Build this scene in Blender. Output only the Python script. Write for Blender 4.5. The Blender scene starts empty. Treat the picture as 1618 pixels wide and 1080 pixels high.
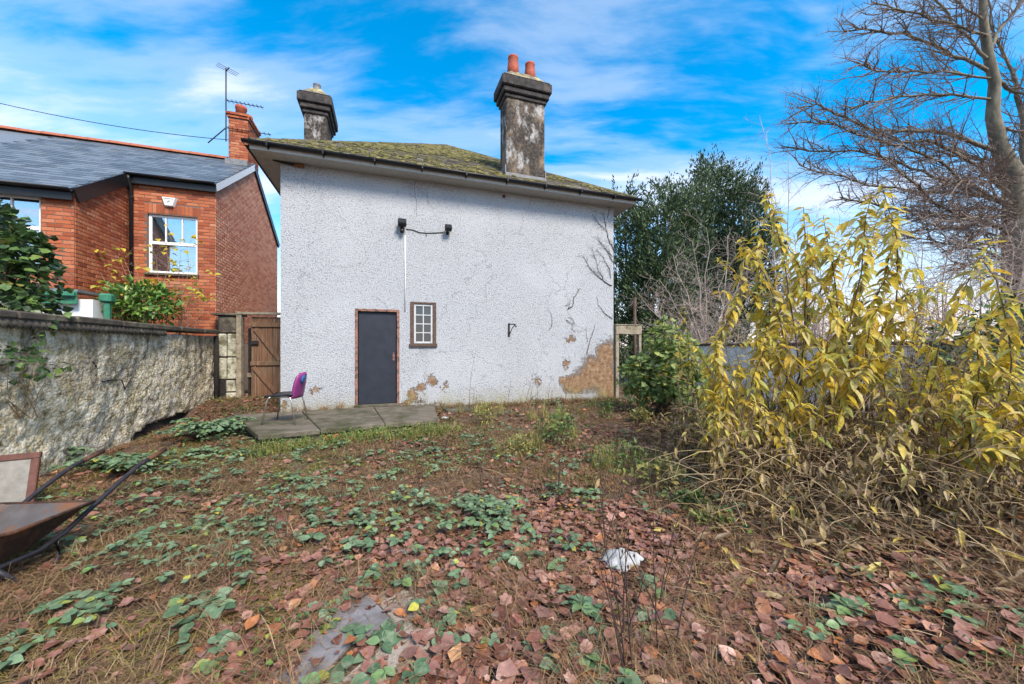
import bpy, math, random
import numpy as np
from mathutils import Matrix, Vector

# ------------------------------------------------------------------ camera, sky, sun, exposure
SC = bpy.context.scene
COL = SC.collection
rnd = random.Random(11)
nr = np.random.default_rng(5)
FOC, CX, HZ, CAMZ = 590.0, 809.0, 548.0, 1.5          # focal length in photo pixels, principal x, horizon row, eye height

cam_d = bpy.data.cameras.new('camera'); cam = bpy.data.objects.new('camera', cam_d); COL.objects.link(cam)
cam.location = (0, 0, CAMZ); cam.rotation_euler = (math.radians(90), 0, 0)
cam_d.sensor_width = 36.0; cam_d.lens = FOC / 1618 * 36; cam_d.shift_y = (HZ - 540) / 1618
cam_d.clip_start = 0.05; cam_d.clip_end = 2000
SC.camera = cam

SUN_EL, SUN_AZ = math.radians(46), math.radians(145)   # azimuth clockwise from +Y
sun_d = bpy.data.lights.new('sun', 'SUN'); sun = bpy.data.objects.new('sun', sun_d); COL.objects.link(sun)
sun_d.energy = 3.2; sun_d.angle = math.radians(18); sun_d.color = (1.0, 0.885, 0.745)
sdir = Vector((math.sin(SUN_AZ) * math.cos(SUN_EL), math.cos(SUN_AZ) * math.cos(SUN_EL), math.sin(SUN_EL)))
sun.rotation_euler = (-sdir).to_track_quat('-Z', 'Y').to_euler(); sun.location = (0, 0, 30)
SC.view_settings.view_transform = 'Standard'; SC.view_settings.look = 'None'
SC.view_settings.gamma = 1.0; SC.view_settings.exposure = 1.08
SC.cycles.max_bounces = 6; SC.cycles.diffuse_bounces = 3; SC.cycles.glossy_bounces = 2; SC.cycles.transmission_bounces = 4; SC.cycles.adaptive_threshold = 0.025


class NT:
    """small wrapper round a node tree"""
    def __init__(s, nt): s.nt = nt
    def n(s, typ, i=None, **props):
        nd = s.nt.nodes.new('ShaderNode' + typ)
        for k, v in props.items(): setattr(nd, k, v)
        for k, v in (i or {}).items(): s.put(nd.inputs[k], v)
        return nd
    def put(s, sock, v):
        if isinstance(v, bpy.types.NodeSocket): s.nt.links.new(v, sock)
        elif isinstance(v, bpy.types.Node): s.nt.links.new(v.outputs[0], sock)
        else:
            if sock.type == 'RGBA' and len(v) == 3: v = (*v, 1)
            sock.default_value = v
    def mix(s, f, a, b, blend='MIX'):
        nd = s.nt.nodes.new('ShaderNodeMix'); nd.data_type = 'RGBA'; nd.blend_type = blend; nd.clamp_factor = True
        s.put(nd.inputs[0], f); s.put(nd.inputs[6], a); s.put(nd.inputs[7], b)
        return nd.outputs[2]
    def m(s, op, a, b=0.0, c=0.0, clamp=False):
        nd = s.nt.nodes.new('ShaderNodeMath'); nd.operation = op; nd.use_clamp = clamp
        s.put(nd.inputs[0], a); s.put(nd.inputs[1], b); s.put(nd.inputs[2], c)
        return nd.outputs[0]
    def vm(s, op, a, b=(0, 0, 0)):
        nd = s.nt.nodes.new('ShaderNodeVectorMath'); nd.operation = op
        s.put(nd.inputs[0], a); s.put(nd.inputs[1], b)
        return nd.outputs['Value'] if op in ('LENGTH', 'DOT_PRODUCT', 'DISTANCE') else nd.outputs[0]
    def noise(s, scale, vec=None, detail=4, rough=0.55, dist=0.0):
        nd = s.n('TexNoise', {'Scale': scale, 'Detail': detail, 'Roughness': rough, 'Distortion': dist})
        if vec is not None: s.put(nd.inputs['Vector'], vec)
        return nd.outputs[0]
    def vor(s, scale, vec=None, feature='F1'):
        nd = s.n('TexVoronoi', {'Scale': scale}, feature=feature)
        if vec is not None: s.put(nd.inputs['Vector'], vec)
        return nd
    def ramp(s, f, stops, interp='LINEAR'):
        nd = s.nt.nodes.new('ShaderNodeValToRGB'); nd.color_ramp.interpolation = interp
        e = nd.color_ramp.elements
        while len(e) > len(stops): e.remove(e[-1])
        while len(e) < len(stops): e.new(0.5)
        for el, (p, c) in zip(e, stops):
            el.position = p
            el.color = (c, c, c, 1) if isinstance(c, (int, float)) else (*c, 1)
        s.put(nd.inputs[0], f)
        return nd.outputs[0]
    def map(s, vec, scale=(1, 1, 1), loc=(0, 0, 0), rot=(0, 0, 0)):
        return s.n('Mapping', {'Vector': vec, 'Scale': scale, 'Location': loc, 'Rotation': rot}).outputs[0]


world = bpy.data.worlds.new('World'); SC.world = world; world.use_nodes = True
wt = NT(world.node_tree); world.node_tree.nodes.clear()
sky = wt.n('TexSky', sky_type='NISHITA'); sky.sun_disc = False
sky.sun_elevation = SUN_EL; sky.sun_rotation = SUN_AZ
sky.air_density = 1.0; sky.dust_density = 0.4; sky.ozone_density = 2.5
tc = wt.n('TexCoord').outputs['Generated']
sx = wt.n('SeparateXYZ', {0: tc})
den = wt.m('ADD', wt.m('MAXIMUM', sx.outputs[2], 0.0), 0.16)
pl = wt.n('CombineXYZ', {0: wt.m('DIVIDE', sx.outputs[0], den), 1: wt.m('DIVIDE', sx.outputs[1], den), 2: 0.0}).outputs[0]
warp = wt.n('TexNoise', {'Vector': pl, 'Scale': 0.9, 'Detail': 3.0}).outputs['Color']
plw = wt.vm('ADD', pl, wt.vm('MULTIPLY', wt.vm('SUBTRACT', warp, (0.5, 0.5, 0.5)), (0.34, 0.34, 0)))
c1 = wt.noise(1.0, wt.map(plw, (0.42, 1.05, 1), (3.1, 7.45, 0), (0, 0, 0.32)), 9, 0.55, 0.0)
c2 = wt.noise(1.0, wt.map(plw, (1.1, 3.9, 1), (9.3, 2.0, 0), (0, 0, 0.42)), 8, 0.6, 0.0)
cl = wt.m('ADD', wt.m('MULTIPLY', c1, 0.72), wt.m('MULTIPLY', c2, 0.28))
cl = wt.ramp(cl, [(0.43, 0.0), (0.51, 0.30), (0.585, 0.76), (0.67, 1.0)], 'EASE')
low = wt.ramp(sx.outputs[2], [(0.02, 0.88), (0.16, 0.50), (0.38, 0.0)], 'EASE')      # haze towards the horizon
fac = wt.m('MAXIMUM', wt.m('MULTIPLY', cl, 0.93), low)
hs = wt.n('HueSaturation', {'Hue': 0.489, 'Saturation': 1.55, 'Value': 2.25, 'Color': sky.outputs[0]})
ccol = wt.ramp(sx.outputs[2], [(0.0, (9.2, 7.9, 8.0)), (0.25, (8.3, 8.2, 8.9)), (0.6, (8.6, 8.7, 9.0))])
bg = wt.n('Background', {'Color': wt.mix(fac, hs.outputs[0], ccol), 'Strength': 0.070})
wt.nt.links.new(bg.outputs[0], wt.n('OutputWorld').inputs[0])

# ------------------------------------------------------------------ helpers
def lin(r, g, b):
    f = lambda c: (c / 255 / 12.92) if c / 255 <= 0.04045 else ((c / 255 + 0.055) / 1.055) ** 2.4
    return (f(r), f(g), f(b))

def P(px, py, d):
    """photo pixel and distance along the view axis -> world point"""
    return Vector(((px - CX) / FOC * d, d, CAMZ + (HZ - py) / FOC * d))

def rot2(a): return Matrix.Rotation(a, 4, 'Z')

class Soup:
    tq = None
    """collects vertices and faces for one mesh"""
    def __init__(s): s.v = []; s.f = {}; s.n = 0
    def add(s, V, F):
        V = np.asarray(V, dtype=np.float64).reshape(-1, 3)
        for f in F:
            s.f.setdefault(len(f), []).append(np.asarray([f], dtype=np.int64) + s.n)
        s.v.append(V); s.n += len(V)
    def addf(s, V, FA):
        """FA: dict size -> int array (k,size)"""
        for k, a in FA.items():
            if len(a): s.f.setdefault(k, []).append(np.asarray(a, dtype=np.int64) + s.n)
        s.v.append(np.asarray(V, dtype=np.float64)); s.n += len(V)
    def inst(s, T, mats, locs):
        """T=(V,F) template; mats (N,3,3), locs (N,3)"""
        V, F = T; V = np.asarray(V, float); N = len(locs)
        if N == 0: return
        W = np.einsum('nij,vj->nvi', mats, V) + np.asarray(locs)[:, None, :]
        off = (np.arange(N) * len(V))[:, None, None]
        by = {}
        for f in F: by.setdefault(len(f), []).append(f)
        s.addf(W.reshape(-1, 3), {k: (np.asarray(a)[None] + off).reshape(-1, k) for k, a in by.items()})
    def flush(s):
        if not s.tq: return
        by = {}
        for pts, rad, sides in s.tq: by.setdefault((len(pts), sides), []).append((pts, rad))
        s.tq = None
        for (n, sides), L in by.items():
            P0 = np.array([q[0] for q in L], float); R0 = np.array([q[1] for q in L], float); N = len(L)
            tan = np.gradient(P0, axis=1); tan /= np.linalg.norm(tan, axis=2)[..., None] + 1e-9
            steep = np.abs(tan[:, :, 2]).mean(1) >= 0.8
            ref = np.where(steep[:, None, None], np.array([1.0, 0, 0]), np.array([0, 0, 1.0]))
            a = np.cross(tan, np.broadcast_to(ref, tan.shape)); a /= np.linalg.norm(a, axis=2)[..., None] + 1e-9; b = np.cross(tan, a)
            th = np.arange(sides) * 2 * math.pi / sides
            V = P0[:, :, None] + R0[:, :, None, None] * (np.cos(th)[:, None] * a[:, :, None] + np.sin(th)[:, None] * b[:, :, None])
            i = np.arange(n - 1)[:, None] * sides; j = np.arange(sides)[None]; k = (j + 1) % sides
            Q = np.stack([i + j, i + sides + j, i + sides + k, i + k], -1).reshape(-1, 4)
            s.addf(V.reshape(-1, 3), {4: (Q[None] + (np.arange(N) * n * sides)[:, None, None]).reshape(-1, 4)})
    def mesh(s, name, mats, smooth=False):
        s.flush()
        me = bpy.data.meshes.new(name)
        V = np.concatenate(s.v) if s.v else np.zeros((0, 3))
        me.vertices.add(len(V)); me.vertices.foreach_set('co', V.ravel())
        loops, starts, tot = [], [], 0
        for k, arrs in s.f.items():
            a = np.concatenate(arrs); loops.append(a.ravel())
            starts.append(tot + np.arange(len(a)) * k); tot += a.size
        if loops:
            lo = np.concatenate(loops); st = np.concatenate(starts)
            me.loops.add(len(lo)); me.loops.foreach_set('vertex_index', lo)
            me.polygons.add(len(st)); me.polygons.foreach_set('loop_start', st)
            me.polygons.foreach_set('use_smooth', np.full(len(st), bool(smooth)))
        me.update(calc_edges=True)
        if len(V) < 20000: me.validate()
        for m in (mats if isinstance(mats, (list, tuple)) else [mats]): me.materials.append(m)
        return me
    def build(s, name, mat, parent=None, smooth=False):
        return link(name, s.mesh(name, mat, smooth), parent)

def link(name, me, parent=None):
    o = bpy.data.objects.new(name, me); COL.objects.link(o)
    if parent is not None: o.parent = parent
    return o

def tag(o, label=None, cat=None, group=None, kind=None):
    if label: o['label'] = label
    if cat: o['category'] = cat
    if group: o['group'] = group
    if kind: o['kind'] = kind
    return o

def thing(name, label, cat, loc=(0, 0, 0), rz=0.0, group=None):
    o = bpy.data.objects.new(name, None); COL.objects.link(o); o.empty_display_size = 0.2
    o.location = loc; o.rotation_euler = (0, 0, rz)
    return tag(o, label, cat, group)

def copy_tree(o, parent=None):
    c = o.copy(); COL.objects.link(c); c.parent = parent
    for ch in o.children: copy_tree(ch, c)
    return c

def boxT(x0, x1, y0, y1, z0, z1):
    V = [(x0, y0, z0), (x1, y0, z0), (x1, y1, z0), (x0, y1, z0), (x0, y0, z1), (x1, y0, z1), (x1, y1, z1), (x0, y1, z1)]
    return V, [(0, 3, 2, 1), (4, 5, 6, 7), (0, 1, 5, 4), (1, 2, 6, 5), (2, 3, 7, 6), (3, 0, 4, 7)]

def bevelT(x0, x1, y0, y1, z0, z1, b=0.008):
    """box with chamfered edges, 24 corners"""
    V = []; idx = {}
    for sx_ in (0, 1):
        for sy_ in (0, 1):
            for sz_ in (0, 1):
                c = [(x0, x1)[sx_], (y0, y1)[sy_], (z0, z1)[sz_]]
                ins = [b if t == 0 else -b for t in (sx_, sy_, sz_)]
                for ax in range(3):
                    p = [c[k] + (0 if k == ax else ins[k]) for k in range(3)]
                    idx[(sx_, sy_, sz_, ax)] = len(V); V.append(p)
    F = []
    for ax in range(3):
        o1, o2 = [k for k in range(3) if k != ax]
        for sd in (0, 1):
            q = []
            for a, c in ((0, 0), (1, 0), (1, 1), (0, 1)):
                k = [0, 0, 0]; k[ax] = sd; k[o1] = a; k[o2] = c
                q.append(idx[(*k, ax)])
            F.append(tuple(q))
    for ax in range(3):      # edges along ax
        o1, o2 = [k for k in range(3) if k != ax]
        for a in (0, 1):
            for c in (0, 1):
                k0 = [0, 0, 0]; k0[o1] = a; k0[o2] = c; k1 = list(k0); k1[ax] = 1
                F.append((idx[(*k0, o1)], idx[(*k1, o1)], idx[(*k1, o2)], idx[(*k0, o2)]))
    for k in [(a, b_, c) for a in (0, 1) for b_ in (0, 1) for c in (0, 1)]:
        F.append(tuple(idx[(*k, ax)] for ax in range(3)))
    import itertools
    ctr = np.array([(x0 + x1) / 2, (y0 + y1) / 2, (z0 + z1) / 2]); out = []
    VA = np.array(V, float)
    for f in F:
        p = VA[list(f)]; nrm = np.cross(p[1] - p[0], p[2] - p[0])
        out.append(f if np.dot(nrm, p.mean(0) - ctr) > 0 else f[::-1])
    return V, out

def xf(T, M):
    """transform template by 4x4"""
    V, F = T; A = np.asarray(V, float); R = np.array(M.to_3x3()); t = np.array(M.translation)
    return A @ R.T + t, F

def tubeT(pts, radii, sides=6, cap=True):
    pts = np.asarray(pts, float); n = len(pts)
    radii = np.full(n, radii, float) if np.isscalar(radii) else np.asarray(radii, float)
    tan = np.gradient(pts, axis=0); tan /= np.linalg.norm(tan, axis=1)[:, None] + 1e-9
    ref = np.array([0, 0, 1.0]) if abs(tan[:, 2]).mean() < 0.8 else np.array([1.0, 0, 0])
    a = np.cross(tan, ref); a /= np.linalg.norm(a, axis=1)[:, None] + 1e-9
    b = np.cross(tan, a)
    th = np.arange(sides) * 2 * math.pi / sides
    V = pts[:, None] + radii[:, None, None] * (np.cos(th)[None, :, None] * a[:, None] + np.sin(th)[None, :, None] * b[:, None])
    i = np.arange(n - 1)[:, None] * sides; j = np.arange(sides)[None]; k = (j + 1) % sides
    Q = np.stack([i + j, i + k, i + sides + k, i + sides + j], -1).reshape(-1, 4)
    FA = {4: Q[:, ::-1]}
    if cap and sides >= 3:
        FA.setdefault(sides, []); c = np.array([list(range(sides)), list(range((n - 1) * sides, n * sides))[::-1]])
        FA[sides] = np.concatenate([FA[sides], c]) if len(FA[sides]) else c
    return V.reshape(-1, 3), FA

def tube(s, pts, radii, sides=6, cap=True):
    if not cap:
        if s.tq is None: s.tq = []
        n = len(pts); s.tq.append((pts, np.full(n, radii, float) if np.isscalar(radii) else radii, sides)); return
    V, FA = tubeT(pts, radii, sides, cap); s.addf(V, FA)

def lathe(s, prof, seg=16, M=None, cap=True):
    """prof: list of (r,z)"""
    th = np.arange(seg) * 2 * math.pi / seg
    V = np.array([[(r * math.cos(t), r * math.sin(t), z) for t in th] for r, z in prof]).reshape(-1, 3)
    n = len(prof); i = np.arange(n - 1)[:, None] * seg; j = np.arange(seg)[None]; k = (j + 1) % seg
    Q = np.stack([i + j, i + k, i + seg + k, i + seg + j], -1).reshape(-1, 4)
    if M is not None: V = V @ np.array(M.to_3x3()).T + np.array(M.translation)
    FA = {4: Q}
    if cap: FA[seg] = np.array([list(range(seg))[::-1], list(range((n - 1) * seg, n * seg))])
    s.addf(V, FA)

def obj_boxes(name, boxes, mat, parent=None, bevel=0.0, smooth=False):
    s = Soup()
    for b in boxes:
        V, F = bevelT(*b, bevel) if bevel else boxT(*b)
        s.add(V, F)
    return s.build(name, mat, parent, smooth)

def _hash(ix, iy, seed):
    h = np.sin(ix * 127.1 + iy * 311.7 + seed * 74.7) * 43758.5453
    return h - np.floor(h)
def vn(x, y, seed=0):
    x = np.asarray(x, float); y = np.asarray(y, float)
    ix, iy = np.floor(x), np.floor(y); fx, fy = x - ix, y - iy
    fx = fx * fx * (3 - 2 * fx); fy = fy * fy * (3 - 2 * fy)
    a, b, c, d = _hash(ix, iy, seed), _hash(ix + 1, iy, seed), _hash(ix, iy + 1, seed), _hash(ix + 1, iy + 1, seed)
    return (a * (1 - fx) + b * fx) * (1 - fy) + (c * (1 - fx) + d * fx) * fy
def fbm(x, y, seed=0, oct=4):
    t = 0; am = 0.5
    for k in range(oct):
        t = t + am * vn(x * 2 ** k, y * 2 ** k, seed + k * 3.3); am *= 0.5
    return t / (1 - 0.5 ** oct)
def sstep(a, b, x):
    t = np.clip((np.asarray(x, float) - a) / (b - a), 0, 1); return t * t * (3 - 2 * t)

def frames(dirs, nrm):
    y = np.asarray(dirs, float); y = y / (np.linalg.norm(y, axis=1)[:, None] + 1e-9)
    x = np.cross(y, nrm); x /= np.linalg.norm(x, axis=1)[:, None] + 1e-9
    z = np.cross(x, y)
    return np.stack([x, y, z], -1)

# house frame: local x along the rendered wall, local y away from the camera
ANG = math.radians(18.6)
U = np.array([math.cos(ANG), math.sin(ANG)]); NV = np.array([-math.sin(ANG), math.cos(ANG)])
HC = np.array([-4.52, 7.29])
GWP = np.array([-6.84, 8.60])                       # a point on the garden wall's face, which runs along NV

def ground_z(x, y):
    x = np.asarray(x, float); y = np.asarray(y, float)
    D = -((x - HC[0]) * NV[0] + (y - HC[1]) * NV[1])
    dl = (x - GWP[0]) * U[0] + (y - GWP[1]) * U[1]
    g = 0.14 * (1 - sstep(0.2, 4.5, D)) * sstep(0.2, 2.4, dl) - 0.03 * (1 - sstep(0, 1.5, dl))
    g = g + 0.05 * (1 - sstep(0.0, 1.9, dl)) * sstep(14, 9, y) + 0.24 * sstep(6.9, 8.0, y) * (1 - sstep(0.8, 2.4, dl)) * sstep(16, 12, y)
    g = g + 0.16 * sstep(2.4, 4.2, x) * sstep(2.0, 3.6, y) * (1 - sstep(6, 8, y))
    near = (1 - sstep(10, 16, np.abs(x))) * (1 - sstep(10, 14, y))
    g = g + near * (0.10 * (fbm(x * 0.9, y * 0.9, 3, 3) - 0.5) + 0.05 * (fbm(x * 4, y * 4, 9, 3) - 0.5))
    return g

def on_plane(px, py, p0, nrm):
    d = Vector(((px - CX) / FOC, 1.0, (HZ - py) / FOC)); o = Vector((0, 0, CAMZ))
    t = (Vector(p0) - o).dot(Vector(nrm)) / d.dot(Vector(nrm)); return o + d * t

def on_ground(px, py):
    d = np.array(((px - CX) / FOC, 1.0, (HZ - py) / FOC)); t = 1.0
    for k in range(400):
        t += 0.03
        if CAMZ + d[2] * t <= float(ground_z(d[0] * t, t)): break
    return np.array((d[0] * t, t, float(ground_z(d[0] * t, t))))

def on_wall(px, py):
    w = on_plane(px, py, (HC[0], HC[1], 0), (-NV[0], -NV[1], 0))
    r = np.array((w.x, w.y)) - HC
    return float(r @ U), w.z              # local x, z on the rendered wall

def pix(p):
    return CX + p[0] / p[1] * FOC, HZ - (p[2] - CAMZ) / p[1] * FOC

# ------------------------------------------------------------------ materials
MATS = {}
def mat(name, fn):
    m = bpy.data.materials.new(name); m.use_nodes = True; nt = m.node_tree; nt.nodes.clear()
    t = NT(nt); out = t.n('OutputMaterial'); sh = fn(t)
    nt.links.new(sh.outputs[0] if isinstance(sh, bpy.types.Node) else sh, out.inputs[0])
    MATS[name] = m
    return m
def ob(t): return t.n('TexCoord').outputs['Object']
def pb(t, col, rough=0.8, bump=None, bs=0.5, bd=0.02, metal=0.0, spec=0.3, nrm=None):
    i = {'Base Color': col, 'Roughness': rough, 'Metallic': metal, 'Specular IOR Level': spec}
    if bump is not None: i['Normal'] = t.n('Bump', {'Height': bump, 'Strength': bs, 'Distance': bd}).outputs[0]
    return t.n('BsdfPrincipled', i)
def rndf(t):
    """a random number for each object and for each loose piece of a mesh"""
    return t.m('FRACT', t.m('ADD', t.n('ObjectInfo').outputs['Random'], t.n('NewGeometry').outputs['Random Per Island']))

def m_leaf(name, stops, trans=0.3, rough=0.5, vein=0.12, spot=None):
    def f(t):
        r = rndf(t); co = ob(t)
        geo = t.n('NewGeometry').outputs['Position']
        c = t.ramp(r, stops)
        nz = t.noise(42, geo, 4, 0.65)
        c = t.mix(t.m('MULTIPLY', t.ramp(nz, [(0.36, 0), (0.66, 1)]), vein * 6, clamp=True), c, t.mix(1.0, c, (0.46, 0.42, 0.38), 'MULTIPLY'))
        c = t.mix(t.m('MULTIPLY', t.ramp(t.noise(23, geo, 3, 0.6), [(0.52, 0), (0.70, 1)]), vein * 4, clamp=True), c, t.mix(0.35, c, (0.75, 0.68, 0.55)))
        if spot: c = t.mix(t.ramp(t.noise(60, geo, 2), [(0.6, 0), (0.68, 0.85)]), c, spot)
        pr = t.n('BsdfPrincipled', {'Base Color': c, 'Roughness': rough, 'Specular IOR Level': 0.35,
                 'Normal': t.n('Bump', {'Height': t.noise(120, geo, 2), 'Strength': 0.35, 'Distance': 0.004}).outputs[0]})
        tr = t.n('BsdfTranslucent', {'Color': c})
        return t.n('MixShader', {0: trans, 1: pr.outputs[0], 2: tr.outputs[0]})
    return mat(name, f)

def m_plain(name, col, rough=0.6, metal=0.0, var=0.25, scale=14, bs=0.15, dirt=None, dscale=5, dthr=(0.5, 0.7)):
    def f(t):
        co = ob(t); nz = t.noise(scale, co, 6, 0.62)
        dark = tuple(c * (1 - var) for c in col); light = tuple(min(1, c * (1 + var)) for c in col)
        c = t.ramp(nz, [(0.3, dark), (0.7, light)])
        if dirt: c = t.mix(t.ramp(t.noise(dscale, co, 8, 0.68), [(dthr[0], 0), (dthr[1], 1)]), c, dirt)
        return pb(t, c, rough, t.noise(scale * 3, co, 5, 0.6), bs, 0.01, metal)
    return mat(name, f)

# ------------------------------------------------------------------ ground
def f_soil(t):
    co = ob(t)
    a = t.noise(1.4, co, 8, 0.65); b = t.noise(22, co, 8, 0.7); c = t.noise(90, co, 4, 0.7)
    base = t.ramp(b, [(0.25, (0.035, 0.024, 0.018)), (0.5, (0.11, 0.072, 0.050)), (0.75, (0.22, 0.15, 0.105))])
    moss = t.ramp(c, [(0.3, (0.035, 0.040, 0.012)), (0.7, (0.11, 0.12, 0.035))])
    col = t.mix(t.ramp(a, [(0.56, 0), (0.70, 0.55)]), base, moss)
    return pb(t, col, 0.9, t.m('ADD', b, t.m('MULTIPLY', c, 0.4)), 0.9, 0.04)
M_soil = mat('soil', f_soil)
gx = np.concatenate([-np.geomspace(400, 8.2, 26), np.arange(-8, 9.01, 0.075), np.geomspace(9.3, 400, 26)])
gy = np.concatenate([-np.geomspace(300, 0.4, 18), np.arange(0.0, 11.01, 0.075), np.geomspace(11.3, 700, 30)])
GX, GY = np.meshgrid(gx, gy, indexing='ij')
GV = np.stack([GX, GY, ground_z(GX, GY)], -1).reshape(-1, 3)
ny = len(gy); ii = np.arange(len(gx) - 1)[:, None] * ny; jj = np.arange(ny - 1)[None]
s = Soup(); s.addf(GV, {4: np.stack([ii + jj, ii + ny + jj, ii + ny + jj + 1, ii + jj + 1], -1).reshape(-1, 4)})
ground = tag(s.build('ground', M_soil, None, True), 'bare brown garden soil under the leaf litter', 'ground', kind='structure')

# ------------------------------------------------------------------ materials of the buildings
DAMAGE = []          # (local x, z, rx, rz) on the rendered wall
for (ex, ey, rx, ry) in [(958, 560, 17, 26), (944, 590, 34, 32), (915, 606, 30, 17), (963, 612, 20, 26), (896, 600, 12, 8), (683, 601, 9, 8), (666, 612, 8, 9),
                         (653, 627, 11, 13), (703, 610, 4, 6), (449, 640, 8, 7), (848, 601, 5, 9), (497, 617, 9, 5),
                         (868, 634, 42, 6), (770, 641, 30, 4), (640, 640, 10, 6), (900, 535, 9, 4), (895, 575, 6, 7)]:
    x0, z0 = on_wall(ex - rx, ey); x1, z1 = on_wall(ex + rx, ey - ry); zc = on_wall(ex, ey)[1]
    DAMAGE.append(((x0 + x1) / 2, zc, (x1 - x0) / 2, z1 - zc))

def f_render(t):
    co = ob(t)
    sp = t.n('SeparateXYZ', {0: co})
    n1 = t.noise(40, co, 5, 0.62); v1 = t.vor(46, t.vm('ADD', co, t.vm('MULTIPLY', t.n('TexNoise', {'Vector': co, 'Scale': 16.0}).outputs['Color'], (0.05, 0.05, 0.05))))
    h = t.m('ADD', t.m('MULTIPLY', n1, 0.75), t.m('MULTIPLY', t.m('SUBTRACT', 1.0, v1.outputs[0]), 0.4))
    n2 = t.noise(1.1, co, 6, 0.6); n3 = t.noise(5, t.map(co, (1, 1, 0.22)), 6, 0.62)
    c = t.ramp(h, [(0.40, (0.225, 0.233, 0.248)), (0.57, (0.365, 0.38, 0.405)), (0.78, (0.445, 0.46, 0.485))])  # hollows of the dash shaded darker in the colour, following the bump height
    c = t.mix(t.ramp(n2, [(0.45, 0), (0.75, 0.32)]), c, (0.34, 0.36, 0.40))
    c = t.mix(t.ramp(n3, [(0.52, 0), (0.72, 0.30)]), c, (0.36, 0.35, 0.34))
    # grime washed down from the eaves and brushed-on patches
    gr = t.m('MULTIPLY', t.ramp(sp.outputs[2], [(2.6, 0.0), (5.1, 1.0)]), t.ramp(t.noise(7, t.map(co, (1, 1, 0.06)), 6, 0.62), [(0.42, 0.05), (0.68, 0.6)]))
    c = t.mix(gr, c, (0.27, 0.26, 0.25))
    c = t.mix(t.ramp(t.noise(0.55, co, 4, 0.55), [(0.48, 0), (0.62, 0.18)]), c, (0.55, 0.565, 0.59))
    # pits in the dash, their shade painted as dark specks
    c = t.mix(t.ramp(t.noise(30, co, 3, 0.55), [(0.66, 0), (0.74, 0.55)]), c, (0.15, 0.15, 0.16))
    wn = t.n('TexNoise', {'Vector': co, 'Scale': 3.2, 'Detail': 6.0, 'Roughness': 0.68}).outputs['Color']
    cw = t.vm('ADD', co, t.vm('MULTIPLY', t.vm('SUBTRACT', wn, (0.5, 0.5, 0.5)), (0.55, 0, 0.55)))
    wn2 = t.n('TexNoise', {'Vector': co, 'Scale': 17.0, 'Detail': 5.0, 'Roughness': 0.7}).outputs['Color']
    cw = t.vm('ADD', cw, t.vm('MULTIPLY', t.vm('SUBTRACT', wn2, (0.5, 0.5, 0.5)), (0.42, 0, 0.42)))
    best = None
    for (x, z, rx, rz) in DAMAGE:
        d = t.vm('LENGTH', t.vm('MULTIPLY', t.vm('SUBTRACT', cw, (x, 0, z)), (1 / rx, 0, 1 / rz)))
        best = d if best is None else t.m('MINIMUM', best, d)
    bm = t.ramp(t.m('ADD', best, t.m('MULTIPLY', t.m('SUBTRACT', t.noise(55, co, 3, 0.6), 0.5), 0.9)), [(0.74, 1.0), (1.06, 0.0)])
    edge = t.ramp(best, [(0.9, 0.0), (1.02, 1.0), (1.25, 0.0)])
    # scattered flaking low down
    lowz = t.ramp(sp.outputs[2], [(0.10, 1.0), (0.30, 0.42), (0.60, 0.12), (0.9, 0)])
    fl = t.ramp(t.m('ADD', t.noise(7.5, co, 6, 0.7), t.m('MULTIPLY', lowz, 0.16)), [(0.70, 0.0), (0.72, 1.0)])
    bm = t.m('MAXIMUM', bm, t.m('MULTIPLY', fl, t.ramp(lowz, [(0.02, 0), (0.1, 1)])))
    brown = t.ramp(t.noise(9, co, 7, 0.65), [(0.30, (0.085, 0.050, 0.028)), (0.48, (0.21, 0.125, 0.072)), (0.60, (0.27, 0.19, 0.12)), (0.72, (0.40, 0.35, 0.28))])
    brown = t.mix(t.ramp(t.noise(48, co, 3), [(0.62, 0), (0.70, 0.8)]), brown, (0.52, 0.47, 0.40))
    green = t.ramp(t.noise(16, co, 6, 0.7), [(0.35, (0.17, 0.15, 0.05)), (0.7, (0.34, 0.31, 0.12))])
    wet = t.m('MULTIPLY', t.ramp(sp.outputs[2], [(0.14, 1.0), (0.34, 0.55), (0.62, 0.0)]), t.ramp(t.noise(2.6, co, 6, 0.65), [(0.36, 0.15), (0.62, 1.0)]))
    c = t.mix(t.m('MULTIPLY', edge, 0.45), c, (0.20, 0.19, 0.19))
    c = t.mix(bm, c, brown)
    c = t.mix(t.m('MULTIPLY', wet, 0.8), c, green)
    # fine cracks
    cr = t.n('TexVoronoi', {'Vector': t.vm('ADD', co, t.vm('MULTIPLY', wn, (0.5, 0.5, 0.5))), 'Scale': 0.55}, feature='DISTANCE_TO_EDGE').outputs[0]
    c = t.mix(t.m('MULTIPLY', t.ramp(cr, [(0.0, 1.0), (0.006, 0.0)]), t.ramp(n2, [(0.42, 0), (0.56, 0.7)])), c, (0.12, 0.11, 0.11))
    hh = t.m('SUBTRACT', t.m('MULTIPLY', h, t.m('SUBTRACT', 1.0, t.m('MULTIPLY', bm, 0.6))), t.m('MULTIPLY', bm, 0.8))
    return pb(t, c, 0.9, hh, 1.0, 0.018, spec=0.15)
M_render = mat('pebble_dash', f_render)

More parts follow.
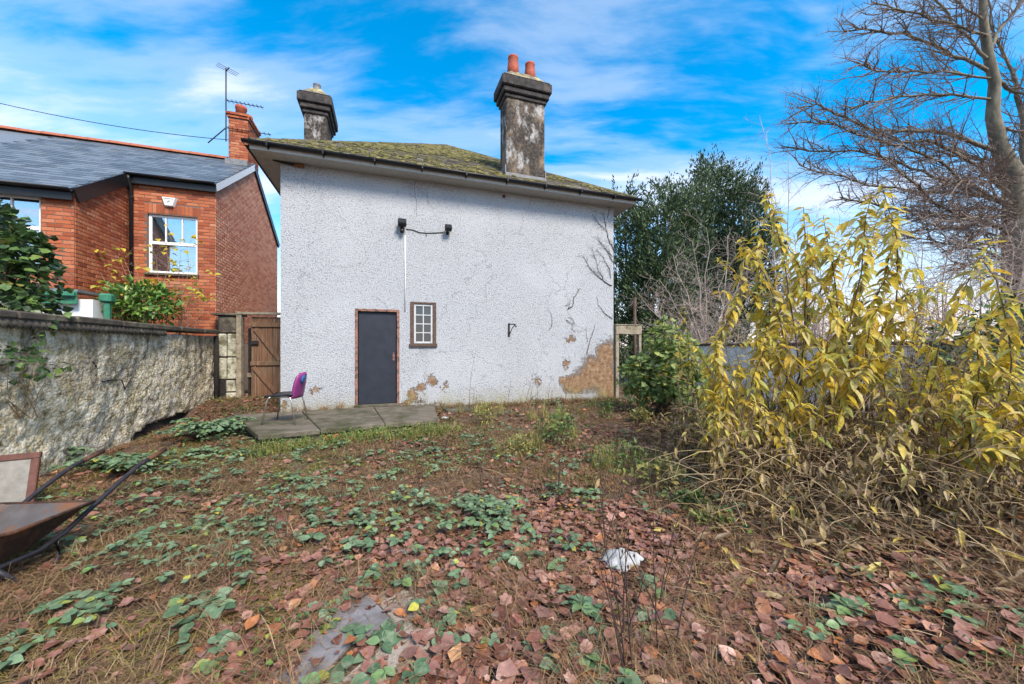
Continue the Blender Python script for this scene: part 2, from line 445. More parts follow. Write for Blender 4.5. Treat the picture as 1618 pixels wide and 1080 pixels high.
def f_oldwall(t):
    co = ob(t)
    a = t.noise(2.3, co, 8, 0.68); b = t.noise(9, co, 8, 0.7); c = t.noise(34, co, 5, 0.7)
    sp = t.n('SeparateXYZ', {0: co})
    col = t.ramp(b, [(0.28, (0.12, 0.088, 0.055)), (0.40, (0.36, 0.30, 0.19)), (0.48, (0.62, 0.56, 0.42)), (0.60, (0.80, 0.76, 0.66))])
    col = t.mix(t.ramp(a, [(0.47, 0.0), (0.66, 0.7)]), col, t.ramp(c, [(0.3, (0.20, 0.16, 0.07)), (0.7, (0.50, 0.43, 0.23))]))
    streak = t.noise(3.2, t.map(co, (1, 1.6, 0.16)), 6, 0.6)
    dk = t.m('MULTIPLY', t.ramp(streak, [(0.48, 0), (0.66, 0.75)]), t.ramp(sp.outputs[2], [(0.8, 0.1), (1.9, 1.0)]))
    col = t.mix(dk, col, (0.085, 0.062, 0.045))
    v = t.vor(26, co).outputs[0]
    return pb(t, col, 0.95, t.m('ADD', t.m('ADD', c, b), t.m('MULTIPLY', v, -0.8)), 1.0, 0.03, spec=0.1)
M_oldwall = mat('old_render', f_oldwall)
M_void = m_plain('void_shade_and_dark_parts', (0.022, 0.019, 0.018), 0.95, var=0.5, scale=18, bs=0.8)  # near-black; in recesses and gaps the shade is put into this colour

def f_brick(t):
    r = rndf(t); co = t.n('NewGeometry').outputs['Position']
    c = t.ramp(r, [(0.0, (0.24, 0.058, 0.026)), (0.3, (0.38, 0.098, 0.040)), (0.6, (0.45, 0.145, 0.065)), (0.82, (0.50, 0.19, 0.095)), (0.95, (0.30, 0.068, 0.034)), (1.0, (0.58, 0.28, 0.16))])
    c = t.mix(t.ramp(t.noise(60, co, 4, 0.7), [(0.35, 0), (0.75, 0.5)]), c, (0.14, 0.04, 0.022))
    c = t.mix(t.ramp(t.noise(1.4, co, 5), [(0.5, 0), (0.75, 0.4)]), c, (0.13, 0.045, 0.03))
    c = t.mix(t.ramp(t.noise(75, co, 2), [(0.70, 0), (0.74, 0.8)]), c, (0.6, 0.42, 0.33))
    return pb(t, c, 0.85, t.noise(120, co, 5), 0.5, 0.006, spec=0.2)
M_brick = mat('red_brick', f_brick)
def f_brick2(t):
    r = rndf(t); co = t.n('NewGeometry').outputs['Position']
    c = t.ramp(r, [(0.0, (0.46, 0.185, 0.12)), (0.5, (0.60, 0.28, 0.185)), (1.0, (0.68, 0.37, 0.26))])
    c = t.mix(t.ramp(t.noise(40, co, 4, 0.7), [(0.35, 0), (0.75, 0.4)]), c, (0.26, 0.10, 0.065))
    return pb(t, c, 0.88, t.noise(120, co, 5), 0.5, 0.006, spec=0.2)
M_brick2 = mat('weathered_brick', f_brick2)
M_mortar = m_plain('mortar', (0.16, 0.105, 0.082), 0.95, var=0.3, scale=30, bs=0.5)
M_mortar2 = m_plain('pale_mortar', (0.50, 0.38, 0.30), 0.95, var=0.3, scale=30, bs=0.5)
def f_slate(t):
    r = rndf(t); co = t.n('NewGeometry').outputs['Position']
    c = t.ramp(r, [(0.0, (0.050, 0.066, 0.085)), (0.5, (0.085, 0.108, 0.135)), (1.0, (0.125, 0.15, 0.18))])
    c = t.mix(t.ramp(t.noise(3, co, 7, 0.7), [(0.55, 0), (0.72, 0.5)]), c, (0.13, 0.14, 0.10))
    return pb(t, c, 0.42, t.noise(40, co, 5), 0.25, 0.006, spec=0.5)
M_slate = mat('slate', f_slate)
def f_tile(t):
    r = rndf(t); co = t.n('NewGeometry').outputs['Position']
    c = t.ramp(r, [(0.0, (0.060, 0.052, 0.050)), (0.5, (0.10, 0.085, 0.078)), (0.85, (0.15, 0.125, 0.11)), (1.0, (0.21, 0.19, 0.175))])
    moss = t.ramp(t.noise(30, co, 5, 0.7), [(0.35, (0.055, 0.055, 0.016)), (0.55, (0.125, 0.118, 0.034)), (0.75, (0.21, 0.185, 0.065))])
    c = t.mix(t.ramp(t.noise(3.2, co, 8, 0.72), [(0.44, 0), (0.58, 0.9)]), c, moss)
    c = t.mix(t.ramp(t.noise(24, co, 3), [(0.66, 0), (0.72, 0.8)]), c, (0.36, 0.37, 0.34))
    return pb(t, c, 0.92, t.noise(30, co, 6, 0.7), 0.9, 0.02, spec=0.15)
M_tile = mat('mossy_tile', f_tile)
M_moss = m_leaf('moss', [(0.0, (0.055, 0.055, 0.014)), (0.5, (0.115, 0.108, 0.028)), (1.0, (0.20, 0.17, 0.05))], 0.1, 0.9)
M_blackp = m_plain('black_plastic', (0.012, 0.012, 0.014), 0.38, var=0.3, bs=0.1)
M_white = m_plain('white_paint', (0.72, 0.73, 0.74), 0.45, var=0.06, bs=0.1, dirt=(0.42, 0.41, 0.38), dthr=(0.58, 0.85))
M_soffit = m_plain('soffit_paint', (0.40, 0.385, 0.355), 0.7, var=0.1, bs=0.1, dirt=(0.25, 0.23, 0.2), dthr=(0.55, 0.8))
M_lead = m_plain('lead_flashing', (0.16, 0.165, 0.175), 0.5, var=0.3, bs=0.2)
M_terra = m_plain('terracotta', (0.36, 0.085, 0.048), 0.7, var=0.25, bs=0.2, dirt=(0.16, 0.06, 0.04), dthr=(0.5, 0.75))
M_ridge = m_plain('ridge_tile', (0.36, 0.115, 0.06), 0.8, var=0.3, bs=0.3, dirt=(0.13, 0.07, 0.05), dthr=(0.5, 0.7))
def f_stack(t):
    co = ob(t); sp = t.n('SeparateXYZ', {0: co})
    a = t.noise(2.2, t.map(co, (1, 1, 0.6)), 8, 0.7); b = t.noise(14, co, 8, 0.72); c = t.noise(70, co, 4, 0.7)
    col = t.ramp(b, [(0.30, (0.020, 0.018, 0.018)), (0.5, (0.065, 0.056, 0.050)), (0.70, (0.16, 0.135, 0.115))])
    col = t.mix(t.ramp(a, [(0.50, 0), (0.66, 0.85)]), col, t.ramp(c, [(0.3, (0.20, 0.135, 0.075)), (0.7, (0.42, 0.34, 0.26))]))
    wh = t.m('MULTIPLY', t.ramp(t.noise(3.4, t.map(co, (1, 1, 0.5), (4, 1, 0)), 8, 0.7), [(0.54, 0), (0.64, 1)]), t.ramp(sp.outputs[2], [(5.6, 1), (7.0, 0.0)]))
    col = t.mix(wh, col, t.ramp(c, [(0.35, (0.22, 0.21, 0.20)), (0.65, (0.62, 0.61, 0.60))]))
    return pb(t, col, 0.95, t.m('ADD', b, c), 0.9, 0.02, spec=0.1)
M_stack = mat('sooty_render', f_stack)
M_stackcap = m_plain('sooty_cap', (0.040, 0.036, 0.036), 0.9, var=0.6, scale=9, bs=0.6, dirt=(0.12, 0.10, 0.085), dthr=(0.52, 0.7))
M_flaunch = m_plain('lichened_mortar', (0.15, 0.13, 0.09), 0.95, var=0.5, scale=12, bs=0.8, dirt=(0.38, 0.34, 0.18), dthr=(0.48, 0.6))
M_doorleaf = m_plain('slate_blue_door', (0.020, 0.024, 0.035), 0.5, var=0.22, scale=5, bs=0.08, dirt=(0.075, 0.08, 0.095), dscale=42, dthr=(0.70, 0.74))
M_doorframe = m_plain('pink_brown_frame', (0.25, 0.125, 0.095), 0.75, var=0.35, scale=20, bs=0.4, dirt=(0.07, 0.045, 0.035), dscale=9, dthr=(0.48, 0.6))
M_winwood = m_plain('brown_window_wood', (0.085, 0.055, 0.042), 0.75, var=0.4, scale=22, bs=0.4)
M_dullwhite = m_plain('dull_white_paint', (0.46, 0.47, 0.48), 0.5, var=0.1, bs=0.1, dirt=(0.25, 0.24, 0.22), dthr=(0.52, 0.75))
M_glass = mat('window_glass', lambda t: t.n('BsdfPrincipled', {'Base Color': (0.030, 0.034, 0.040), 'Roughness': 0.06, 'Specular IOR Level': 0.9,
              'Normal': t.n('Bump', {'Height': t.noise(2.2, ob(t), 2), 'Strength': 0.06, 'Distance': 0.05}).outputs[0]}))
M_inside = m_plain('dark_room', (0.03, 0.03, 0.032), 0.9)
M_rust = m_plain('rust', (0.20, 0.075, 0.028), 0.9, var=0.5, scale=24, bs=0.6)
def f_wood(t):
    co = ob(t); r = rndf(t)
    g = t.noise(9, t.map(co, (3.2, 3.2, 0.22)), 7, 0.65, 0.4)
    c = t.ramp(g, [(0.28, (0.050, 0.028, 0.017)), (0.5, (0.155, 0.095, 0.060)), (0.72, (0.26, 0.185, 0.13))])
    c = t.mix(t.m('MULTIPLY', r, 0.45), c, (0.20, 0.095, 0.05))
    c = t.mix(t.ramp(t.noise(2.0, co, 5), [(0.55, 0), (0.75, 0.5)]), c, (0.16, 0.15, 0.10))
    return pb(t, c, 0.85, g, 0.6, 0.01, spec=0.2)
M_wood = mat('weathered_timber', f_wood)
M_palewood = m_plain('grey_timber', (0.27, 0.23, 0.17), 0.85, var=0.3, scale=16, bs=0.5, dirt=(0.12, 0.10, 0.06), dthr=(0.48, 0.65))
M_conc = m_plain('mossy_concrete', (0.125, 0.108, 0.086), 0.85, var=0.3, scale=7, bs=0.5, dirt=(0.050, 0.050, 0.024), dscale=2.4, dthr=(0.42, 0.62))
M_block = m_plain('lichened_block', (0.40, 0.39, 0.31), 0.95, var=0.35, scale=9, bs=1.0, dirt=(0.12, 0.115, 0.07), dscale=6, dthr=(0.47, 0.6))
M_coping = m_plain('dark_coping', (0.075, 0.064, 0.052), 0.9, var=0.4, scale=8, bs=0.7, dirt=(0.17, 0.16, 0.11), dscale=4, dthr=(0.52, 0.68))
M_chrome = m_plain('dull_chrome', (0.52, 0.48, 0.44), 0.34, metal=0.9, var=0.2, bs=0.1)
M_cable = m_plain('black_cable', (0.015, 0.015, 0.015), 0.6)
M_greenp = m_plain('green_paint', (0.035, 0.17, 0.105), 0.5, var=0.25, bs=0.2, dirt=(0.10, 0.15, 0.11), dthr=(0.55, 0.75))

# ------------------------------------------------------------------ tiled and bricked surfaces
def pieces(name, parent, T, mats4, material, limit=300, stuff_name=None, accept=None):
    """lay copies of template T: those showing largest as objects of their own, the rest joined into one part"""
    me_s = Soup(); me_s.add(*T); me = me_s.mesh(name, material)
    root = parent; PM = Matrix.Identity(4); o = parent
    while o is not None: PM = o.matrix_basis @ PM; o = o.parent
    sc = []
    for k, m in enumerate(mats4):
        w = PM @ m.translation
        if w.y < 0.3: sc.append(-1); continue
        x, y = pix(w)
        ok = -10 < x < 1628 and -10 < y < 1090 and (accept is None or accept(x, y))
        sc.append((1.0 / w.length) if ok else -1)
    order = sorted(range(len(mats4)), key=lambda k: -sc[k])
    pick = [k for k in order[:limit] if sc[k] > 0]; ps = set(pick)
    for k in pick:
        c = link(name, me, parent); c.matrix_basis = mats4[k]
    rest = [k for k in range(len(mats4)) if k not in ps]
    if rest:
        r = Soup()
        A = np.array([np.array(mats4[k].to_3x3()) for k in rest]); L = np.array([np.array(mats4[k].translation) for k in rest])
        r.inst(T, A, L)
        tag(r.build(stuff_name or (name + 'work'), material, parent), kind='stuff')

def basis4(o, ex, ey, ez):
    M = Matrix.Identity(4)
    for k in range(3): M[k][0] = ex[k]; M[k][1] = ey[k]; M[k][2] = ez[k]; M[k][3] = o[k]
    return M

BRICK = bevelT(-0.5, 0.5, -0.5, 0.5, -0.5, 0.5, 0.06)
def brick_mats(o, ex, ez, nrm, z0, z1, interval, bl=0.215, bh=0.065, joint=0.010, proud=0.007):
    """courses on the plane through o; interval(h) -> list of (s0,s1)"""
    out = []; h = z0; k = 0; o = Vector(o); ex = Vector(ex); ez = Vector(ez); nrm = Vector(nrm)
    while h + bh <= z1 + 1e-6:
        for (a, b) in interval(h + bh / 2):
            s0 = math.floor((a - 0.5) / (bl + joint)) * (bl + joint) + (0.5 * (bl + joint) if k % 2 else 0)
            while s0 < b:
                p, q = max(s0, a), min(s0 + bl, b)
                if q - p > 0.045:
                    c = o + ex * ((p + q) / 2) + ez * (h + bh / 2) + nrm * (proud - 0.05 + rnd.uniform(-0.002, 0.002))
                    out.append(basis4(c, ex * (q - p), nrm * 0.10, ez * bh))
                s0 += bl + joint
        h += bh + joint; k += 1
    return out

def cut(iv, holes):
    for (a, b) in holes:
        nx = []
        for (p, q) in iv:
            if b <= p or a >= q: nx.append((p, q)); continue
            if a > p: nx.append((p, a))
            if b < q: nx.append((b, q))
        iv = nx
    return iv

# ------------------------------------------------------------------ the white rendered house
HW = 7.55; HT = 5.18; OV = 0.40
house = thing('white_house', 'white pebble-dashed house with mossy hipped roof and sooty chimneys', 'house', (HC[0], HC[1], 0), ANG)
dx0, dz1 = on_wall(561, 487); dx1, _ = on_wall(631, 487); dz0 = 0.28; dz1 = on_wall(596, 488)[1]
wx0 = on_wall(650.5, 510)[0]; wx1 = on_wall(687, 510)[0]; wz0 = on_wall(668, 545)[1]; wz1 = on_wall(668, 477)[1]
s = Soup()
def wq(x0, x1, z0, z1, y=0.0):
    s.add([(x0, y, z0), (x1, y, z0), (x1, y, z1), (x0, y, z1)], [(0, 1, 2, 3)])
xs = [0, dx0, dx1, wx0, wx1, HW]; zs = [-0.4, dz0, wz0, wz1, dz1, HT]
zs = sorted(zs)
for a, b in zip(xs[:-1], xs[1:]):
    for c, d in zip(zs[:-1], zs[1:]):
        mx, mz = (a + b) / 2, (c + d) / 2
        if dx0 < mx < dx1 and dz0 < mz < dz1: continue
        if wx0 < mx < wx1 and wz0 < mz < wz1: continue
        wq(a, b, c, d)
for (a, b, c, d) in ((dx0, dx1, dz0, dz1), (wx0, wx1, wz0, wz1)):     # reveals
    q = 0.14
    s.add([(a, 0, c), (a, q, c), (a, q, d), (a, 0, d)], [(0, 1, 2, 3)]); s.add([(b, 0, c), (b, q, c), (b, q, d), (b, 0, d)], [(0, 3, 2, 1)])
    s.add([(a, 0, d), (b, 0, d), (b, q, d), (a, q, d)], [(0, 3, 2, 1)]); s.add([(a, 0, c), (b, 0, c), (b, q, c), (a, q, c)], [(0, 1, 2, 3)])
DEP = 9.0
s.add([(0, 0, -0.4), (0, DEP, -0.4), (0, DEP, HT), (0, 0, HT)], [(0, 3, 2, 1)][:1]); s.add([(HW, 0, -0.4), (HW, DEP, -0.4), (HW, DEP, HT), (HW, 0, HT)], [(0, 1, 2, 3)])
s.add([(0, DEP, -0.4), (HW, DEP, -0.4), (HW, DEP, HT), (0, DEP, HT)], [(0, 3, 2, 1)])
wall = s.build('wall', M_render, house)
# door
door = obj_boxes('door', [(dx0 + 0.062, dx1 - 0.062, 0.045, 0.085, dz0 + 0.025, dz1 - 0.065)], M_doorleaf, house, 0.004)
obj_boxes('door_frame', [(dx0 + 0.002, dx0 + 0.052, -0.018, 0.10, dz0, dz1 - 0.002), (dx1 - 0.052, dx1 - 0.002, -0.018, 0.10, dz0, dz1 - 0.002),
                         (dx0 + 0.053, dx1 - 0.053, -0.016, 0.10, dz1 - 0.055, dz1 - 0.003)], M_doorframe, house, 0.005)
obj_boxes('door_sill', [(dx0 - 0.02, dx1 + 0.02, -0.06, 0.10, dz0 - 0.03, dz0 + 0.018)], M_conc, house, 0.006)
lx, lz = on_wall(622, 563)
obj_boxes('lock_plate', [(lx - 0.018, lx + 0.018, 0.032, 0.05, lz - 0.085, lz + 0.085)], M_doorframe, door, 0.003)
obj_boxes('keyhole', [(lx - 0.007, lx + 0.007, 0.028, 0.034, lz - 0.03, lz + 0.0)], M_blackp, door)
# window: brown surround, white casement with eight panes
win = obj_boxes('window', [(wx0 - 0.03, wx0 + 0.045, -0.022, 0.10, wz0, wz1), (wx1 - 0.045, wx1 + 0.03, -0.022, 0.10, wz0, wz1),
                           (wx0 + 0.047, wx1 - 0.047, -0.02, 0.10, wz1 - 0.045, wz1 - 0.002), (wx0 - 0.05, wx1 + 0.05, -0.05, 0.10, wz0 - 0.035, wz0 + 0.035)], M_winwood, house, 0.005)
fx0, fx1, fz0, fz1 = wx0 + 0.047, wx1 - 0.047, wz0 + 0.037, wz1 - 0.047; fw = 0.042
obj_boxes('casement', [(fx0, fx0 + fw, 0.0, 0.05, fz0, fz1), (fx1 - fw, fx1, 0.0, 0.05, fz0, fz1),
                       (fx0 + fw + 0.001, fx1 - fw - 0.001, 0.002, 0.05, fz0, fz0 + fw), (fx0 + fw + 0.001, fx1 - fw - 0.001, 0.002, 0.05, fz1 - fw, fz1)], M_dullwhite, win, 0.004)
px0, px1, pz0, pz1 = fx0 + fw, fx1 - fw, fz0 + fw, fz1 - fw
pm = (px0 + px1) / 2
obj_boxes('glazing_bar', [(pm - 0.011, pm + 0.011, 0.006, 0.045, pz0 - 0.004, pz1 + 0.004)], M_dullwhite, win)
for k in range(1, 4):
    z = pz0 + (pz1 - pz0) * k / 4
    for (a, b) in ((px0, pm - 0.012), (pm + 0.012, px1)):
        obj_boxes('glazing_bar', [(a, b, 0.008, 0.043, z - 0.010, z + 0.010)], M_dullwhite, win)
for k in range(4):
    for (a, b) in ((px0, pm), (pm, px1)):
        z0 = pz0 + (pz1 - pz0) * k / 4; z1 = pz0 + (pz1 - pz0) * (k + 1) / 4
        pn = obj_boxes('pane', [(a + 0.004, b - 0.004, 0.028, 0.032, z0 + 0.004, z1 - 0.004)], M_glass, win)
        pn.rotation_euler = (rnd.uniform(-.004, .004), 0, 0)
# eaves
e0, e1 = -OV, HW + OV
obj_boxes('soffit', [(e0 + 0.02, e1 - 0.02, -OV + 0.02, -0.001, HT - 0.06, HT - 0.02), (e0 + 0.02, -0.001, 0.0, DEP, HT - 0.061, HT - 0.021), (HW + 0.001, e1 - 0.02, 0.0, DEP, HT - 0.061, HT - 0.021)], M_soffit, house)
obj_boxes('fascia', [(e0, e1, -OV - 0.005, -OV + 0.02, HT - 0.07, HT + 0.06), (e0 - 0.002, e0 + 0.02, -OV + 0.021, DEP, HT - 0.07, HT + 0.06), (e1 - 0.02, e1 + 0.002, -OV + 0.021, DEP, HT - 0.07, HT + 0.06)], M_soffit, house)
def gutter_prof(s, A, B, r=0.055, th=0.006):
    A, B = Vector(A), Vector(B); d = (B - A).normalized(); side = d.cross(Vector((0, 0, 1)))
    angs = np.linspace(0, math.pi, 9); V = []
    for P0 in (A, B):
        for rr in (r, r - th):
            for t in angs: V.append(tuple(P0 + side * (rr * math.cos(t)) + Vector((0, 0, -rr * math.sin(t)))))
    n = 9; F = []
    for k in range(n - 1):
        F.append((k, k + 1, 2 * n + k + 1, 2 * n + k)); F.append((n + k, 3 * n + k, 3 * n + k + 1, n + k + 1))
        F.append((k, n + k, n + k + 1, k + 1)); F.append((2 * n + k, 2 * n + k + 1, 3 * n + k + 1, 3 * n + k))
    F += [(0, 2 * n, 3 * n, n), (n - 1, 2 * n - 1, 4 * n - 1, 3 * n - 1)]
    s.add(V, F)
gz = HT + 0.05; gyy = -OV - 0.062
s = Soup(); gutter_prof(s, (e0 - 0.10, gyy, gz), (e1 + 0.10, gyy, gz)); gut = s.build('gutter', M_blackp, house, True)
s = Soup(); gutter_prof(s, (e0 - 0.062, gyy + 0.1, gz), (e0 - 0.062, DEP, gz)); s.build('gutter', M_blackp, house, True)
s = Soup(); gutter_prof(s, (e1 + 0.062, gyy + 0.1, gz), (e1 + 0.062, DEP, gz)); s.build('gutter', M_blackp, house, True)
k = e0 + 0.3
while k < e1:
    obj_boxes('gutter_bracket', [(k - 0.013, k + 0.013, gyy - 0.062, -OV - 0.006, gz - 0.072, gz - 0.057), (k - 0.012, k + 0.012, gyy - 0.064, gyy - 0.056, gz - 0.07, gz + 0.012), (k - 0.012, k + 0.012, -OV - 0.013, -OV - 0.0055, gz - 0.10, gz)], M_blackp, gut)
    k += 0.92
# roof
RUN = (e1 - e0) / 2; PIT = 2.72 / 4.17; APX = (e0 + e1) / 2
rz0 = HT + 0.065; rzt = rz0 + RUN * PIT; y0 = -OV - 0.03; y1 = y0 + RUN; yB = DEP + OV
s = Soup()
dz = -0.02
s.add([(e0 - .03, y0, rz0 + dz), (e1 + .03, y0, rz0 + dz), (APX, y1, rzt + dz), (APX, yB - RUN, rzt + dz), (e0 - .03, yB, rz0 + dz), (e1 + .03, yB, rz0 + dz)],
      [(0, 1, 2), (0, 2, 3, 4), (1, 5, 3, 2), (4, 3, 5)])
roof = s.build('roof', M_tile, house)
TILE = bevelT(-0.5, 0.5, -0.05, 1.12, -0.5, 0.5, 0.03)
slope = math.atan(PIT); ca, sa = math.cos(slope), math.sin(slope)
SL = RUN / ca; ex_t = 0.205; tw = 0.245
tm = []; row = 0; sdist = 0.0
while sdist < SL - 0.12:
    yy = sdist * ca; half = RUN - yy - 0.02
    x = APX - half + (tw / 2 if row % 2 else 0) - tw
    while x < APX + half:
        p, q = max(x, APX - half), min(x + tw - 0.006, APX + half)
        if q - p > 0.05:
            o = Vector(((p + q) / 2, y0 + yy, rz0 + yy * PIT + 0.012))
            tilt = 0.045 + rnd.uniform(-0.012, 0.02)
            ez = Vector((0, -math.sin(slope - tilt), math.cos(slope - tilt))); ey = Vector((0, math.cos(slope - tilt), math.sin(slope - tilt)))
            tm.append(basis4(o + ez * rnd.uniform(0, 0.006), Vector((q - p, 0, 0)), ey * ex_t, ez * 0.018))
        x += tw
    sdist += ex_t; row += 1
pieces('tile', roof, TILE, tm, M_tile, 300, 'tiling')
def roof_pt(x, d): return np.array((x, y0 + d * ca, rz0 + d * sa))
# moss cushions
s = Soup()
bl = Soup(); lathe(bl, [(1.0, 0), (0.86, 0.42), (0.5, 0.78), (0.12, 0.95)], 7); BV = np.concatenate(bl.v); BF = [tuple(f) for k2 in bl.f.values() for a in k2 for f in a]
N = 2600; dd = nr.uniform(0.0, SL * 0.98, N); xx = APX + (RUN - dd * ca) * nr.uniform(-1, 1, N)
keep = fbm(xx * 1.1, dd * 1.4, 21) > 0.44; dd, xx = dd[keep], xx[keep]
loc = np.stack([xx, y0 + dd * ca, rz0 + dd * sa + 0.026], -1); N = len(dd)
sz = nr.uniform(0.02, 0.075, N)
R = np.array([[1, 0, 0], [0, ca, -sa], [0, sa, ca]])
th = nr.uniform(0, 6.28, N); RZ = np.zeros((N, 3, 3)); RZ[:, 0, 0] = np.cos(th); RZ[:, 0, 1] = -np.sin(th); RZ[:, 1, 0] = np.sin(th); RZ[:, 1, 1] = np.cos(th); RZ[:, 2, 2] = 1
S3 = np.zeros((N, 3, 3)); S3[:, 0, 0] = sz * nr.uniform(.7, 1.7, N); S3[:, 1, 1] = sz; S3[:, 2, 2] = sz * nr.uniform(.3, .55, N)
s.inst((BV, BF), R[None] @ RZ @ S3, loc); tag(s.build('moss', M_moss, roof, True), kind='stuff')
# hip tiles
def hip(A, B, parent, name, material, step=0.34, r=0.10, squash=0.75):
    A, B = Vector(A), Vector(B); d = B - A; L = d.length; d.normalize(); side = d.cross(Vector((0, 0, 1))).normalized(); up = side.cross(d)
    T = Soup(); n = 7; V = []
    for yv, rr in ((0, 1.06), (1.06, 0.98)):
        for f2 in (1, 0.82):
            for t in np.linspace(-0.15, math.pi + 0.15, n): V.append((rr * f2 * math.cos(t), yv, rr * f2 * math.sin(t)))
    F = []
    for k in range(n - 1):
        F.append((k, 2 * n + k, 2 * n + k + 1, k + 1)); F.append((n + k, n + k + 1, 3 * n + k + 1, 3 * n + k)); F.append((k, k + 1, n + k + 1, n + k)); F.append((2 * n + k, 3 * n + k, 3 * n + k + 1, 2 * n + k + 1))
    T.add(V, F); me = T.mesh(name, material, True)
    for k in range(int(L / step)):
        o = link(name, me, parent); o.matrix_basis = basis4(A + d * (k * step) + up * rnd.uniform(-.006, .006), side * r, d * step, up * r * squash)
hip((e0, y0 + 0.03, rz0 - 0.01), (APX, y1, rzt), roof, 'hip_tile', M_tile, r=0.085)
hip((e1, y0 + 0.03, rz0 - 0.01), (APX, y1, rzt), roof, 'hip_tile', M_tile, r=0.085)

def chimney(name, cx, cy, w, d, zb, pots, turn=False):
    """stack of rendered masonry with corbelled cap, sloped mortar top and pots; parts under the house"""
    zt = CAMZ + 5.97
    s = Soup(); s.add(*bevelT(cx - w / 2, cx + w / 2, cy, cy + d, zb, zt, 0.025)); st = s.build(name, M_stack, house)
    s = Soup()
    for (g, a, b) in ((0.035, zt - 0.10, zt - 0.002), (0.085, zt, zt + 0.13), (0.135, zt + 0.132, zt + 0.36), (0.10, zt + 0.362, zt + 0.41)):
        s.add(*bevelT(cx - w / 2 - g, cx + w / 2 + g, cy - g, cy + d + g, a, b, 0.02))
    s.build('chimney_cap', M_stackcap, st)
    z2 = zt + 0.41; g = 0.05; t2 = 0.16
    s = Soup(); s.add([(cx - w / 2 - g, cy - g, z2), (cx + w / 2 + g, cy - g, z2), (cx + w / 2 + g, cy + d + g, z2), (cx - w / 2 - g, cy + d + g, z2),
           (cx - w / 2 + t2, cy + t2 * .8, z2 + 0.24), (cx + w / 2 - t2, cy + t2 * .8, z2 + 0.24), (cx + w / 2 - t2, cy + d - t2 * .8, z2 + 0.24), (cx - w / 2 + t2, cy + d - t2 * .8, z2 + 0.24)],
          [(0, 1, 5, 4), (1, 2, 6, 5), (2, 3, 7, 6), (3, 0, 4, 7), (4, 5, 6, 7)])
    s.build('flaunching', M_flaunch, st)
    for (x, y, r, h, m) in pots:
        s = Soup(); z = z2 + 0.14
        lathe(s, [(r * 1.12, z), (r * 1.04, z + h * 0.5), (r * 0.86, z + h * 0.9), (r * 0.94, z + h * 0.93), (r * 0.94, z + h), (r * 0.74, z + h), (r * 0.72, z + h * 0.6)], 18, Matrix.Translation((x, y, 0)))
        s.build('chimney_pot', m, st, True)
    return st
ch_x0 = on_wall(800, 250)[0]; ch_x1 = on_wall(861, 250)[0]
cxm = (ch_x0 + ch_x1) / 2; cw = ch_x1 - ch_x0
st1 = chimney('chimney', cxm, 0.0, cw, 0.50, HT + 0.05, [(cxm - 0.24, 0.25, 0.135, 0.52, M_terra), (cxm + 0.20, 0.25, 0.13, 0.46, M_terra)])
obj_boxes('flashing', [(cxm - cw / 2 - 0.03, cxm + cw / 2 + 0.03, -0.03, -0.002, HT + 0.20, HT + 0.42), (cxm - cw / 2 - 0.028, cxm - cw / 2 - 0.002, -0.001, 0.5, HT + 0.30, HT + 0.62), (cxm + cw / 2 + 0.002, cxm + cw / 2 + 0.028, -0.001, 0.5, HT + 0.30, HT + 0.62)], M_lead, st1, 0.004)
st2 = chimney('chimney', 0.26, 2.17, 0.52, 1.02, HT + 0.05, [(0.26, 2.42, 0.10, 0.26, M_lead)])
# overflow pipe with its rusty end
ox, oz = on_wall(470, 262)
s = Soup(); tube(s, [(-0.12, -0.035, oz + 0.04), (0.02, -0.035, oz + 0.02), (ox, -0.035, oz)], 0.022, 8); ovp = s.build('overflow_pipe', M_blackp, house, True)
s = Soup(); tube(s, [(ox - 0.05, -0.036, oz), (ox + 0.12, -0.05, oz - 0.005)], [0.028, 0.034], 8); s.build('rusty_end', M_rust, ovp, True)
hx, hz_ = on_wall(796, 310)
s = Soup(); lathe(s, [(0.04, -0.002), (0.04, 0.012), (0.03, 0.012), (0.028, 0.004)], 14, Matrix.Translation((hx, 0.0, hz_)) @ Matrix.Rotation(math.pi / 2, 4, 'X')); s.build('wall_hole_disc', M_winwood, house, True)  # dark brown disc standing for a hole in the wall

# ------------------------------------------------------------------ the brick house next door
B0 = np.array([-7.15, 9.0])
bh = thing('brick_house', 'red brick terraced house with blue slate roof and white windows', 'house', (B0[0], B0[1], 0), ANG)
def on_b(px, py, pl):
    """local coordinates on the neighbour's facade planes: pl = ('y', value) or ('x', value)"""
    ax, val = pl
    if ax == 'y': p0 = B0 + NV * val; n = (NV[0], NV[1], 0)
    else: p0 = B0 + U * val; n = (U[0], U[1], 0)
    w = on_plane(px, py, (p0[0], p0[1], 0), n); r = np.array((w.x, w.y)) - B0
    return float(r @ U), float(r @ NV), w.z
XI, YW, RP, RY, RZ_ = -1.64, -1.555, 0.63, 2.7, 7.18
def rz_b(y): return RZ_ - RP * abs(RY - y)
ZE, ZW = rz_b(0) - 0.12, rz_b(YW) - 0.12
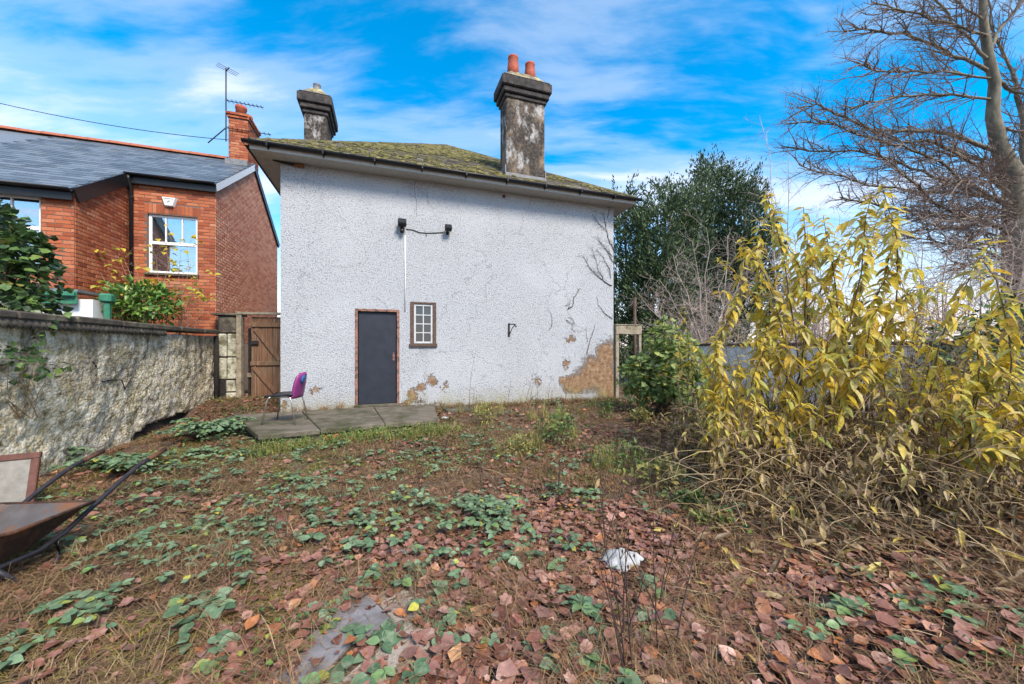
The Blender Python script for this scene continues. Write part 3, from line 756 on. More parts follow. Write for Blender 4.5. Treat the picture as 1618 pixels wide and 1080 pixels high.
# window openings
mw = [on_b(233, 400, ('y', 0))[0], on_b(312, 400, ('y', 0))[0], on_b(272, 432, ('y', 0))[2], on_b(272, 340, ('y', 0))[2]]
ww = [on_b(-40, 320, ('y', YW))[0], on_b(64, 320, ('y', YW))[0], on_b(30, 420, ('y', YW))[2], on_b(30, 306, ('y', YW))[2]]
XL = -7.0; YB = 2 * RY
s = Soup()
def wquad(s, p, q, z0, z1, z0b=None, z1b=None):
    s.add([(p[0], p[1], z0), (q[0], q[1], z0), (q[0], q[1], z1b or z1), (p[0], p[1], z1)], [(0, 1, 2, 3)])
def holed(s, x0, x1, y, z0, z1, h):
    a, b, c, d = h
    for (p, q, r, t) in ((x0, a, z0, z1), (b, x1, z0, z1), (a, b, z0, c), (a, b, d, z1)): wquad(s, (p, y), (q, y), r, t)
    dpt = 0.11
    s.add([(a, y, c), (a, y + dpt, c), (a, y + dpt, d), (a, y, d)], [(0, 1, 2, 3)]); s.add([(b, y, c), (b, y + dpt, c), (b, y + dpt, d), (b, y, d)], [(3, 2, 1, 0)])
    s.add([(a, y, d), (b, y, d), (b, y + dpt, d), (a, y + dpt, d)], [(3, 2, 1, 0)]); s.add([(a, y, c), (b, y, c), (b, y + dpt, c), (a, y + dpt, c)], [(0, 1, 2, 3)])
holed(s, XI, 0, 0, -0.3, ZE + 0.05, mw); holed(s, XL, XI, YW, -0.3, ZW + 0.05, ww)
s.add([(XI, YW, -0.3), (XI, 0, -0.3), (XI, 0, ZE + 0.08), (XI, YW, ZW + 0.08)], [(0, 1, 2, 3)])
bwall = s.build('wall', M_mortar, bh)
s = Soup(); s.add([(0, 0, -0.3), (0, YB, -0.3), (0, YB, rz_b(YB) - .1), (0, RY, RZ_ - .1), (0, 0, rz_b(0) - .1)], [(0, 1, 2, 3, 4)])
s.add([(XL, YB, -0.3), (0, YB, -0.3), (0, YB, rz_b(YB) - .1), (XL, YB, rz_b(YB) - .1)], [(0, 3, 2, 1)])
gwall = s.build('gable_wall', M_mortar2, bh)
vis = lambda x, y: y < 505 and x < 446
bm = []
def iv_main(h):
    iv = [(XI + 0.004, -0.0)]
    if mw[2] < h < mw[3] + 0.235: iv = cut(iv, [(mw[0] - (0.012 if h < mw[3] else 0.06), mw[1] + (0.012 if h < mw[3] else 0.06))])
    return iv
bm += brick_mats((0, 0, 0), (1, 0, 0), (0, 0, 1), (0, -1, 0), 1.62, ZE, iv_main)
def iv_wing(h):
    iv = [(-3.6, XI)]
    if ww[2] < h < ww[3] + 0.235: iv = cut(iv, [(ww[0] - .012, ww[1] + (.012 if h < ww[3] else 0.06))])
    return iv
bm += brick_mats((0, YW, 0), (1, 0, 0), (0, 0, 1), (0, -1, 0), 1.62, ZW, iv_wing)
bm += brick_mats((XI, 0, 0), (0, 1, 0), (0, 0, 1), (1, 0, 0), 1.62, ZE + 0.05, lambda h: [(max(YW + 0.012, RY - (RZ_ - .1 - h) / RP + 0.0), -0.008)])
for (o, hx_, hz2, yv) in ((mw, 0, 0, 0.0), (ww, 0, 0, YW)):              # soldier course of the window heads
    n = max(3, int((o[1] - o[0] + 0.12) / 0.075)); st_ = (o[1] - o[0] + 0.12) / n
    for k in range(n):
        x = o[0] - 0.06 + (k + .5) * st_; bow = 0.03 * (1 - ((k + .5) / n * 2 - 1) ** 2)
        bm.append(basis4(Vector((x, yv + 0.043, o[3] + 0.118 + bow * 0.3)), Vector((st_ - 0.01, 0, 0)), Vector((0, -0.10, 0)), Vector((0, 0, 0.215))))
pieces('brick', bwall, BRICK, bm, M_brick, 300, 'brickwork', vis)
gm = brick_mats((0, 0, 0), (0, 1, 0), (0, 0, 1), (1, 0, 0), 1.62, RZ_ - 0.12, lambda h: [(max(0.0, RY - (RZ_ - .12 - h) / RP) if h > rz_b(0) - .12 else 0.0, min(YB, RY + (RZ_ - .12 - h) / RP))])
pieces('brick', gwall, BRICK, gm, M_brick2, 300, 'brickwork', vis)
# roof
s = Soup(); ovx = 0.06
yw0, ym0 = YW - 0.14, -0.14
s.add([(XL, yw0, rz_b(yw0)), (XI + .02, yw0, rz_b(yw0)), (XI + .02, RY, RZ_), (XL, RY, RZ_)], [(0, 1, 2, 3)])
s.add([(XI + .02, ym0, rz_b(ym0)), (ovx, ym0, rz_b(ym0)), (ovx, RY, RZ_), (XI + .02, RY, RZ_)], [(0, 1, 2, 3)])
s.add([(XL, YB + .14, rz_b(YB + .14)), (ovx, YB + .14, rz_b(YB + .14)), (ovx, RY, RZ_), (XL, RY, RZ_)], [(3, 2, 1, 0)])
broof = s.build('roof', M_slate, bh)
sl2 = math.atan(RP); c2_, s2_ = math.cos(sl2), math.sin(sl2); sm = []; row = 0; q0 = 0.0; LS = (RY - yw0) / c2_
while q0 < LS - 0.15:
    yy = yw0 + q0 * c2_
    xr = ovx if yy >= ym0 - 0.02 else XI + 0.02
    x = -4.6 + (0.14 if row % 2 else 0)
    while x < xr:
        p, q = x, min(x + 0.275, xr)
        if q - p > 0.04:
            tl = 0.03 + rnd.uniform(-.006, .006); ey = Vector((0, math.cos(sl2 - tl), math.sin(sl2 - tl))); ez = Vector((0, -math.sin(sl2 - tl), math.cos(sl2 - tl)))
            sm.append(basis4(Vector(((p + q) / 2, yy, rz_b(yy) + 0.014)), Vector((q - p, 0, 0)), ey * 0.19, ez * 0.010))
        x += 0.28
    q0 += 0.19; row += 1
pieces('slate', broof, TILE, sm, M_slate, 300, 'slating')
hip((-6.2, RY, RZ_ + 0.02), (-0.62, RY, RZ_ + 0.02), broof, 'ridge_tile', M_ridge, step=0.46, r=0.11)
# fascias, gutters, pipes
def beam(name, A, B, h, t, material, parent, drop=0.0):
    """board from A to B: height h below the line, thickness t"""
    A, B = Vector(A), Vector(B); d = (B - A); L = d.length; ex = d / L
    up = Vector((0, 0, 1)); nn = ex.cross(up).normalized(); ez = nn.cross(ex).normalized()
    if ez.z < 0: ez = -ez; nn = -nn
    s = Soup(); s.add(*xf(boxT(0, L, -t / 2, t / 2, -h, 0), basis4(A, ex, nn, ez))); return s.build(name, material, parent)
beam('fascia', (XL, YW - 0.10, ZW + 0.04), (XI + 0.03, YW - 0.10, ZW + 0.04), 0.20, 0.03, M_blackp, bh)
beam('fascia', (XI + 0.03, -0.10, ZE + 0.04), (0.05, -0.10, ZE + 0.04), 0.20, 0.03, M_blackp, bh)
beam('barge_board', (XI + 0.045, YW - 0.11, ZW + 0.06), (XI + 0.045, -0.08, ZE + 0.09), 0.26, 0.03, M_blackp, bh)
beam('verge_board', (0.035, -0.12, rz_b(-.12) - 0.02), (0.035, RY, RZ_ - 0.02), 0.16, 0.05, M_white, bh)
beam('verge_board', (0.035, RY, RZ_ - 0.02), (0.035, YB + .1, rz_b(YB + .1) - 0.02), 0.16, 0.05, M_blackp, bh)
s = Soup(); gutter_prof(s, (XL, YW - 0.17, ZW + 0.04), (XI + 0.05, YW - 0.17, ZW + 0.04)); s.build('gutter', M_blackp, bh, True)
s = Soup(); gutter_prof(s, (XI + 0.02, -0.17, ZE + 0.04), (0.06, -0.17, ZE + 0.04)); s.build('gutter', M_blackp, bh, True)
dpx = XI + 0.075
s = Soup(); tube(s, [(dpx, -0.16, ZE), (dpx, -0.15, ZE - 0.10), (dpx, -0.06, ZE - 0.26), (dpx, -0.05, 1.5)], 0.036, 10); dp = s.build('downpipe', M_blackp, bh, True)
for z in (ZE - 0.5, ZE - 2.0, ZE - 3.0):
    s = Soup(); lathe(s, [(0.044, z), (0.044, z + 0.05)], 10, Matrix.Translation((dpx, -0.05, 0))); s.build('pipe_clip', M_blackp, dp, True)
def upvc(name, o, y, bars, split):
    a, b, c, d = o; f = 0.055; yy = y + 0.05
    w = obj_boxes(name, [(a, a + f, yy, yy + .06, c, d), (b - f, b, yy, yy + .06, c, d), (a + f + .001, b - f - .001, yy + .001, yy + .06, c, c + f), (a + f + .001, b - f - .001, yy + .001, yy + .06, d - f, d)], M_white, bh, 0.006)
    zm = c + (d - c) * split
    obj_boxes('transom', [(a + f, b - f, yy - 0.004, yy + 0.05, zm - 0.035, zm + 0.035)], M_white, w, 0.004)
    for k in range(1, bars):
        x = a + (b - a) * k / bars
        obj_boxes('mullion', [(x - 0.012, x + 0.012, yy + .004, yy + .05, zm + 0.036, d - f)], M_white, w)
    for k in range(bars):
        x0 = a + f + (b - a - 2 * f) * k / bars; x1 = a + f + (b - a - 2 * f) * (k + 1) / bars
        obj_boxes('pane', [(x0 + .003, x1 - .003, yy + .024, yy + .03, zm + 0.036, d - f)], M_pane, w)
    obj_boxes('pane', [(a + f, b - f, yy + .0245, yy + .0305, c + f, zm - 0.036)], M_pane, w)
    obj_boxes('sill', [(a - 0.04, b + 0.04, y - 0.06, yy + 0.01, c - 0.055, c - 0.002)], M_conc, w, 0.006)
    obj_boxes('blind', [(a + f, b - f, yy + .075, yy + .08, c + f, d - f)], M_blind, w)
M_pane = mat('reflective_pane', lambda t: t.n('MixShader', {0: 0.5, 1: t.n('BsdfTransparent', {'Color': (0.8, 0.87, 0.9)}).outputs[0], 2: t.n('BsdfGlossy', {'Color': (0.85, 0.9, 0.93), 'Roughness': 0.03}).outputs[0]}))
M_blind = m_plain('pale_blind', (0.30, 0.35, 0.38), 0.8, var=0.15)
upvc('window', mw, 0.0, 3, 0.52); upvc('window', ww, YW, 2, 0.55)
# alarm box
ax_, _, az_ = on_b(269, 319, ('y', 0))
s = Soup(); s.add([(ax_ - .15, -0.008, az_ + .10), (ax_ + .15, -0.008, az_ + .10), (ax_ + .085, -0.008, az_ - .12), (ax_ - .085, -0.008, az_ - .12),
       (ax_ - .125, -0.075, az_ + .085), (ax_ + .125, -0.075, az_ + .085), (ax_ + .07, -0.075, az_ - .10), (ax_ - .07, -0.075, az_ - .10)], [(4, 7, 6, 5), (0, 4, 5, 1), (1, 5, 6, 2), (2, 6, 7, 3), (3, 7, 4, 0)])
alarm = s.build('alarm_box', M_white, bh)
obj_boxes('emblem', [(ax_ - .09 + k * .03, ax_ - .09 + k * .03 + .02, -0.079, -0.0755, az_ + .045 - (k % 2) * .004, az_ + .062) for k in range(6)] + [(ax_ - .012, ax_ + .03, -0.079, -0.0755, az_ - .01, az_ + .008), (ax_ - .03, ax_ - .005, -0.079, -0.0755, az_ - .035, az_ - .018)], M_cable, alarm)
# chimney of the brick house
cs = thing_stack = obj_boxes('chimney', [(-0.50, -0.02, RY - 0.42, RY + 0.55, RZ_ - 0.45, RZ_ + 1.10)], M_mortar, bh)
cb = []
cb += brick_mats((0, RY - 0.42, 0), (1, 0, 0), (0, 0, 1), (0, -1, 0), RZ_ - 0.43, RZ_ + 1.08, lambda h: [(-0.50, -0.02)])
cb += brick_mats((-0.02, 0, 0), (0, 1, 0), (0, 0, 1), (1, 0, 0), RZ_ - 0.43, RZ_ + 1.08, lambda h: [(RY - 0.42, RY + 0.55)])
for k in range(2):                                                        # oversailing courses at the top
    g = 0.03 + 0.03 * k; z = RZ_ + 1.10 + 0.075 * k
    cb += brick_mats((0, RY - 0.42 - g, 0), (1, 0, 0), (0, 0, 1), (0, -1, 0), z, z + 0.07, lambda h: [(-0.50 - g, -0.02 + g)])
    cb += brick_mats((-0.02 + g, 0, 0), (0, 1, 0), (0, 0, 1), (1, 0, 0), z, z + 0.07, lambda h: [(RY - 0.42 - g, RY + 0.55 + g)])
pieces('brick', cs, BRICK, cb, M_brick, 300, 'brickwork')
obj_boxes('stack_top', [(-0.52, 0.0, RY - 0.44, RY + 0.57, RZ_ + 1.10, RZ_ + 1.27)], M_mortar, cs)
for (x, y) in ((-0.27, RY - 0.15), (-0.26, RY + 0.32)):
    s = Soup(); z = RZ_ + 1.26; lathe(s, [(0.15, z), (0.135, z + .24), (0.155, z + .26), (0.155, z + .34), (0.12, z + .34), (0.11, z + .2)], 14, Matrix.Translation((x, y, 0))); s.build('chimney_pot', M_terra, cs, True)
obj_boxes('flashing', [(-0.54, 0.02, RY - 0.60, RY - 0.425, RZ_ - 0.36, RZ_ - 0.18)], M_lead, cs, 0.01)
# television aerials
aer = thing('television_aerial', 'tall thin television aerial mast strapped beside the brick chimney', 'aerial', (0, 0, 0))
def bw(x, y, z): v = B0 + U * x + NV * y; return np.array((v[0], v[1], z))
mb = bw(-0.55, RY - 0.46, RZ_ + 0.35); mtop = mb + np.array((0, 0, 2.15))
s = Soup(); tube(s, [mb, mtop], 0.017, 6); s.build('mast', M_cable, aer)
def yagi(o, d, L, n, el, name='antenna'):
    d = np.array(d, float); d /= np.linalg.norm(d); sd = np.cross(d, (0, 0, 1)); sd /= np.linalg.norm(sd)
    s = Soup(); tube(s, [o, o + d * L], 0.012, 5)
    for k in range(n):
        c = o + d * (L * (k + .5) / n); tube(s, [c - sd * el - np.array((0, 0, .0)), c + sd * el], 0.007, 4)
        tube(s, [c, c + np.array((0, 0, .05))], 0.006, 4)
    s.build(name, M_cable, aer)
yagi(mtop - np.array((0, 0, .95)), (0.92, 0.3, -0.02), 0.95, 9, 0.10)
yagi(mtop - np.array((0, 0, .1)), (0.7, -0.5, 0.0), 0.25, 3, 0.26)
yagi(mtop - np.array((0, 0, 1.75)), (0.9, 0.3, 0.0), 1.15, 10, 0.10)
s = Soup(); tube(s, [mb + np.array((0, 0, .5)), mtop - np.array((0, 0, 1.75))], 0.01, 5)
tube(s, [mtop - np.array((0, 0, 1.75)), mtop - np.array((0.45, 0.1, 2.25))], 0.016, 5); s.build('reflector', M_cable, aer)
# lean-to with green gutter
lt = thing('lean_to', 'low white lean-to with green fascia behind the garden wall', 'lean-to', (0, 0, 0))
lo = P(130, 505, 6.55)
def lt_pt(a, b, z): v = np.array((lo.x, lo.y)) + U * a + NV * b; return (v[0], v[1], z)
def lbox(name, a0, a1, b0, b1, z0, z1, m, parent=lt, bev=0.0):
    s = Soup(); M = Matrix.Translation((lo.x, lo.y, 0)) @ rot2(ANG); s.add(*xf(bevelT(a0, a1, b0, b1, z0, z1, bev) if bev else boxT(a0, a1, b0, b1, z0, z1), M)); return s.build(name, m, parent)
lbox('wall', -3.0, 0.14, 0.0, 0.42, 0.0, 2.34, M_white)
lbox('roof', -3.05, 0.0, -0.10, 0.44, 2.46, 2.50, M_lead)
lbox('fascia', -3.05, 0.0, -0.13, -0.101, 2.24, 2.46, M_greenp, bev=0.006)
lbox('gutter', -3.05, 0.0, -0.20, -0.131, 2.36, 2.455, M_greenp, bev=0.02)
lbox('hopper', 0.19, 0.37, 0.02, 0.20, 2.30, 2.46, M_greenp, bev=0.03)
lbox('downpipe', 0.24, 0.33, 0.06, 0.15, 0.5, 2.30, M_greenp, bev=0.02)
# telephone wire
s = Soup(); A = np.array(P(-260, 92, 9.5)); Bw = bw(-0.3, RY + 0.2, RZ_ + 0.75); ts = np.linspace(0, 1, 24)[:, None]
wire = A * (1 - ts) + Bw * ts; wire[:, 2] -= 0.35 * (4 * ts * (1 - ts))[:, 0]; tube(s, wire, 0.010, 5)
tag(s.build('telephone_wire', M_cable), 'thin dark telephone wire crossing the sky above the slate roof', 'wire')

# ------------------------------------------------------------------ platform, garden wall, gate
def hw(a, b, z): v = HC + U * a + NV * b; return Vector((v[0], v[1], z))
slab = thing('concrete_platform', 'mossy grey concrete platform along the foot of the white house', 'platform', (0, 0, 0))
SZ = 0.285
fl, fr = on_plane(408, 686, (0, 0, SZ), (0, 0, 1)), on_plane(692, 661, (0, 0, SZ), (0, 0, 1))
bl_, br = hw(-1.35, 0.9, SZ), hw(on_wall(684, 640)[0], -0.18, SZ)
bl_ = Vector((-5.05, 6.75, SZ))
def prism(name, quad, z0, z1, m, parent, jit=0.012, n=14):
    """slab with slightly chipped front edge"""
    a, b, c, d = [np.array(q)[:2] for q in quad]            # front-left, front-right, back-right, back-left
    top, ring = [], []
    for k in range(n + 1):
        t = k / n; p = a * (1 - t) + b * t; p = p + (b - a)[::-1] * np.array((1, -1)) / np.linalg.norm(b - a) * rnd.uniform(-jit, jit); ring.append(p)
    ring += [c, d]
    N = len(ring); V = [(*p, z1) for p in ring] + [(*p, z0) for p in ring] ; cen = np.mean(ring, 0)
    V = [(p[0], p[1], z1 - 0.012) for p in ring] + [(p[0], p[1], z0) for p in ring] + [(*(p + (cen - p) / np.linalg.norm(cen - p) * 0.02), z1) for p in ring]
    F = [tuple(range(2 * N, 3 * N))]
    for k in range(N):
        j = (k + 1) % N; F.append((k + N, j + N, j, k)); F.append((k, j, j + 2 * N, k + 2 * N))
    s = Soup(); s.add(V, F); return s.build(name, m, parent)
for t0, t1 in ((0.0, 0.30), (0.305, 0.66), (0.665, 1.0)):
    prism('slab', [fl.lerp(fr, t0), fl.lerp(fr, t1), bl_.lerp(br, t1), bl_.lerp(br, t0)], 0.215 - rnd.uniform(0, .01), SZ - rnd.uniform(0, 0.01), M_conc, slab)
inn = 0.10
prism('plinth', [fl.lerp(fr, 0.01) + Vector((-NV[0], NV[1], 0)) * inn, fl.lerp(fr, 0.985) + Vector((-NV[0], NV[1], 0)) * inn, br, bl_], -0.1, 0.213, M_conc, slab, 0.02)
q = [hw(on_wall(700, 640)[0], -0.75, 0), hw(on_wall(745, 640)[0], -0.7, 0), hw(on_wall(745, 640)[0], -0.1, 0), hw(on_wall(695, 640)[0], -0.1, 0)]
tag(prism('paving_slab', q, 0.05, 0.20, M_conc, None), 'small grey paving slab beside the end of the concrete platform', 'paving slab')

# garden wall: dark core with a coat of old render whose foot has broken away
GW = thing('garden_wall', 'old blotchy rendered garden wall with dark coping along the brick house', 'wall', (GWP[0], GWP[1], 0), ANG)
GL = 6.9                                        # local y from -GL to 0, face at x = 0 looking along +x
GT = 1.735
def on_gw(px, py):
    w = on_plane(px, py, (GWP[0], GWP[1], 0), (U[0], U[1], 0)); r = np.array((w.x, w.y)) - GWP
    return float(r @ NV), w.z
obj_boxes('core', [(-0.26, -0.055, -GL, 0.0, -0.3, GT)], M_void, GW)  # near-black core paints the shade of the hollow behind the broken render
hp = [on_gw(x, y) for x, y in ((208, 712), (214, 690), (236, 672), (262, 664), (285, 652), (303, 650), (330, 640))]
hy = [p[0] for p in hp]; hz2 = [p[1] for p in hp]
ns, nz = 190, 56
yy = np.linspace(-GL, 0.0, ns); zz = np.linspace(-0.25, GT, nz); YY, ZZ = np.meshgrid(yy, zz, indexing='ij')
XX = 0.10 * (fbm(YY * 1.3, ZZ * 1.3, 31) - 0.5) + 0.055 * (fbm(YY * 6, ZZ * 6, 37) - 0.5) + 0.02 * (nr.random(YY.shape) - 0.5)
low = np.interp(YY, hy, hz2, left=-9, right=-9) + 0.035 * (fbm(YY * 9, YY * 0 + 2, 41) - 0.5)
hole = (ZZ < low) & (YY > hy[0]) & (YY < hy[-1])
Q = []
for i in range(ns - 1):
    for j in range(nz - 1):
        if hole[i, j] or hole[i + 1, j] or hole[i, j + 1] or hole[i + 1, j + 1]: continue
        Q.append((i * nz + j, (i + 1) * nz + j, (i + 1) * nz + j + 1, i * nz + j + 1))
s = Soup(); s.addf(np.stack([XX, YY, ZZ], -1).reshape(-1, 3), {4: np.array(Q)}); coat = s.build('render_coat', M_oldwall, GW, True)
md = coat.modifiers.new('thickness', 'SOLIDIFY'); md.thickness = 0.05; md.offset = -1
y = -GL + 0.05
while y < -0.15:                                # coping stones
    L = min(rnd.uniform(0.75, 1.0), -0.02 - y)
    s = Soup(); V, F = bevelT(-0.34, 0.085, y, y + L - 0.012, GT + 0.06, GT + 0.15, 0.018); V = np.array(V); V[:, 2] += rnd.uniform(-.008, .008); s.add(V, F)
    s.build('coping_stone', M_coping, GW); y += L
ny_ = 420; yv = np.linspace(-GL + .05, -2.15, ny_); wv = 0.016 * np.sin(yv * 2 * math.pi / 0.085)      # corrugated strip under the coping
V = np.concatenate([np.stack([0.060 + wv * .25, yv, np.full(ny_, GT + 0.058)], -1), np.stack([0.074 + wv * .35, yv, GT - 0.03 + 1.1 * wv], -1)])
k = np.arange(ny_ - 1); s = Soup(); s.addf(V, {4: np.stack([k, k + 1, ny_ + k + 1, ny_ + k], -1)})
st_ = s.build('drip_strip', M_coping, GW, True); md = st_.modifiers.new('thickness', 'SOLIDIFY'); md.thickness = 0.008
s = Soup(); tube(s, [(0.03, -0.02, 0.1), (0.035, -0.02, 1.0), (0.03, -0.015, GT + 0.02)], 0.05, 8); s.build('end_pipe', M_void, GW, True)
# cracks scratched in the coat: short dark gashes
for (pts) in (((135, 607), (141, 619)), ((158, 603), (175, 600), (192, 600), (197, 615), (204, 602), (207, 598)), ((146, 571), (152, 579))):
    pp = [on_gw(*p_) for p_ in pts]; s = Soup(); tube(s, [(0.004, a, b) for a, b in pp], [0.008] * len(pp), 5); s.build('crack', M_void, GW)

# gate pier of blocks, post and timber gate
GD = 8.75                                       # distance of the gate
def gp(px, py, d=GD): return P(px, py, d)
pier = thing('gate_pier', 'pale lichen-covered block pier between garden wall and timber gate', 'pier', (0, 0, 0))
M0 = Matrix.Translation(gp(344, 548)) @ rot2(ANG); wP = (373 - 344) / FOC * GD * 0.98
def zpx(py, d=GD): return CAMZ + (HZ - py) / FOC * d
rows = [(498, 526), (526.5, 564), (564.5, 600), (600.5, 620), (620.5, 640)]
for k, (a, b) in enumerate(rows):
    z1_, z0_ = zpx(a) - CAMZ, zpx(b) - CAMZ
    if k == 0: cuts = [0, 1.0]
    else: cuts = [0, 0.42, 1.0] if k < 3 else [0.35, 1.0]
    for c0, c1 in zip(cuts[:-1], cuts[1:]):
        s = Soup(); T = bevelT(c0 * wP + 0.006, c1 * wP - 0.006, rnd.uniform(-0.02, 0.02), 0.40, z0_ + 0.008, z1_ - 0.006, 0.02)
        s.add(*xf(T, M0)); s.build('block', M_block if k else M_coping, pier)
s = Soup(); s.add(*xf(boxT(0.012, wP - 0.014, 0.03, 0.38, zpx(640) - CAMZ, zpx(499) - CAMZ), M0)); s.build('mortar_core', M_void, pier)
s = Soup(); s.add(*xf(bevelT(-0.12, wP + 0.05, -0.05, 0.42, zpx(498) - CAMZ + .004, zpx(494) - CAMZ, 0.01), M0)); s.build('cap', M_coping, pier)

gate = thing('timber_gate', 'weathered brown ledged and braced timber gate beside the white house', 'gate', (0, 0, 0))
MG = Matrix.Translation(gp(374, 548)) @ rot2(ANG * 0.6); gs = GD / FOC
def gbox(name, x0, x1, y0_, y1_, pa, pb_, m, bev=0.006, parent=gate):
    s = Soup(); s.add(*xf(bevelT(x0 * gs, x1 * gs, y0_, y1_, zpx(pb_) - CAMZ, zpx(pa) - CAMZ, bev), MG)); return s.build(name, m, parent)
gbox('post', 1, 8, -0.06, 0.06, 497, 645, M_palewood)
gbox('lintel', 0, 78, -0.07, 0.07, 492.5, 496.5, M_palewood)
bx = 20.0
for k in range(7):
    w_ = rnd.choice((7.2, 7.8, 8.4)); gbox('board', bx, bx + w_ - 0.35, 0.02 + rnd.uniform(-.004, .004), 0.045, 500 + rnd.uniform(-.6, .6), 633 + rnd.uniform(-1, 2), M_wood, 0.004); bx += w_
for (a, b) in ((509, 516), (571, 577.5), (628, 632)):
    gbox('ledge', 19.5, bx, -0.018, 0.019, a, b, M_wood)
def brace(x0, p0, x1, p1):
    A = Vector((x0 * gs, 0, zpx(p0) - CAMZ)); B = Vector((x1 * gs, 0, zpx(p1) - CAMZ)); d = B - A; L = d.length; ex = d / L; ez = Vector((0, 1, 0)).cross(ex) * -1
    s = Soup(); s.add(*xf(xf(bevelT(0, L, -0.02, 0.017, -0.045, 0.045, 0.006), basis4(A, ex, Vector((0, 1, 0)), ez)), MG)); s.build('brace', M_wood, gate)
brace(26, 519, 62, 570); brace(24, 580, 56, 622)
gbox('latch', 20, 32, -0.03, -0.019, 538, 544, M_void)
# boards in the gap beside the gate, its darkness put into their colour
fb = thing('gap_shade_boards', 'boards coloured near-black for the dark gap between gate post and gate', 'fence', (0, 0, 0))
for k in range(3): gbox('board', 8.6 + k * 3.8, 12.2 + k * 3.8, 0.25, 0.28, 518, 640, M_void if k < 2 else M_wood, 0.003, fb)
gbox('rail', 8.6, 20, 0.20, 0.24, 590, 597, M_palewood, 0.004, fb)

# ------------------------------------------------------------------ lamps, cable and bracket on the white wall
def floodlight(px, py, label, tilt, wd, ht):
    x, z = on_wall(px, py); c = hw(x, 0, z)
    f = thing('floodlight', label, 'floodlight', c, ANG)
    Mx = Matrix.Translation((0, -0.13, 0.02)) @ Matrix.Rotation(tilt, 4, 'X')
    s = Soup(); s.add(*xf(bevelT(-wd / 2, wd / 2, -0.06, 0.05, -ht / 2, ht / 2, 0.015), Mx)); s.build('housing', M_blackp, f)
    s = Soup(); s.add(*xf(bevelT(-wd / 2 + .015, wd / 2 - .015, -0.066, -0.058, -ht / 2 + .02, ht / 2 - .015, 0.003), Mx)); s.build('lens', M_glass, f)
    s = Soup()
    for k in range(5): s.add(*xf(boxT(-wd / 2 + .02 + k * (wd - .05) / 4, -wd / 2 + .028 + k * (wd - .05) / 4, 0.048, 0.075, -ht / 2 + .02, ht / 2 - .02), Mx))
    s.build('cooling_fins', M_blackp, f)
    s = Soup(); tube(s, [(0, -0.10, 0.0), (0, -0.05, -0.05), (0, -0.002, -0.06)], 0.014, 6); s.add(*boxT(-0.03, 0.03, -0.012, -0.001, -0.10, -0.02)); s.build('bracket', M_blackp, f)
    return f
f1 = floodlight(635, 356, 'larger black floodlight with sensor above the conduit', -0.55, 0.175, 0.15)
s = Soup(); lathe(s, [(0.02, -0.19), (0.045, -0.165), (0.05, -0.12), (0.02, -0.10)], 12, Matrix.Translation((0.0, -0.09, 0))); s.build('motion_sensor', M_blackp, f1, True)
floodlight(707, 364, 'smaller black floodlight at the end of the wall cable', -0.5, 0.15, 0.125)
x, z = on_wall(640, 372); x2, z2 = on_wall(640, 491)
s = Soup(); tube(s, [hw(x, -0.016, z), hw(x + .004, -0.016, (z + z2) / 2), hw(x2, -0.016, z2)], 0.013, 8)
cond = tag(s.build('conduit', M_white, None, True), 'thin white cable conduit running down the wall below the lamp', 'conduit')
s = Soup(); pts = [on_wall(*p_) for p_ in ((642, 362), (652, 363), (662, 367), (673, 368), (686, 368), (700, 367))]
tube(s, [hw(a, -0.012, b) for a, b in pts], 0.008, 5); xa, za = pts[3]; tube(s, [hw(xa, -0.012, za), hw(xa + .01, -0.014, za - .07)], 0.008, 5)
tag(s.build('lamp_cable', M_cable, None, True), 'loose black cable linking the two floodlights', 'cable')
bxl, bzl = on_wall(804, 515)
br_ = thing('hanging_bracket', 'small black triangular iron bracket on the white wall', 'bracket', hw(bxl, 0, bzl), ANG)
obj_boxes('back_plate', [(-0.02, 0.02, -0.014, -0.001, -0.25, 0.07)], M_blackp, br_, 0.003)
s = Soup(); tube(s, [(0, -0.01, 0.04), (0.04, -0.14, 0.04), (0.08, -0.24, 0.03)], 0.014, 6); s.build('arm', M_blackp, br_)
s = Soup(); tube(s, [(0, -0.012, -0.22), (0.04, -0.12, -0.06), (0.075, -0.22, 0.025)], 0.010, 6); s.build('stay', M_blackp, br_)
s = Soup(); a = np.linspace(0, 4.6, 9); tube(s, np.stack([0.085 + 0 * a, -0.25 + 0.035 * np.sin(a), 0.0 + 0.035 * np.cos(a)], -1), 0.009, 5); s.build('hook', M_blackp, br_)

# ------------------------------------------------------------------ chair
M_purple = m_plain('purple_plastic', (0.20, 0.034, 0.155), 0.42, var=0.12, bs=0.06)
M_bluepad = m_plain('blue_pad', (0.02, 0.10, 0.26), 0.5, var=0.3, bs=0.1)
M_seat = m_plain('black_vinyl', (0.022, 0.022, 0.025), 0.42, var=0.3, bs=0.2)
cpos = on_plane(447, 668, (0, 0, SZ), (0, 0, 1))
chair = thing('stacking_chair', 'purple-backed chair with black seat and dull metal legs on the platform', 'chair', (cpos.x - 0.02, cpos.y + 0.10, SZ - 0.004), math.radians(186))
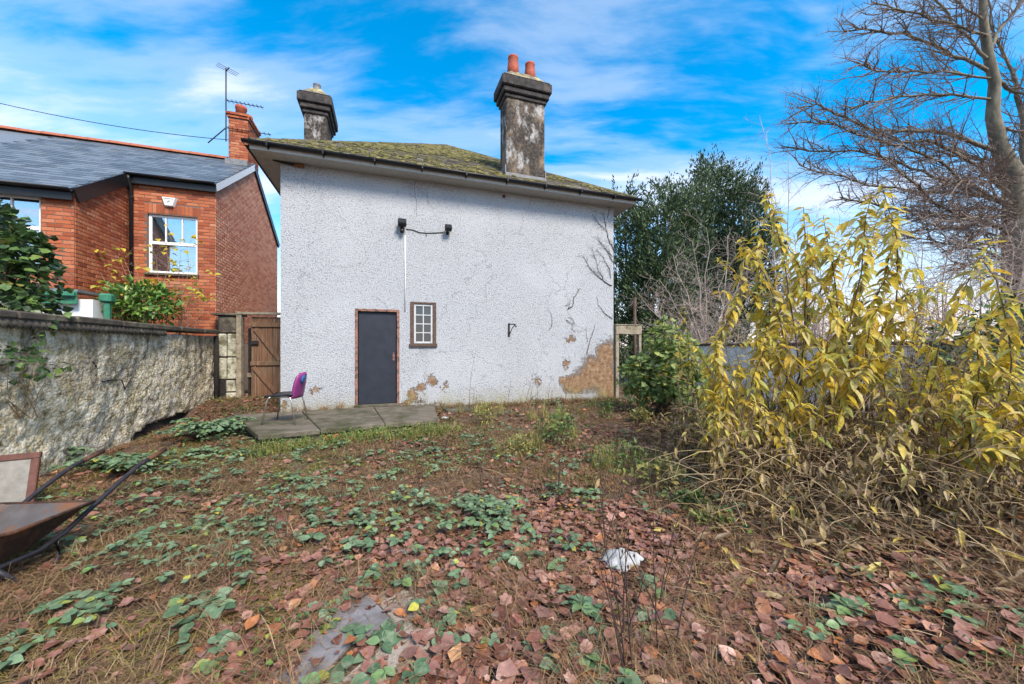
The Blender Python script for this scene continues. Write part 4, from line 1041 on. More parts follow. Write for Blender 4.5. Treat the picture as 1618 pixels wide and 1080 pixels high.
# local: faces +x, seat centre over the origin
s = Soup(); n = 9; V = []; F = []
for i, u in enumerate(np.linspace(-1, 1, n)):
    for j, v in enumerate(np.linspace(-1, 1, n)):
        w_ = 0.215 * (1 - 0.10 * max(0, u)); V.append((0.21 * u + 0.01, w_ * v, 0.455 + 0.02 * v * v + 0.018 * (u < 0) * u * u - 0.02 * max(0, u) ** 3))
for i in range(n - 1):
    for j in range(n - 1): F.append((i * n + j, (i + 1) * n + j, (i + 1) * n + j + 1, i * n + j + 1))
s.add(V, F); st_ = s.build('seat', M_seat, chair, True); md = st_.modifiers.new('pad', 'SOLIDIFY'); md.thickness = 0.035; md.offset = -1
s = Soup(); V = []; F = []; n = 11
for i, h in enumerate(np.linspace(0, 1, n)):
    wd = 0.20 * (1 - 0.25 * max(0, h - 0.6) / 0.4 - 0.35 * max(0, h - 0.9) / 0.1)
    for j, v in enumerate(np.linspace(-1, 1, n)):
        V.append((-0.205 - 0.10 * h + 0.055 * v * v * (0.5 + .5 * h), wd * v, 0.40 + 0.41 * h - 0.02 * v * v * h))
for i in range(n - 1):
    for j in range(n - 1): F.append((i * n + j, (i + 1) * n + j, (i + 1) * n + j + 1, i * n + j + 1))
s.add(V, F); bk = s.build('backrest', M_purple, chair, True); md = bk.modifiers.new('shell', 'SOLIDIFY'); md.thickness = 0.03; md.offset = 0
s = Soup(); lathe(s, [(0.075, 0.0), (0.07, 0.012), (0.03, 0.018)], 16, Matrix.Translation((-0.298, 0.06, 0.70)) @ Matrix.Rotation(-math.pi / 2 - 0.22, 4, 'Y') @ Matrix.Diagonal((1.0, 0.85, 1, 1)))
s.build('blue_inset', M_bluepad, bk, True)
for sd in (-1, 1):
    y_ = 0.20 * sd
    s = Soup(); tube(s, [(0.24, y_ * 1.15, 0.0), (0.185, y_, 0.36), (0.165, y_ * .98, 0.41), (0.13, y_ * .96, 0.432)], 0.0125, 8); s.build('leg', M_chrome, chair, True)
    s = Soup(); tube(s, [(-0.25, y_ * 1.15, 0.0), (-0.185, y_, 0.36), (-0.165, y_ * .98, 0.41), (-0.13, y_ * .96, 0.432)], 0.0125, 8); s.build('leg', M_chrome, chair, True)
    s = Soup(); tube(s, [(0.13, y_ * .96, 0.4325), (-0.13, y_ * .96, 0.4325)], 0.012, 8); s.build('side_rail', M_chrome, chair, True)
s = Soup(); tube(s, [(-0.13, -0.19, 0.425), (-0.13, 0.19, 0.425)], 0.011, 8); tube(s, [(0.10, -0.19, 0.425), (0.10, 0.19, 0.425)], 0.011, 8); s.build('cross_rail', M_chrome, chair, True)

# ------------------------------------------------------------------ wheelbarrow
def f_barrow(t):
    co = ob(t); a = t.noise(5, co, 8, 0.7); b = t.noise(40, co, 5, 0.7)
    c = t.ramp(b, [(0.3, (0.022, 0.015, 0.013)), (0.7, (0.060, 0.036, 0.028))])
    c = t.mix(t.ramp(a, [(0.44, 0), (0.58, 1)]), c, t.ramp(b, [(0.3, (0.065, 0.028, 0.016)), (0.7, (0.13, 0.058, 0.030))]))
    return pb(t, c, 0.75, b, 0.5, 0.008, metal=0.15)
M_barrow = mat('rusty_barrow_steel', f_barrow)
M_trayin = m_plain('grey_wet_tray', (0.085, 0.078, 0.078), 0.30, var=0.3, scale=6, bs=0.3, dirt=(0.15, 0.07, 0.035), dscale=4, dthr=(0.48, 0.62))
M_blacktube = m_plain('black_tube', (0.020, 0.019, 0.024), 0.42, var=0.4, bs=0.2, dirt=(0.09, 0.04, 0.02), dscale=9, dthr=(0.58, 0.68))
M_rubber = m_plain('rubber', (0.02, 0.02, 0.02), 0.8)
wb_z = float(ground_z(-3.25, 2.5))
wb = thing('wheelbarrow', 'rusty old wheelbarrow with black tube handles by the garden wall', 'wheelbarrow', (-3.36, 2.42, wb_z - 0.01), math.radians(4))
# local: handles along +y, wheel towards -y
def tray(off):
    R = [(-0.31, 0.30, 0.36), (0.31, 0.30, 0.36), (0.34, -0.20, 0.375), (0.24, -0.70, 0.46), (-0.24, -0.70, 0.46), (-0.34, -0.20, 0.375)]
    Bm = [(-0.20, 0.02, 0.17), (0.20, 0.02, 0.17), (0.21, -0.20, 0.165), (0.15, -0.36, 0.17), (-0.15, -0.36, 0.17), (-0.21, -0.20, 0.165)]
    V = [np.array(p_) * np.array((1 - off, 1 - off * .6, 1)) + np.array((0, 0, off * .25)) for p_ in R] + [np.array(p_) + np.array((0, 0, off * 0.6)) for p_ in Bm]
    return V, [(k, (k + 1) % 6, 6 + (k + 1) % 6, 6 + k) for k in range(6)] + [(6, 7, 8, 9, 10, 11)], R
V, F, RIM = tray(0.0); s = Soup(); s.add(V, [f[::-1] for f in F]); tr = s.build('tray', M_barrow, wb); md = tr.modifiers.new('b', 'BEVEL'); md.width = 0.03; md.segments = 3
V, F, _ = tray(0.025); s = Soup(); s.add(V, F); ti = s.build('tray_lining', M_trayin, wb); md = ti.modifiers.new('b', 'BEVEL'); md.width = 0.03; md.segments = 3
s = Soup(); tube(s, RIM + [RIM[0], RIM[1]], 0.013, 8); s.build('rim', M_barrow, tr, True)
for sd in (-1, 1):
    s = Soup(); x_ = 0.25 * sd
    tube(s, [(0.06 * sd, -0.95, 0.14), (x_ * .7, -0.45, 0.14), (x_, 0.02, 0.155), (x_ * 1.02, 0.16, 0.20), (x_ * 1.05, 0.55, 0.42), (x_ * 1.05, 0.72, 0.50), (x_ * 1.05, 0.95, 0.555)], 0.0165, 8)
    h = s.build('handle', M_blacktube, wb, True)
    s = Soup(); tube(s, [(x_ * 1.05, 0.80, 0.52), (x_ * 1.05, 0.97, 0.56)], 0.021, 8); s.build('grip', M_barrow, h, True)
    s = Soup(); tube(s, [(x_, 0.12, 0.18), (x_ * 1.02, 0.13, 0.05), (x_ * 1.02, 0.10, 0.0), (x_ * 1.02, -0.08, 0.0), (x_ * .95, -0.18, 0.14)], 0.016, 8); s.build('leg', M_blacktube, wb, True)
whl = Soup(); MX = Matrix.Translation((0, -0.98, 0.17)) @ Matrix.Rotation(math.pi / 2, 4, 'Y')
lathe(whl, [(0.115, -0.03), (0.16, -0.035), (0.175, -0.015), (0.175, 0.015), (0.16, 0.035), (0.115, 0.03)], 22, MX); w_ = whl.build('wheel', M_rubber, wb, True)
s = Soup(); lathe(s, [(0.02, -0.05), (0.11, -0.02), (0.115, 0.0), (0.11, 0.02), (0.02, 0.05)], 18, MX); s.build('rim', M_barrow, w_, True)

# framed board leaning by the wall behind the barrow
M_maroon = m_plain('maroon_paint', (0.115, 0.050, 0.038), 0.6, var=0.3, bs=0.3, dirt=(0.08, 0.04, 0.03), dthr=(0.5, 0.65))
M_greyboard = m_plain('grey_panel', (0.22, 0.21, 0.19), 0.7, var=0.2, bs=0.2, dirt=(0.2, 0.19, 0.15), dthr=(0.5, 0.7))
bd = P(52, 716, 3.3); bo = thing('framed_board', 'maroon framed pale board leaning against the garden wall', 'board', (bd.x, bd.y, float(ground_z(bd.x, bd.y))), math.radians(28))
Hb = bd.z - bo.location.z; Lb = 0.95
Mb = Matrix.Rotation(-0.22, 4, 'X')
def bbox(name, T, m):
    s = Soup(); s.add(*xf(T, Mb)); s.build(name, m, bo)
bbox('panel', boxT(-Lb + .05, -0.05, 0.0, 0.018, 0.03, Hb - 0.05), M_greyboard)
bbox('top_rail', bevelT(-Lb, 0, -0.012, 0.03, Hb - 0.055, Hb, 0.006), M_maroon); bbox('bottom_rail', bevelT(-Lb, 0, -0.012, 0.03, 0, 0.05, 0.006), M_maroon)
bbox('stile', bevelT(-0.055, -0.002, -0.01, 0.028, 0.052, Hb - 0.057, 0.006), M_maroon); bbox('stile', bevelT(-Lb + .002, -Lb + .055, -0.01, 0.028, 0.052, Hb - 0.057, 0.006), M_maroon)

# ------------------------------------------------------------------ frame and passage at the far corner of the house
fr_ = thing('passage_arch', 'grey timber lintel and post standing at the corner of the house', 'arch', hw(HW + 0.03, -0.02, 0), ANG)
d_ = 9.75; zl1, zl0 = CAMZ + (HZ - 514) / FOC * d_, CAMZ + (HZ - 528) / FOC * d_
obj_boxes('lintel', [(0.0, 0.80, -0.06, 0.06, zl0, zl1)], M_palewood, fr_, 0.01)
obj_boxes('lintel_cap', [(-0.01, 0.82, -0.075, 0.075, zl1 + .002, zl1 + 0.03)], M_palewood, fr_, 0.006)
obj_boxes('post', [(0.0, 0.095, -0.05, 0.05, 0.0, zl0 - .002)], M_palewood, fr_, 0.008)
obj_boxes('post', [(0.71, 0.79, -0.05, 0.05, 0.0, zl0 - .002)], M_palewood, fr_, 0.008)
pf = thing('plank_fence', 'low dark brown plank fence seen behind the timber lintel', 'fence', hw(HW + 0.05, 3.6, 0.0), ANG)
for k in range(13):
    x = k * 0.125; obj_boxes('plank', [(x, x + 0.115, rnd.uniform(-.006, .006), 0.025, 0.1, 1.50 + rnd.uniform(-.02, .02))], M_wood, pf, 0.004)
for z in (0.5, 1.35): obj_boxes('rail', [(0, 1.62, 0.026, 0.07, z, z + 0.08)], M_wood, pf, 0.004)
s = Soup(); pq = P(1003, 515, 11.4); tube(s, [(pq.x, pq.y, 0.1), (pq.x, pq.y, CAMZ + (HZ - 470) / FOC * 11.4)], 0.05, 8)
tag(s.build('metal_pole', M_winwood, None, True), 'rusty brown metal pole rising in front of the dark yews', 'pole')
q = [hw(HW + 0.16, -0.35, 0), hw(HW + 1.05, -0.3, 0), hw(HW + 1.05, 3.4, 0), hw(HW + 0.16, 3.4, 0)]
tag(prism('side_path', q, 0.0, 0.19, M_conc, None), 'narrow grey concrete path along the end of the house', 'path', kind='structure')
# white boundary wall behind the yellow shrubs
M_whitewall = m_plain('white_wash', (0.80, 0.79, 0.77), 0.9, var=0.1, scale=9, bs=0.7, dirt=(0.36, 0.35, 0.30), dscale=3, dthr=(0.5, 0.72))
bwl = thing('boundary_wall', 'white-washed boundary wall behind the yellow shrubs', 'wall', (5.0, 11.3, 0), ANG)
s = Soup(); yy = np.linspace(-9.5, 1.5, 110); zz = np.linspace(-0.2, 1.52, 18); A_, B_ = np.meshgrid(yy, zz, indexing='ij')
X_ = 0.05 * (fbm(A_ * 2, B_ * 2, 51) - 0.5) + 0.02 * (fbm(A_ * 9, B_ * 9, 52) - .5); i = np.arange(109)[:, None] * 18; j = np.arange(17)[None]
s.addf(np.stack([X_, A_, B_], -1).reshape(-1, 3), {4: np.stack([i + j, i + j + 1, i + 19 + j, i + 18 + j], -1).reshape(-1, 4)})
wf = s.build('face', M_whitewall, bwl, True); md = wf.modifiers.new('t', 'SOLIDIFY'); md.thickness = 0.22; md.offset = -1
y = -9.5
while y < 1.4:
    L = rnd.uniform(.6, .8); obj_boxes('coping_stone', [(-0.06, 0.28, y, y + L - .01, 1.525 + rnd.uniform(0, .01), 1.60)], M_coping, bwl, 0.015); y += L

# ------------------------------------------------------------------ loose things on the ground
M_bag = mat('white_polythene', lambda t: t.n('MixShader', {0: 0.25, 1: pb(t, t.ramp(t.noise(14, ob(t), 6, .65), [(.35, (.34, .34, .34)), (.6, (.58, .59, .60))]), 0.35, t.noise(40, ob(t), 6, .7), 0.9, 0.02, spec=0.5).outputs[0], 2: t.n('BsdfTranslucent', {'Color': (0.5, 0.5, 0.52)}).outputs[0]}))
g = on_ground(981, 898)
n = 34; u_, v_ = np.meshgrid(np.linspace(-1, 1, n), np.linspace(-1, 1, n), indexing='ij')
rr = np.sqrt(u_ ** 2 + v_ ** 2); ang = np.arctan2(v_, u_)
edge = 1 + 0.16 * np.sin(3 * ang + 1) + 0.10 * np.sin(7 * ang)
hgt = 0.075 * np.clip(1 - (rr / 1.02) ** 2.4, 0, 1) * (0.6 + 0.9 * fbm(u_ * 2 + 3, v_ * 2, 61)) + 0.03 * (fbm(u_ * 5, v_ * 5, 62) - 0.5)
V = np.stack([0.135 * u_ * edge, 0.095 * v_ * edge, hgt + 0.012], -1).reshape(-1, 3)
i = np.arange(n - 1)[:, None] * n; j = np.arange(n - 1)[None]; Qd = np.stack([i + j, i + n + j, i + n + 1 + j, i + j + 1], -1).reshape(-1, 4)
Rr = rr.reshape(-1); Qd = Qd[(Rr[Qd] < 1.06).all(1)]
s = Soup(); s.addf(V, {4: Qd}); bag = s.build('plastic_bag', M_bag, None, True); bag.location = (g[0], g[1], g[2] + 0.03); tag(bag, 'crumpled white plastic bag lying on the leaf litter', 'plastic bag')
for (x_, y_, k_, lab) in ((637, 881, 0.30, 'small scrap of white plastic among the fallen leaves'), (702, 663, 0.5, 'torn white scrap at the end of the concrete platform')):
    g = on_ground(x_, y_); c = bag.copy(); COL.objects.link(c); c.name = 'plastic_scrap'; c.location = (g[0], g[1], g[2] + 0.03); c.scale = (k_, k_ * .8, k_ * .7); c.rotation_euler = (0, 0, rnd.uniform(0, 6)); tag(c, lab, 'plastic scrap')
# bricks and plank by the platform
for (x_, y_, rz, lab, up) in ((522, 688, 0.5, 'upright orange brick beside the concrete platform', 0.05), (545, 688, 0.4, 'orange brick lying flat nearest the pale plank', 0.05), (523, 697, 0.35, 'half-buried orange brick in front of the platform', 0.03)):
    g = on_ground(x_, y_); s = Soup(); s.add(*bevelT(-.1075, .1075, -.05, .05, -.0325, .0325, 0.006)); o = s.build('loose_brick', M_brick)
    o.location = (g[0], g[1], g[2] + 0.03 + up); o.rotation_euler = (0.1, rnd.uniform(-.15, .15), rz); tag(o, lab, 'brick', 'bricks beside the platform')
g = on_ground(610, 687); s = Soup(); s.add(*bevelT(-.42, .42, -.06, .06, -.012, .012, 0.004)); o = s.build('plank', M_palewood); o.location = (g[0], g[1], g[2] + 0.05); o.rotation_euler = (0.03, -0.05, 0.42); tag(o, 'pale broken plank lying below the concrete platform', 'plank')
# buried flagstones in the foreground
M_flag = m_plain('blue_grey_flag', (0.175, 0.170, 0.180), 0.8, var=0.2, scale=10, bs=0.4, dirt=(0.08, 0.06, 0.05), dscale=3, dthr=(0.5, 0.7))
M_flag2 = m_plain('rough_concrete', (0.31, 0.265, 0.225), 0.9, var=0.25, scale=40, bs=0.8, dirt=(0.15, 0.11, 0.09), dscale=4, dthr=(0.5, 0.65))
for (qp, m, lab) in ((((470, 1120), (560, 1020), (640, 1010), (578, 950), (470, 1005), (400, 1100)), M_flag, 'smooth blue-grey flagstone half buried under dead leaves'),
                     (((480, 1130), (625, 1012), (700, 1000), (690, 1130)), M_flag2, 'rough pale concrete flagstone beside the blue-grey one'),
                     (((590, 955), (640, 1003), (720, 985), (700, 935), (620, 935)), M_flag2, 'small tan flagstone behind the blue-grey flagstone')):
    pts = [on_ground(*p_) for p_ in qp]; zt = np.mean([p_[2] for p_ in pts]) + 0.025; N = len(pts)
    cen = np.mean(pts, 0); V = [(p_[0], p_[1], zt + 0.01 * (rnd.random() - .5)) for p_ in pts] + [(p_[0], p_[1], zt - 0.07) for p_ in pts]
    s = Soup(); s.add(V, [tuple(range(N))[::1]] + [(k, N + k, N + (k + 1) % N, (k + 1) % N) for k in range(N)]); o = s.build('flagstone', m)
    md = o.modifiers.new('b', 'BEVEL'); md.width = 0.006; tag(o, lab, 'flagstone')

# ------------------------------------------------------------------ leaf shapes (length along +y, width along x, unit size)
def lance(w=0.30, n=4, fold=0.06, droop=0.18, peak=0.45):
    V, F = [], []
    for k in range(n + 1):
        t = k / n; hw_ = w / 2 * (math.sin(math.pi * t ** (math.log(0.5) / math.log(peak))) ** 0.9 if 0 < t < 1 else 0.02); z = -droop * t * t
        V += [(-hw_, t, z + fold * hw_ / (w / 2)), (0, t, z), (hw_, t, z + fold * hw_ / (w / 2))]
    for k in range(n):
        a = k * 3; F += [(a, a + 1, a + 4, a + 3), (a + 1, a + 2, a + 5, a + 4)]
    return np.array(V, float), F
def lobed(seed=0, lobes=5, depth=0.35, curl=0.25):
    r_ = random.Random(seed); n = lobes * 2 + 1; V = [(0, 0.42, 0.0)]; 
    for k in range(n):
        a = -math.pi / 2 + 0.35 + (2 * math.pi - 0.7) * k / (n - 1)
        r = (0.52 if k % 2 else 0.52 * (1 - depth)) * r_.uniform(0.88, 1.12)
        V.append((r * math.cos(a) * 0.95, 0.42 + r * math.sin(a), curl * r * r * 2 * r_.uniform(0.2, 1.4) - 0.02))
    V.append((0, 0.0, 0.02)); n1 = len(V)
    F = [(0, k, k + 1) for k in range(1, n1 - 1)] + [(0, n1 - 1, 1)]
    return np.array(V, float), F
def curl_oval(seed, w=0.72, n=4, curl=0.3):
    V, F = lance(w, n, 0.05, 0.0, 0.42); r_ = random.Random(seed); a, b, c = r_.uniform(-curl, curl), r_.uniform(0.1, curl), r_.uniform(-.2, .2)
    V[:, 2] += a * (V[:, 1] - .5) ** 2 * 1.5 + b * V[:, 0] ** 2 * 3 + c * V[:, 0] * V[:, 1]
    return V, F

def scatter_leaves(s, T, pos, size, tilt=0.35, up=None):
    N = len(pos); th = nr.uniform(0, 2 * math.pi, N)
    d = np.stack([np.cos(th), np.sin(th), nr.normal(0, tilt, N)], -1)
    nn = np.stack([nr.normal(0, tilt, N), nr.normal(0, tilt, N), np.ones(N)], -1)
    s.inst(T, frames(d, nn) * np.asarray(size)[:, None, None], pos)

def in_view(x, y, mlo=0.8, z=0.1):
    px = CX + x / np.maximum(y, .1) * FOC; py = HZ + (CAMZ - z) / np.maximum(y, .1) * FOC
    return (px > -60) & (px < 1680) & (py < 1160) & (y > mlo)
def behind_house(x, y, m=0.05):
    D = -((x - HC[0]) * NV[0] + (y - HC[1]) * NV[1]); a = (x - HC[0]) * U[0] + (y - HC[1]) * U[1]
    return (D < m) & (a > -0.1) & (a < HW + 0.2)
SLABQ = [np.array(p_)[:2] for p_ in (fl, fr, br, bl_)]
def on_slab(x, y, grow=0.0):
    ins = np.ones(np.shape(x), bool)
    for k in range(4):
        a, b = SLABQ[k], SLABQ[(k + 1) % 4]; e = b - a; nrm = np.array((e[1], -e[0])) / np.linalg.norm(e)
        ins &= ((x - a[0]) * nrm[0] + (y - a[1]) * nrm[1]) < grow
    return ins
def left_of_wall(x, y, m=0.05): return ((x - GWP[0]) * U[0] + (y - GWP[1]) * U[1]) < m
def right_of_wall(x, y): return ((x - 5.0) * U[0] + (y - 11.3) * U[1]) > -0.05
def free(x, y): return in_view(x, y) & ~behind_house(x, y) & ~on_slab(x, y, 0.04) & ~left_of_wall(x, y) & ~right_of_wall(x, y)
def sample(n, x0=-7.0, x1=7.5, y0=1.1, y1=11.0, near=1.0):
    """points on the garden floor, denser near the camera when near > 1"""
    y = y0 + (y1 - y0) * nr.random(n) ** near; x = nr.uniform(x0, x1, n); k = free(x, y); return x[k], y[k]
def right_zone(x, y):      # ground under and before the yellow shrubs
    return sstep(0.9, 2.2, x - 0.25 * (y - 2.5) + 0.8 * (fbm(x * 1.2, y * 1.2, 71) - 0.5)) * sstep(1.9, 2.9, y + 0.5 * (fbm(x * 1.5, y * 1.5, 75) - 0.5))
FLAGP = [on_ground(520, 1050)[:2], on_ground(600, 1060)[:2], on_ground(545, 1010)[:2], on_ground(630, 980)[:2]]
def on_flag(x, y):
    k = np.zeros(np.shape(x), bool)
    for f_ in FLAGP: k |= (x - f_[0]) ** 2 + (y - f_[1]) ** 2 < 0.16 ** 2
    return k

# ------------------------------------------------------------------ leaf litter
M_fallen = m_leaf('fallen_leaf', [(0.0, (0.12, 0.046, 0.030)), (0.22, (0.22, 0.088, 0.058)), (0.45, (0.31, 0.150, 0.112)), (0.62, (0.20, 0.095, 0.082)), (0.8, (0.40, 0.225, 0.175)), (0.90, (0.42, 0.16, 0.055)), (0.96, (0.13, 0.05, 0.03)), (1.0, (0.50, 0.27, 0.13))], 0.10, 0.36, 0.10)
M_pale = m_leaf('pale_dead_leaf', [(0.0, (0.11, 0.068, 0.036)), (0.3, (0.24, 0.155, 0.075)), (0.6, (0.37, 0.275, 0.13)), (0.8, (0.17, 0.13, 0.085)), (0.92, (0.46, 0.34, 0.09)), (1.0, (0.50, 0.40, 0.08))], 0.15, 0.55, 0.12)
LOB = [lobed(k, 5, 0.14 + 0.07 * k, 0.22) for k in range(4)] + [curl_oval(k, 0.66 + 0.08 * k, 4, 0.30) for k in range(4)] + [lobed(9, 3, 0.3, 0.5)]
litter = Soup(); big = []
x, y = sample(52000, near=1.4); x2_, y2_ = sample(26000, -4.5, 4.8, 1.2, 3.6, 1.1); x, y = np.concatenate([x, x2_]), np.concatenate([y, y2_])
pr = 0.16 + 0.84 * sstep(0.42, 0.60, fbm(x * 0.8 + 5, y * 0.8, 81)) ; pr *= 1 - 0.75 * right_zone(x, y); pr *= 1 - 0.4 * sstep(-1.2, -2.6, x) * (fbm(x, y, 88) < 0.62)
pr = pr * np.where(on_flag(x, y), 0.25, 1) * (1 - 0.62 * sstep(-0.2, -1.5, x) * sstep(4.4, 3.2, y) * (fbm(x * 1.3, y * 1.3, 87) < 0.56))
k = nr.random(len(x)) < pr; x, y = x[k], y[k]; z = ground_z(x, y)
kind = nr.integers(0, len(LOB), len(x)); size = 0.022 + 0.072 * nr.random(len(x)) ** 1.7
h = 0.012 + 0.03 * nr.random(len(x))
order = np.argsort(-size / y); chosen = set()
for q in order:
    if len(chosen) >= 260: break
    px_, py_ = pix((x[q], y[q], z[q]))
    if 5 < px_ < 1610 and 640 < py_ < 1075: chosen.add(int(q))
rest = np.array([k for k in range(len(x)) if k not in chosen])
for t_ in range(len(LOB)):
    m_ = rest[kind[rest] == t_]; scatter_leaves(litter, LOB[t_], np.stack([x[m_], y[m_], z[m_] + h[m_]], -1), size[m_], 0.26)
LIT = tag(litter.build('leaf_litter', M_fallen, None, True), 'carpet of pinkish brown fallen leaves over the garden floor', 'leaf litter', kind='stuff')
lob_me = []
for T in LOB: s = Soup(); s.add(*T); lob_me.append(s.mesh('leaf', M_fallen, True))
for q in chosen:
    o = link('leaf', lob_me[kind[q]], LIT); o.location = (x[q], y[q], z[q] + h[q] + 0.02); o.scale = (size[q],) * 3; o.rotation_euler = (rnd.gauss(0, .24), rnd.gauss(0, .24), rnd.uniform(0, 6.28))
pale = Soup(); PLN = [lance(0.26, 4, 0.05, dr, 0.45) for dr in (-0.2, 0.15, 0.35)]
x, y = sample(15000, 0.5, 7.0, 1.6, 7.5, 1.0); k = nr.random(len(x)) < 0.06 + 0.94 * right_zone(x, y); x, y = x[k], y[k]
hh = nr.random(len(x)) ** 2 * (0.05 + 0.16 * right_zone(x, y))
kk = nr.integers(0, 3, len(x)); sz = nr.uniform(0.07, 0.16, len(x))
for t_ in range(3): m_ = kk == t_; scatter_leaves(pale, PLN[t_], np.stack([x[m_], y[m_], ground_z(x[m_], y[m_]) + 0.015 + hh[m_]], -1), sz[m_], 0.35)
tag(pale.build('dry_leaf_litter', M_pale), 'straw-coloured slender dead leaves piled under the yellow shrubs', 'leaf litter', kind='stuff')

# ------------------------------------------------------------------ dry grass, moss, small green weeds
def blades(s, cx_, cy_, n, L, spread, w=0.0026, lean=0.9, zoff=0.0, fountain=False):
    """n thin curved blades per tuft, for arrays of tufts"""
    T = len(cx_); N = T * n
    bx_ = np.repeat(cx_, n) + nr.normal(0, 1, N) * np.repeat(spread, n) * .5; by_ = np.repeat(cy_, n) + nr.normal(0, 1, N) * np.repeat(spread, n) * .5
    LL = np.repeat(L, n) * nr.uniform(0.45, 1.25, N); th = nr.uniform(0, 6.283, N); ln = nr.uniform(0.25, 1.0, N) * lean
    comb = np.repeat(nr.uniform(0, 6.283, T), n); th = np.where(nr.random(N) < .5, comb + nr.normal(0, .6, N), th)
    bz = ground_z(bx_, by_) + zoff; dxy = np.stack([np.cos(th), np.sin(th)], -1); sd = np.stack([-np.sin(th), np.cos(th)], -1)
    V = np.zeros((N, 8, 3)); fa_ = nr.uniform(.35, 1.25, N); fb_ = fa_ * nr.uniform(.75, 1.15, N)
    for k, t in enumerate((0, .38, .72, 1.0)):
        r = LL * t; hor = r * ln * (0.35 + .65 * t); zz_ = np.maximum(r * np.sqrt(np.clip(1 - (ln * (0.3 + .6 * t)) ** 2, 0.02, 1)) * (1 - 0.35 * t * ln), 0.004)
        if fountain: zz_ = np.maximum(LL * (fa_ * t - fb_ * t * t), 0.006); hor = r * .92
        c = np.stack([bx_ + dxy[:, 0] * hor, by_ + dxy[:, 1] * hor, bz + zz_], -1); ww_ = w * (1 - 0.8 * t)
        V[:, 2 * k, :2] = c[:, :2] - sd * ww_; V[:, 2 * k + 1, :2] = c[:, :2] + sd * ww_; V[:, 2 * k, 2] = c[:, 2]; V[:, 2 * k + 1, 2] = c[:, 2]
    f = np.array([[0, 1, 3, 2], [2, 3, 5, 4], [4, 5, 7, 6]])
    s.addf(V.reshape(-1, 3), {4: (f[None] + (np.arange(N) * 8)[:, None, None]).reshape(-1, 4)})
def m_grass(name, stops): return m_leaf(name, stops, 0.15, 0.7, 0.05)
M_straw = m_grass('dry_straw', [(0.0, (0.10, 0.055, 0.030)), (0.4, (0.19, 0.110, 0.060)), (0.75, (0.29, 0.180, 0.095)), (0.93, (0.22, 0.17, 0.06)), (1.0, (0.42, 0.31, 0.17))])
M_olive = m_grass('olive_moss_grass', [(0.0, (0.12, 0.09, 0.02)), (0.5, (0.24, 0.185, 0.045)), (0.85, (0.34, 0.285, 0.07)), (1.0, (0.16, 0.17, 0.04))])
s = Soup(); x, y = sample(7600, near=1.25); d = fbm(x * 1.1 + 2, y * 1.1 + 9, 91)
k = (d > 0.33) & (nr.random(len(x)) > 0.8 * right_zone(x, y)); x, y = x[k], y[k]
k = ~on_flag(x, y); x, y = x[k], y[k]
blades(s, x, y, 44, nr.uniform(0.08, 0.20, len(x)), nr.uniform(0.05, 0.14, len(x)), 0.0027, 0.97, 0.0, True)
x, y = sample(1700, -4.5, 5.0, 1.2, 6.5, 1.3); k = (fbm(x * 1.4, y * 1.4, 93) > 0.47) & ~on_flag(x, y); x, y = x[k], y[k]
blades(s, x, y, 26, nr.uniform(0.14, 0.32, len(x)), nr.uniform(0.06, 0.16, len(x)), 0.0021, 0.97, 0.03, True)
tag(s.build('dry_grass', M_straw), 'tangled brown dry grass matted over the garden floor', 'dry grass', kind='stuff')
s = Soup(); x, y = sample(1700, -5.0, 1.0, 1.2, 6.5, 1.3); d = fbm(x * 1.5, y * 1.5, 95) + 0.10 * sstep(-0.6, -2.2, x); k = d > 0.60; x, y = x[k], y[k]
blades(s, x, y, 80, nr.uniform(0.05, 0.12, len(x)), nr.uniform(0.07, 0.14, len(x)), 0.0022, 0.95, 0.0, True)
tag(s.build('moss_grass', M_olive), 'yellow-green mossy grass clumps towards the wheelbarrow', 'grass', kind='stuff')
M_green = m_leaf('weed_green', [(0.0, (0.045, 0.095, 0.022)), (0.5, (0.095, 0.18, 0.04)), (0.85, (0.17, 0.26, 0.06)), (1.0, (0.30, 0.32, 0.06))], 0.3, 0.5, 0.08)
SMALL = curl_oval(3, 0.8, 2, 0.3)
s = Soup()
x, y = sample(90000, near=1.0); D = -((x - HC[0]) * NV[0] + (y - HC[1]) * NV[1])
d = fbm(x * 1.7 + 4, y * 1.7, 99)
k = ((D > 1.9) & (D < 3.9) & (x < 0.3) & (d > 0.49)) | ((x > 2.2) & (y > 4.5) & (d > 0.52)) | ((x < -3.4) & (d > 0.55)) | ((D < 4.5) & (d > 0.62)) | (d > 0.70)
x, y = x[k], y[k]; k = nr.random(len(x)) < 0.75; x, y = x[k], y[k]
scatter_leaves(s, SMALL, np.stack([x, y, ground_z(x, y) + 0.02 + 0.06 * nr.random(len(x))], -1), nr.uniform(0.018, 0.042, len(x)), 0.4)
for (px_, py_, n_, r_) in ((1120, 832, 160, .10), (1090, 800, 120, .09), (820, 705, 130, .16), (985, 735, 200, .20), (1010, 660, 140, .13), (1110, 690, 200, .22), (880, 690, 120, .14), (765, 690, 60, .1), (955, 655, 60, .08)):
    g = on_ground(px_, py_); x = g[0] + nr.normal(0, r_, n_); y = g[1] + nr.normal(0, r_, n_)
    scatter_leaves(s, SMALL, np.stack([x, y, ground_z(x, y) + 0.02 + nr.random(n_) * r_ * 1.3], -1), nr.uniform(0.02, 0.04, n_), 0.6)
tag(s.build('green_weeds', M_green), 'small bright green weeds spreading near the platform and path', 'weeds', kind='stuff')
s = Soup(); tx, ty, tl = [], [], []
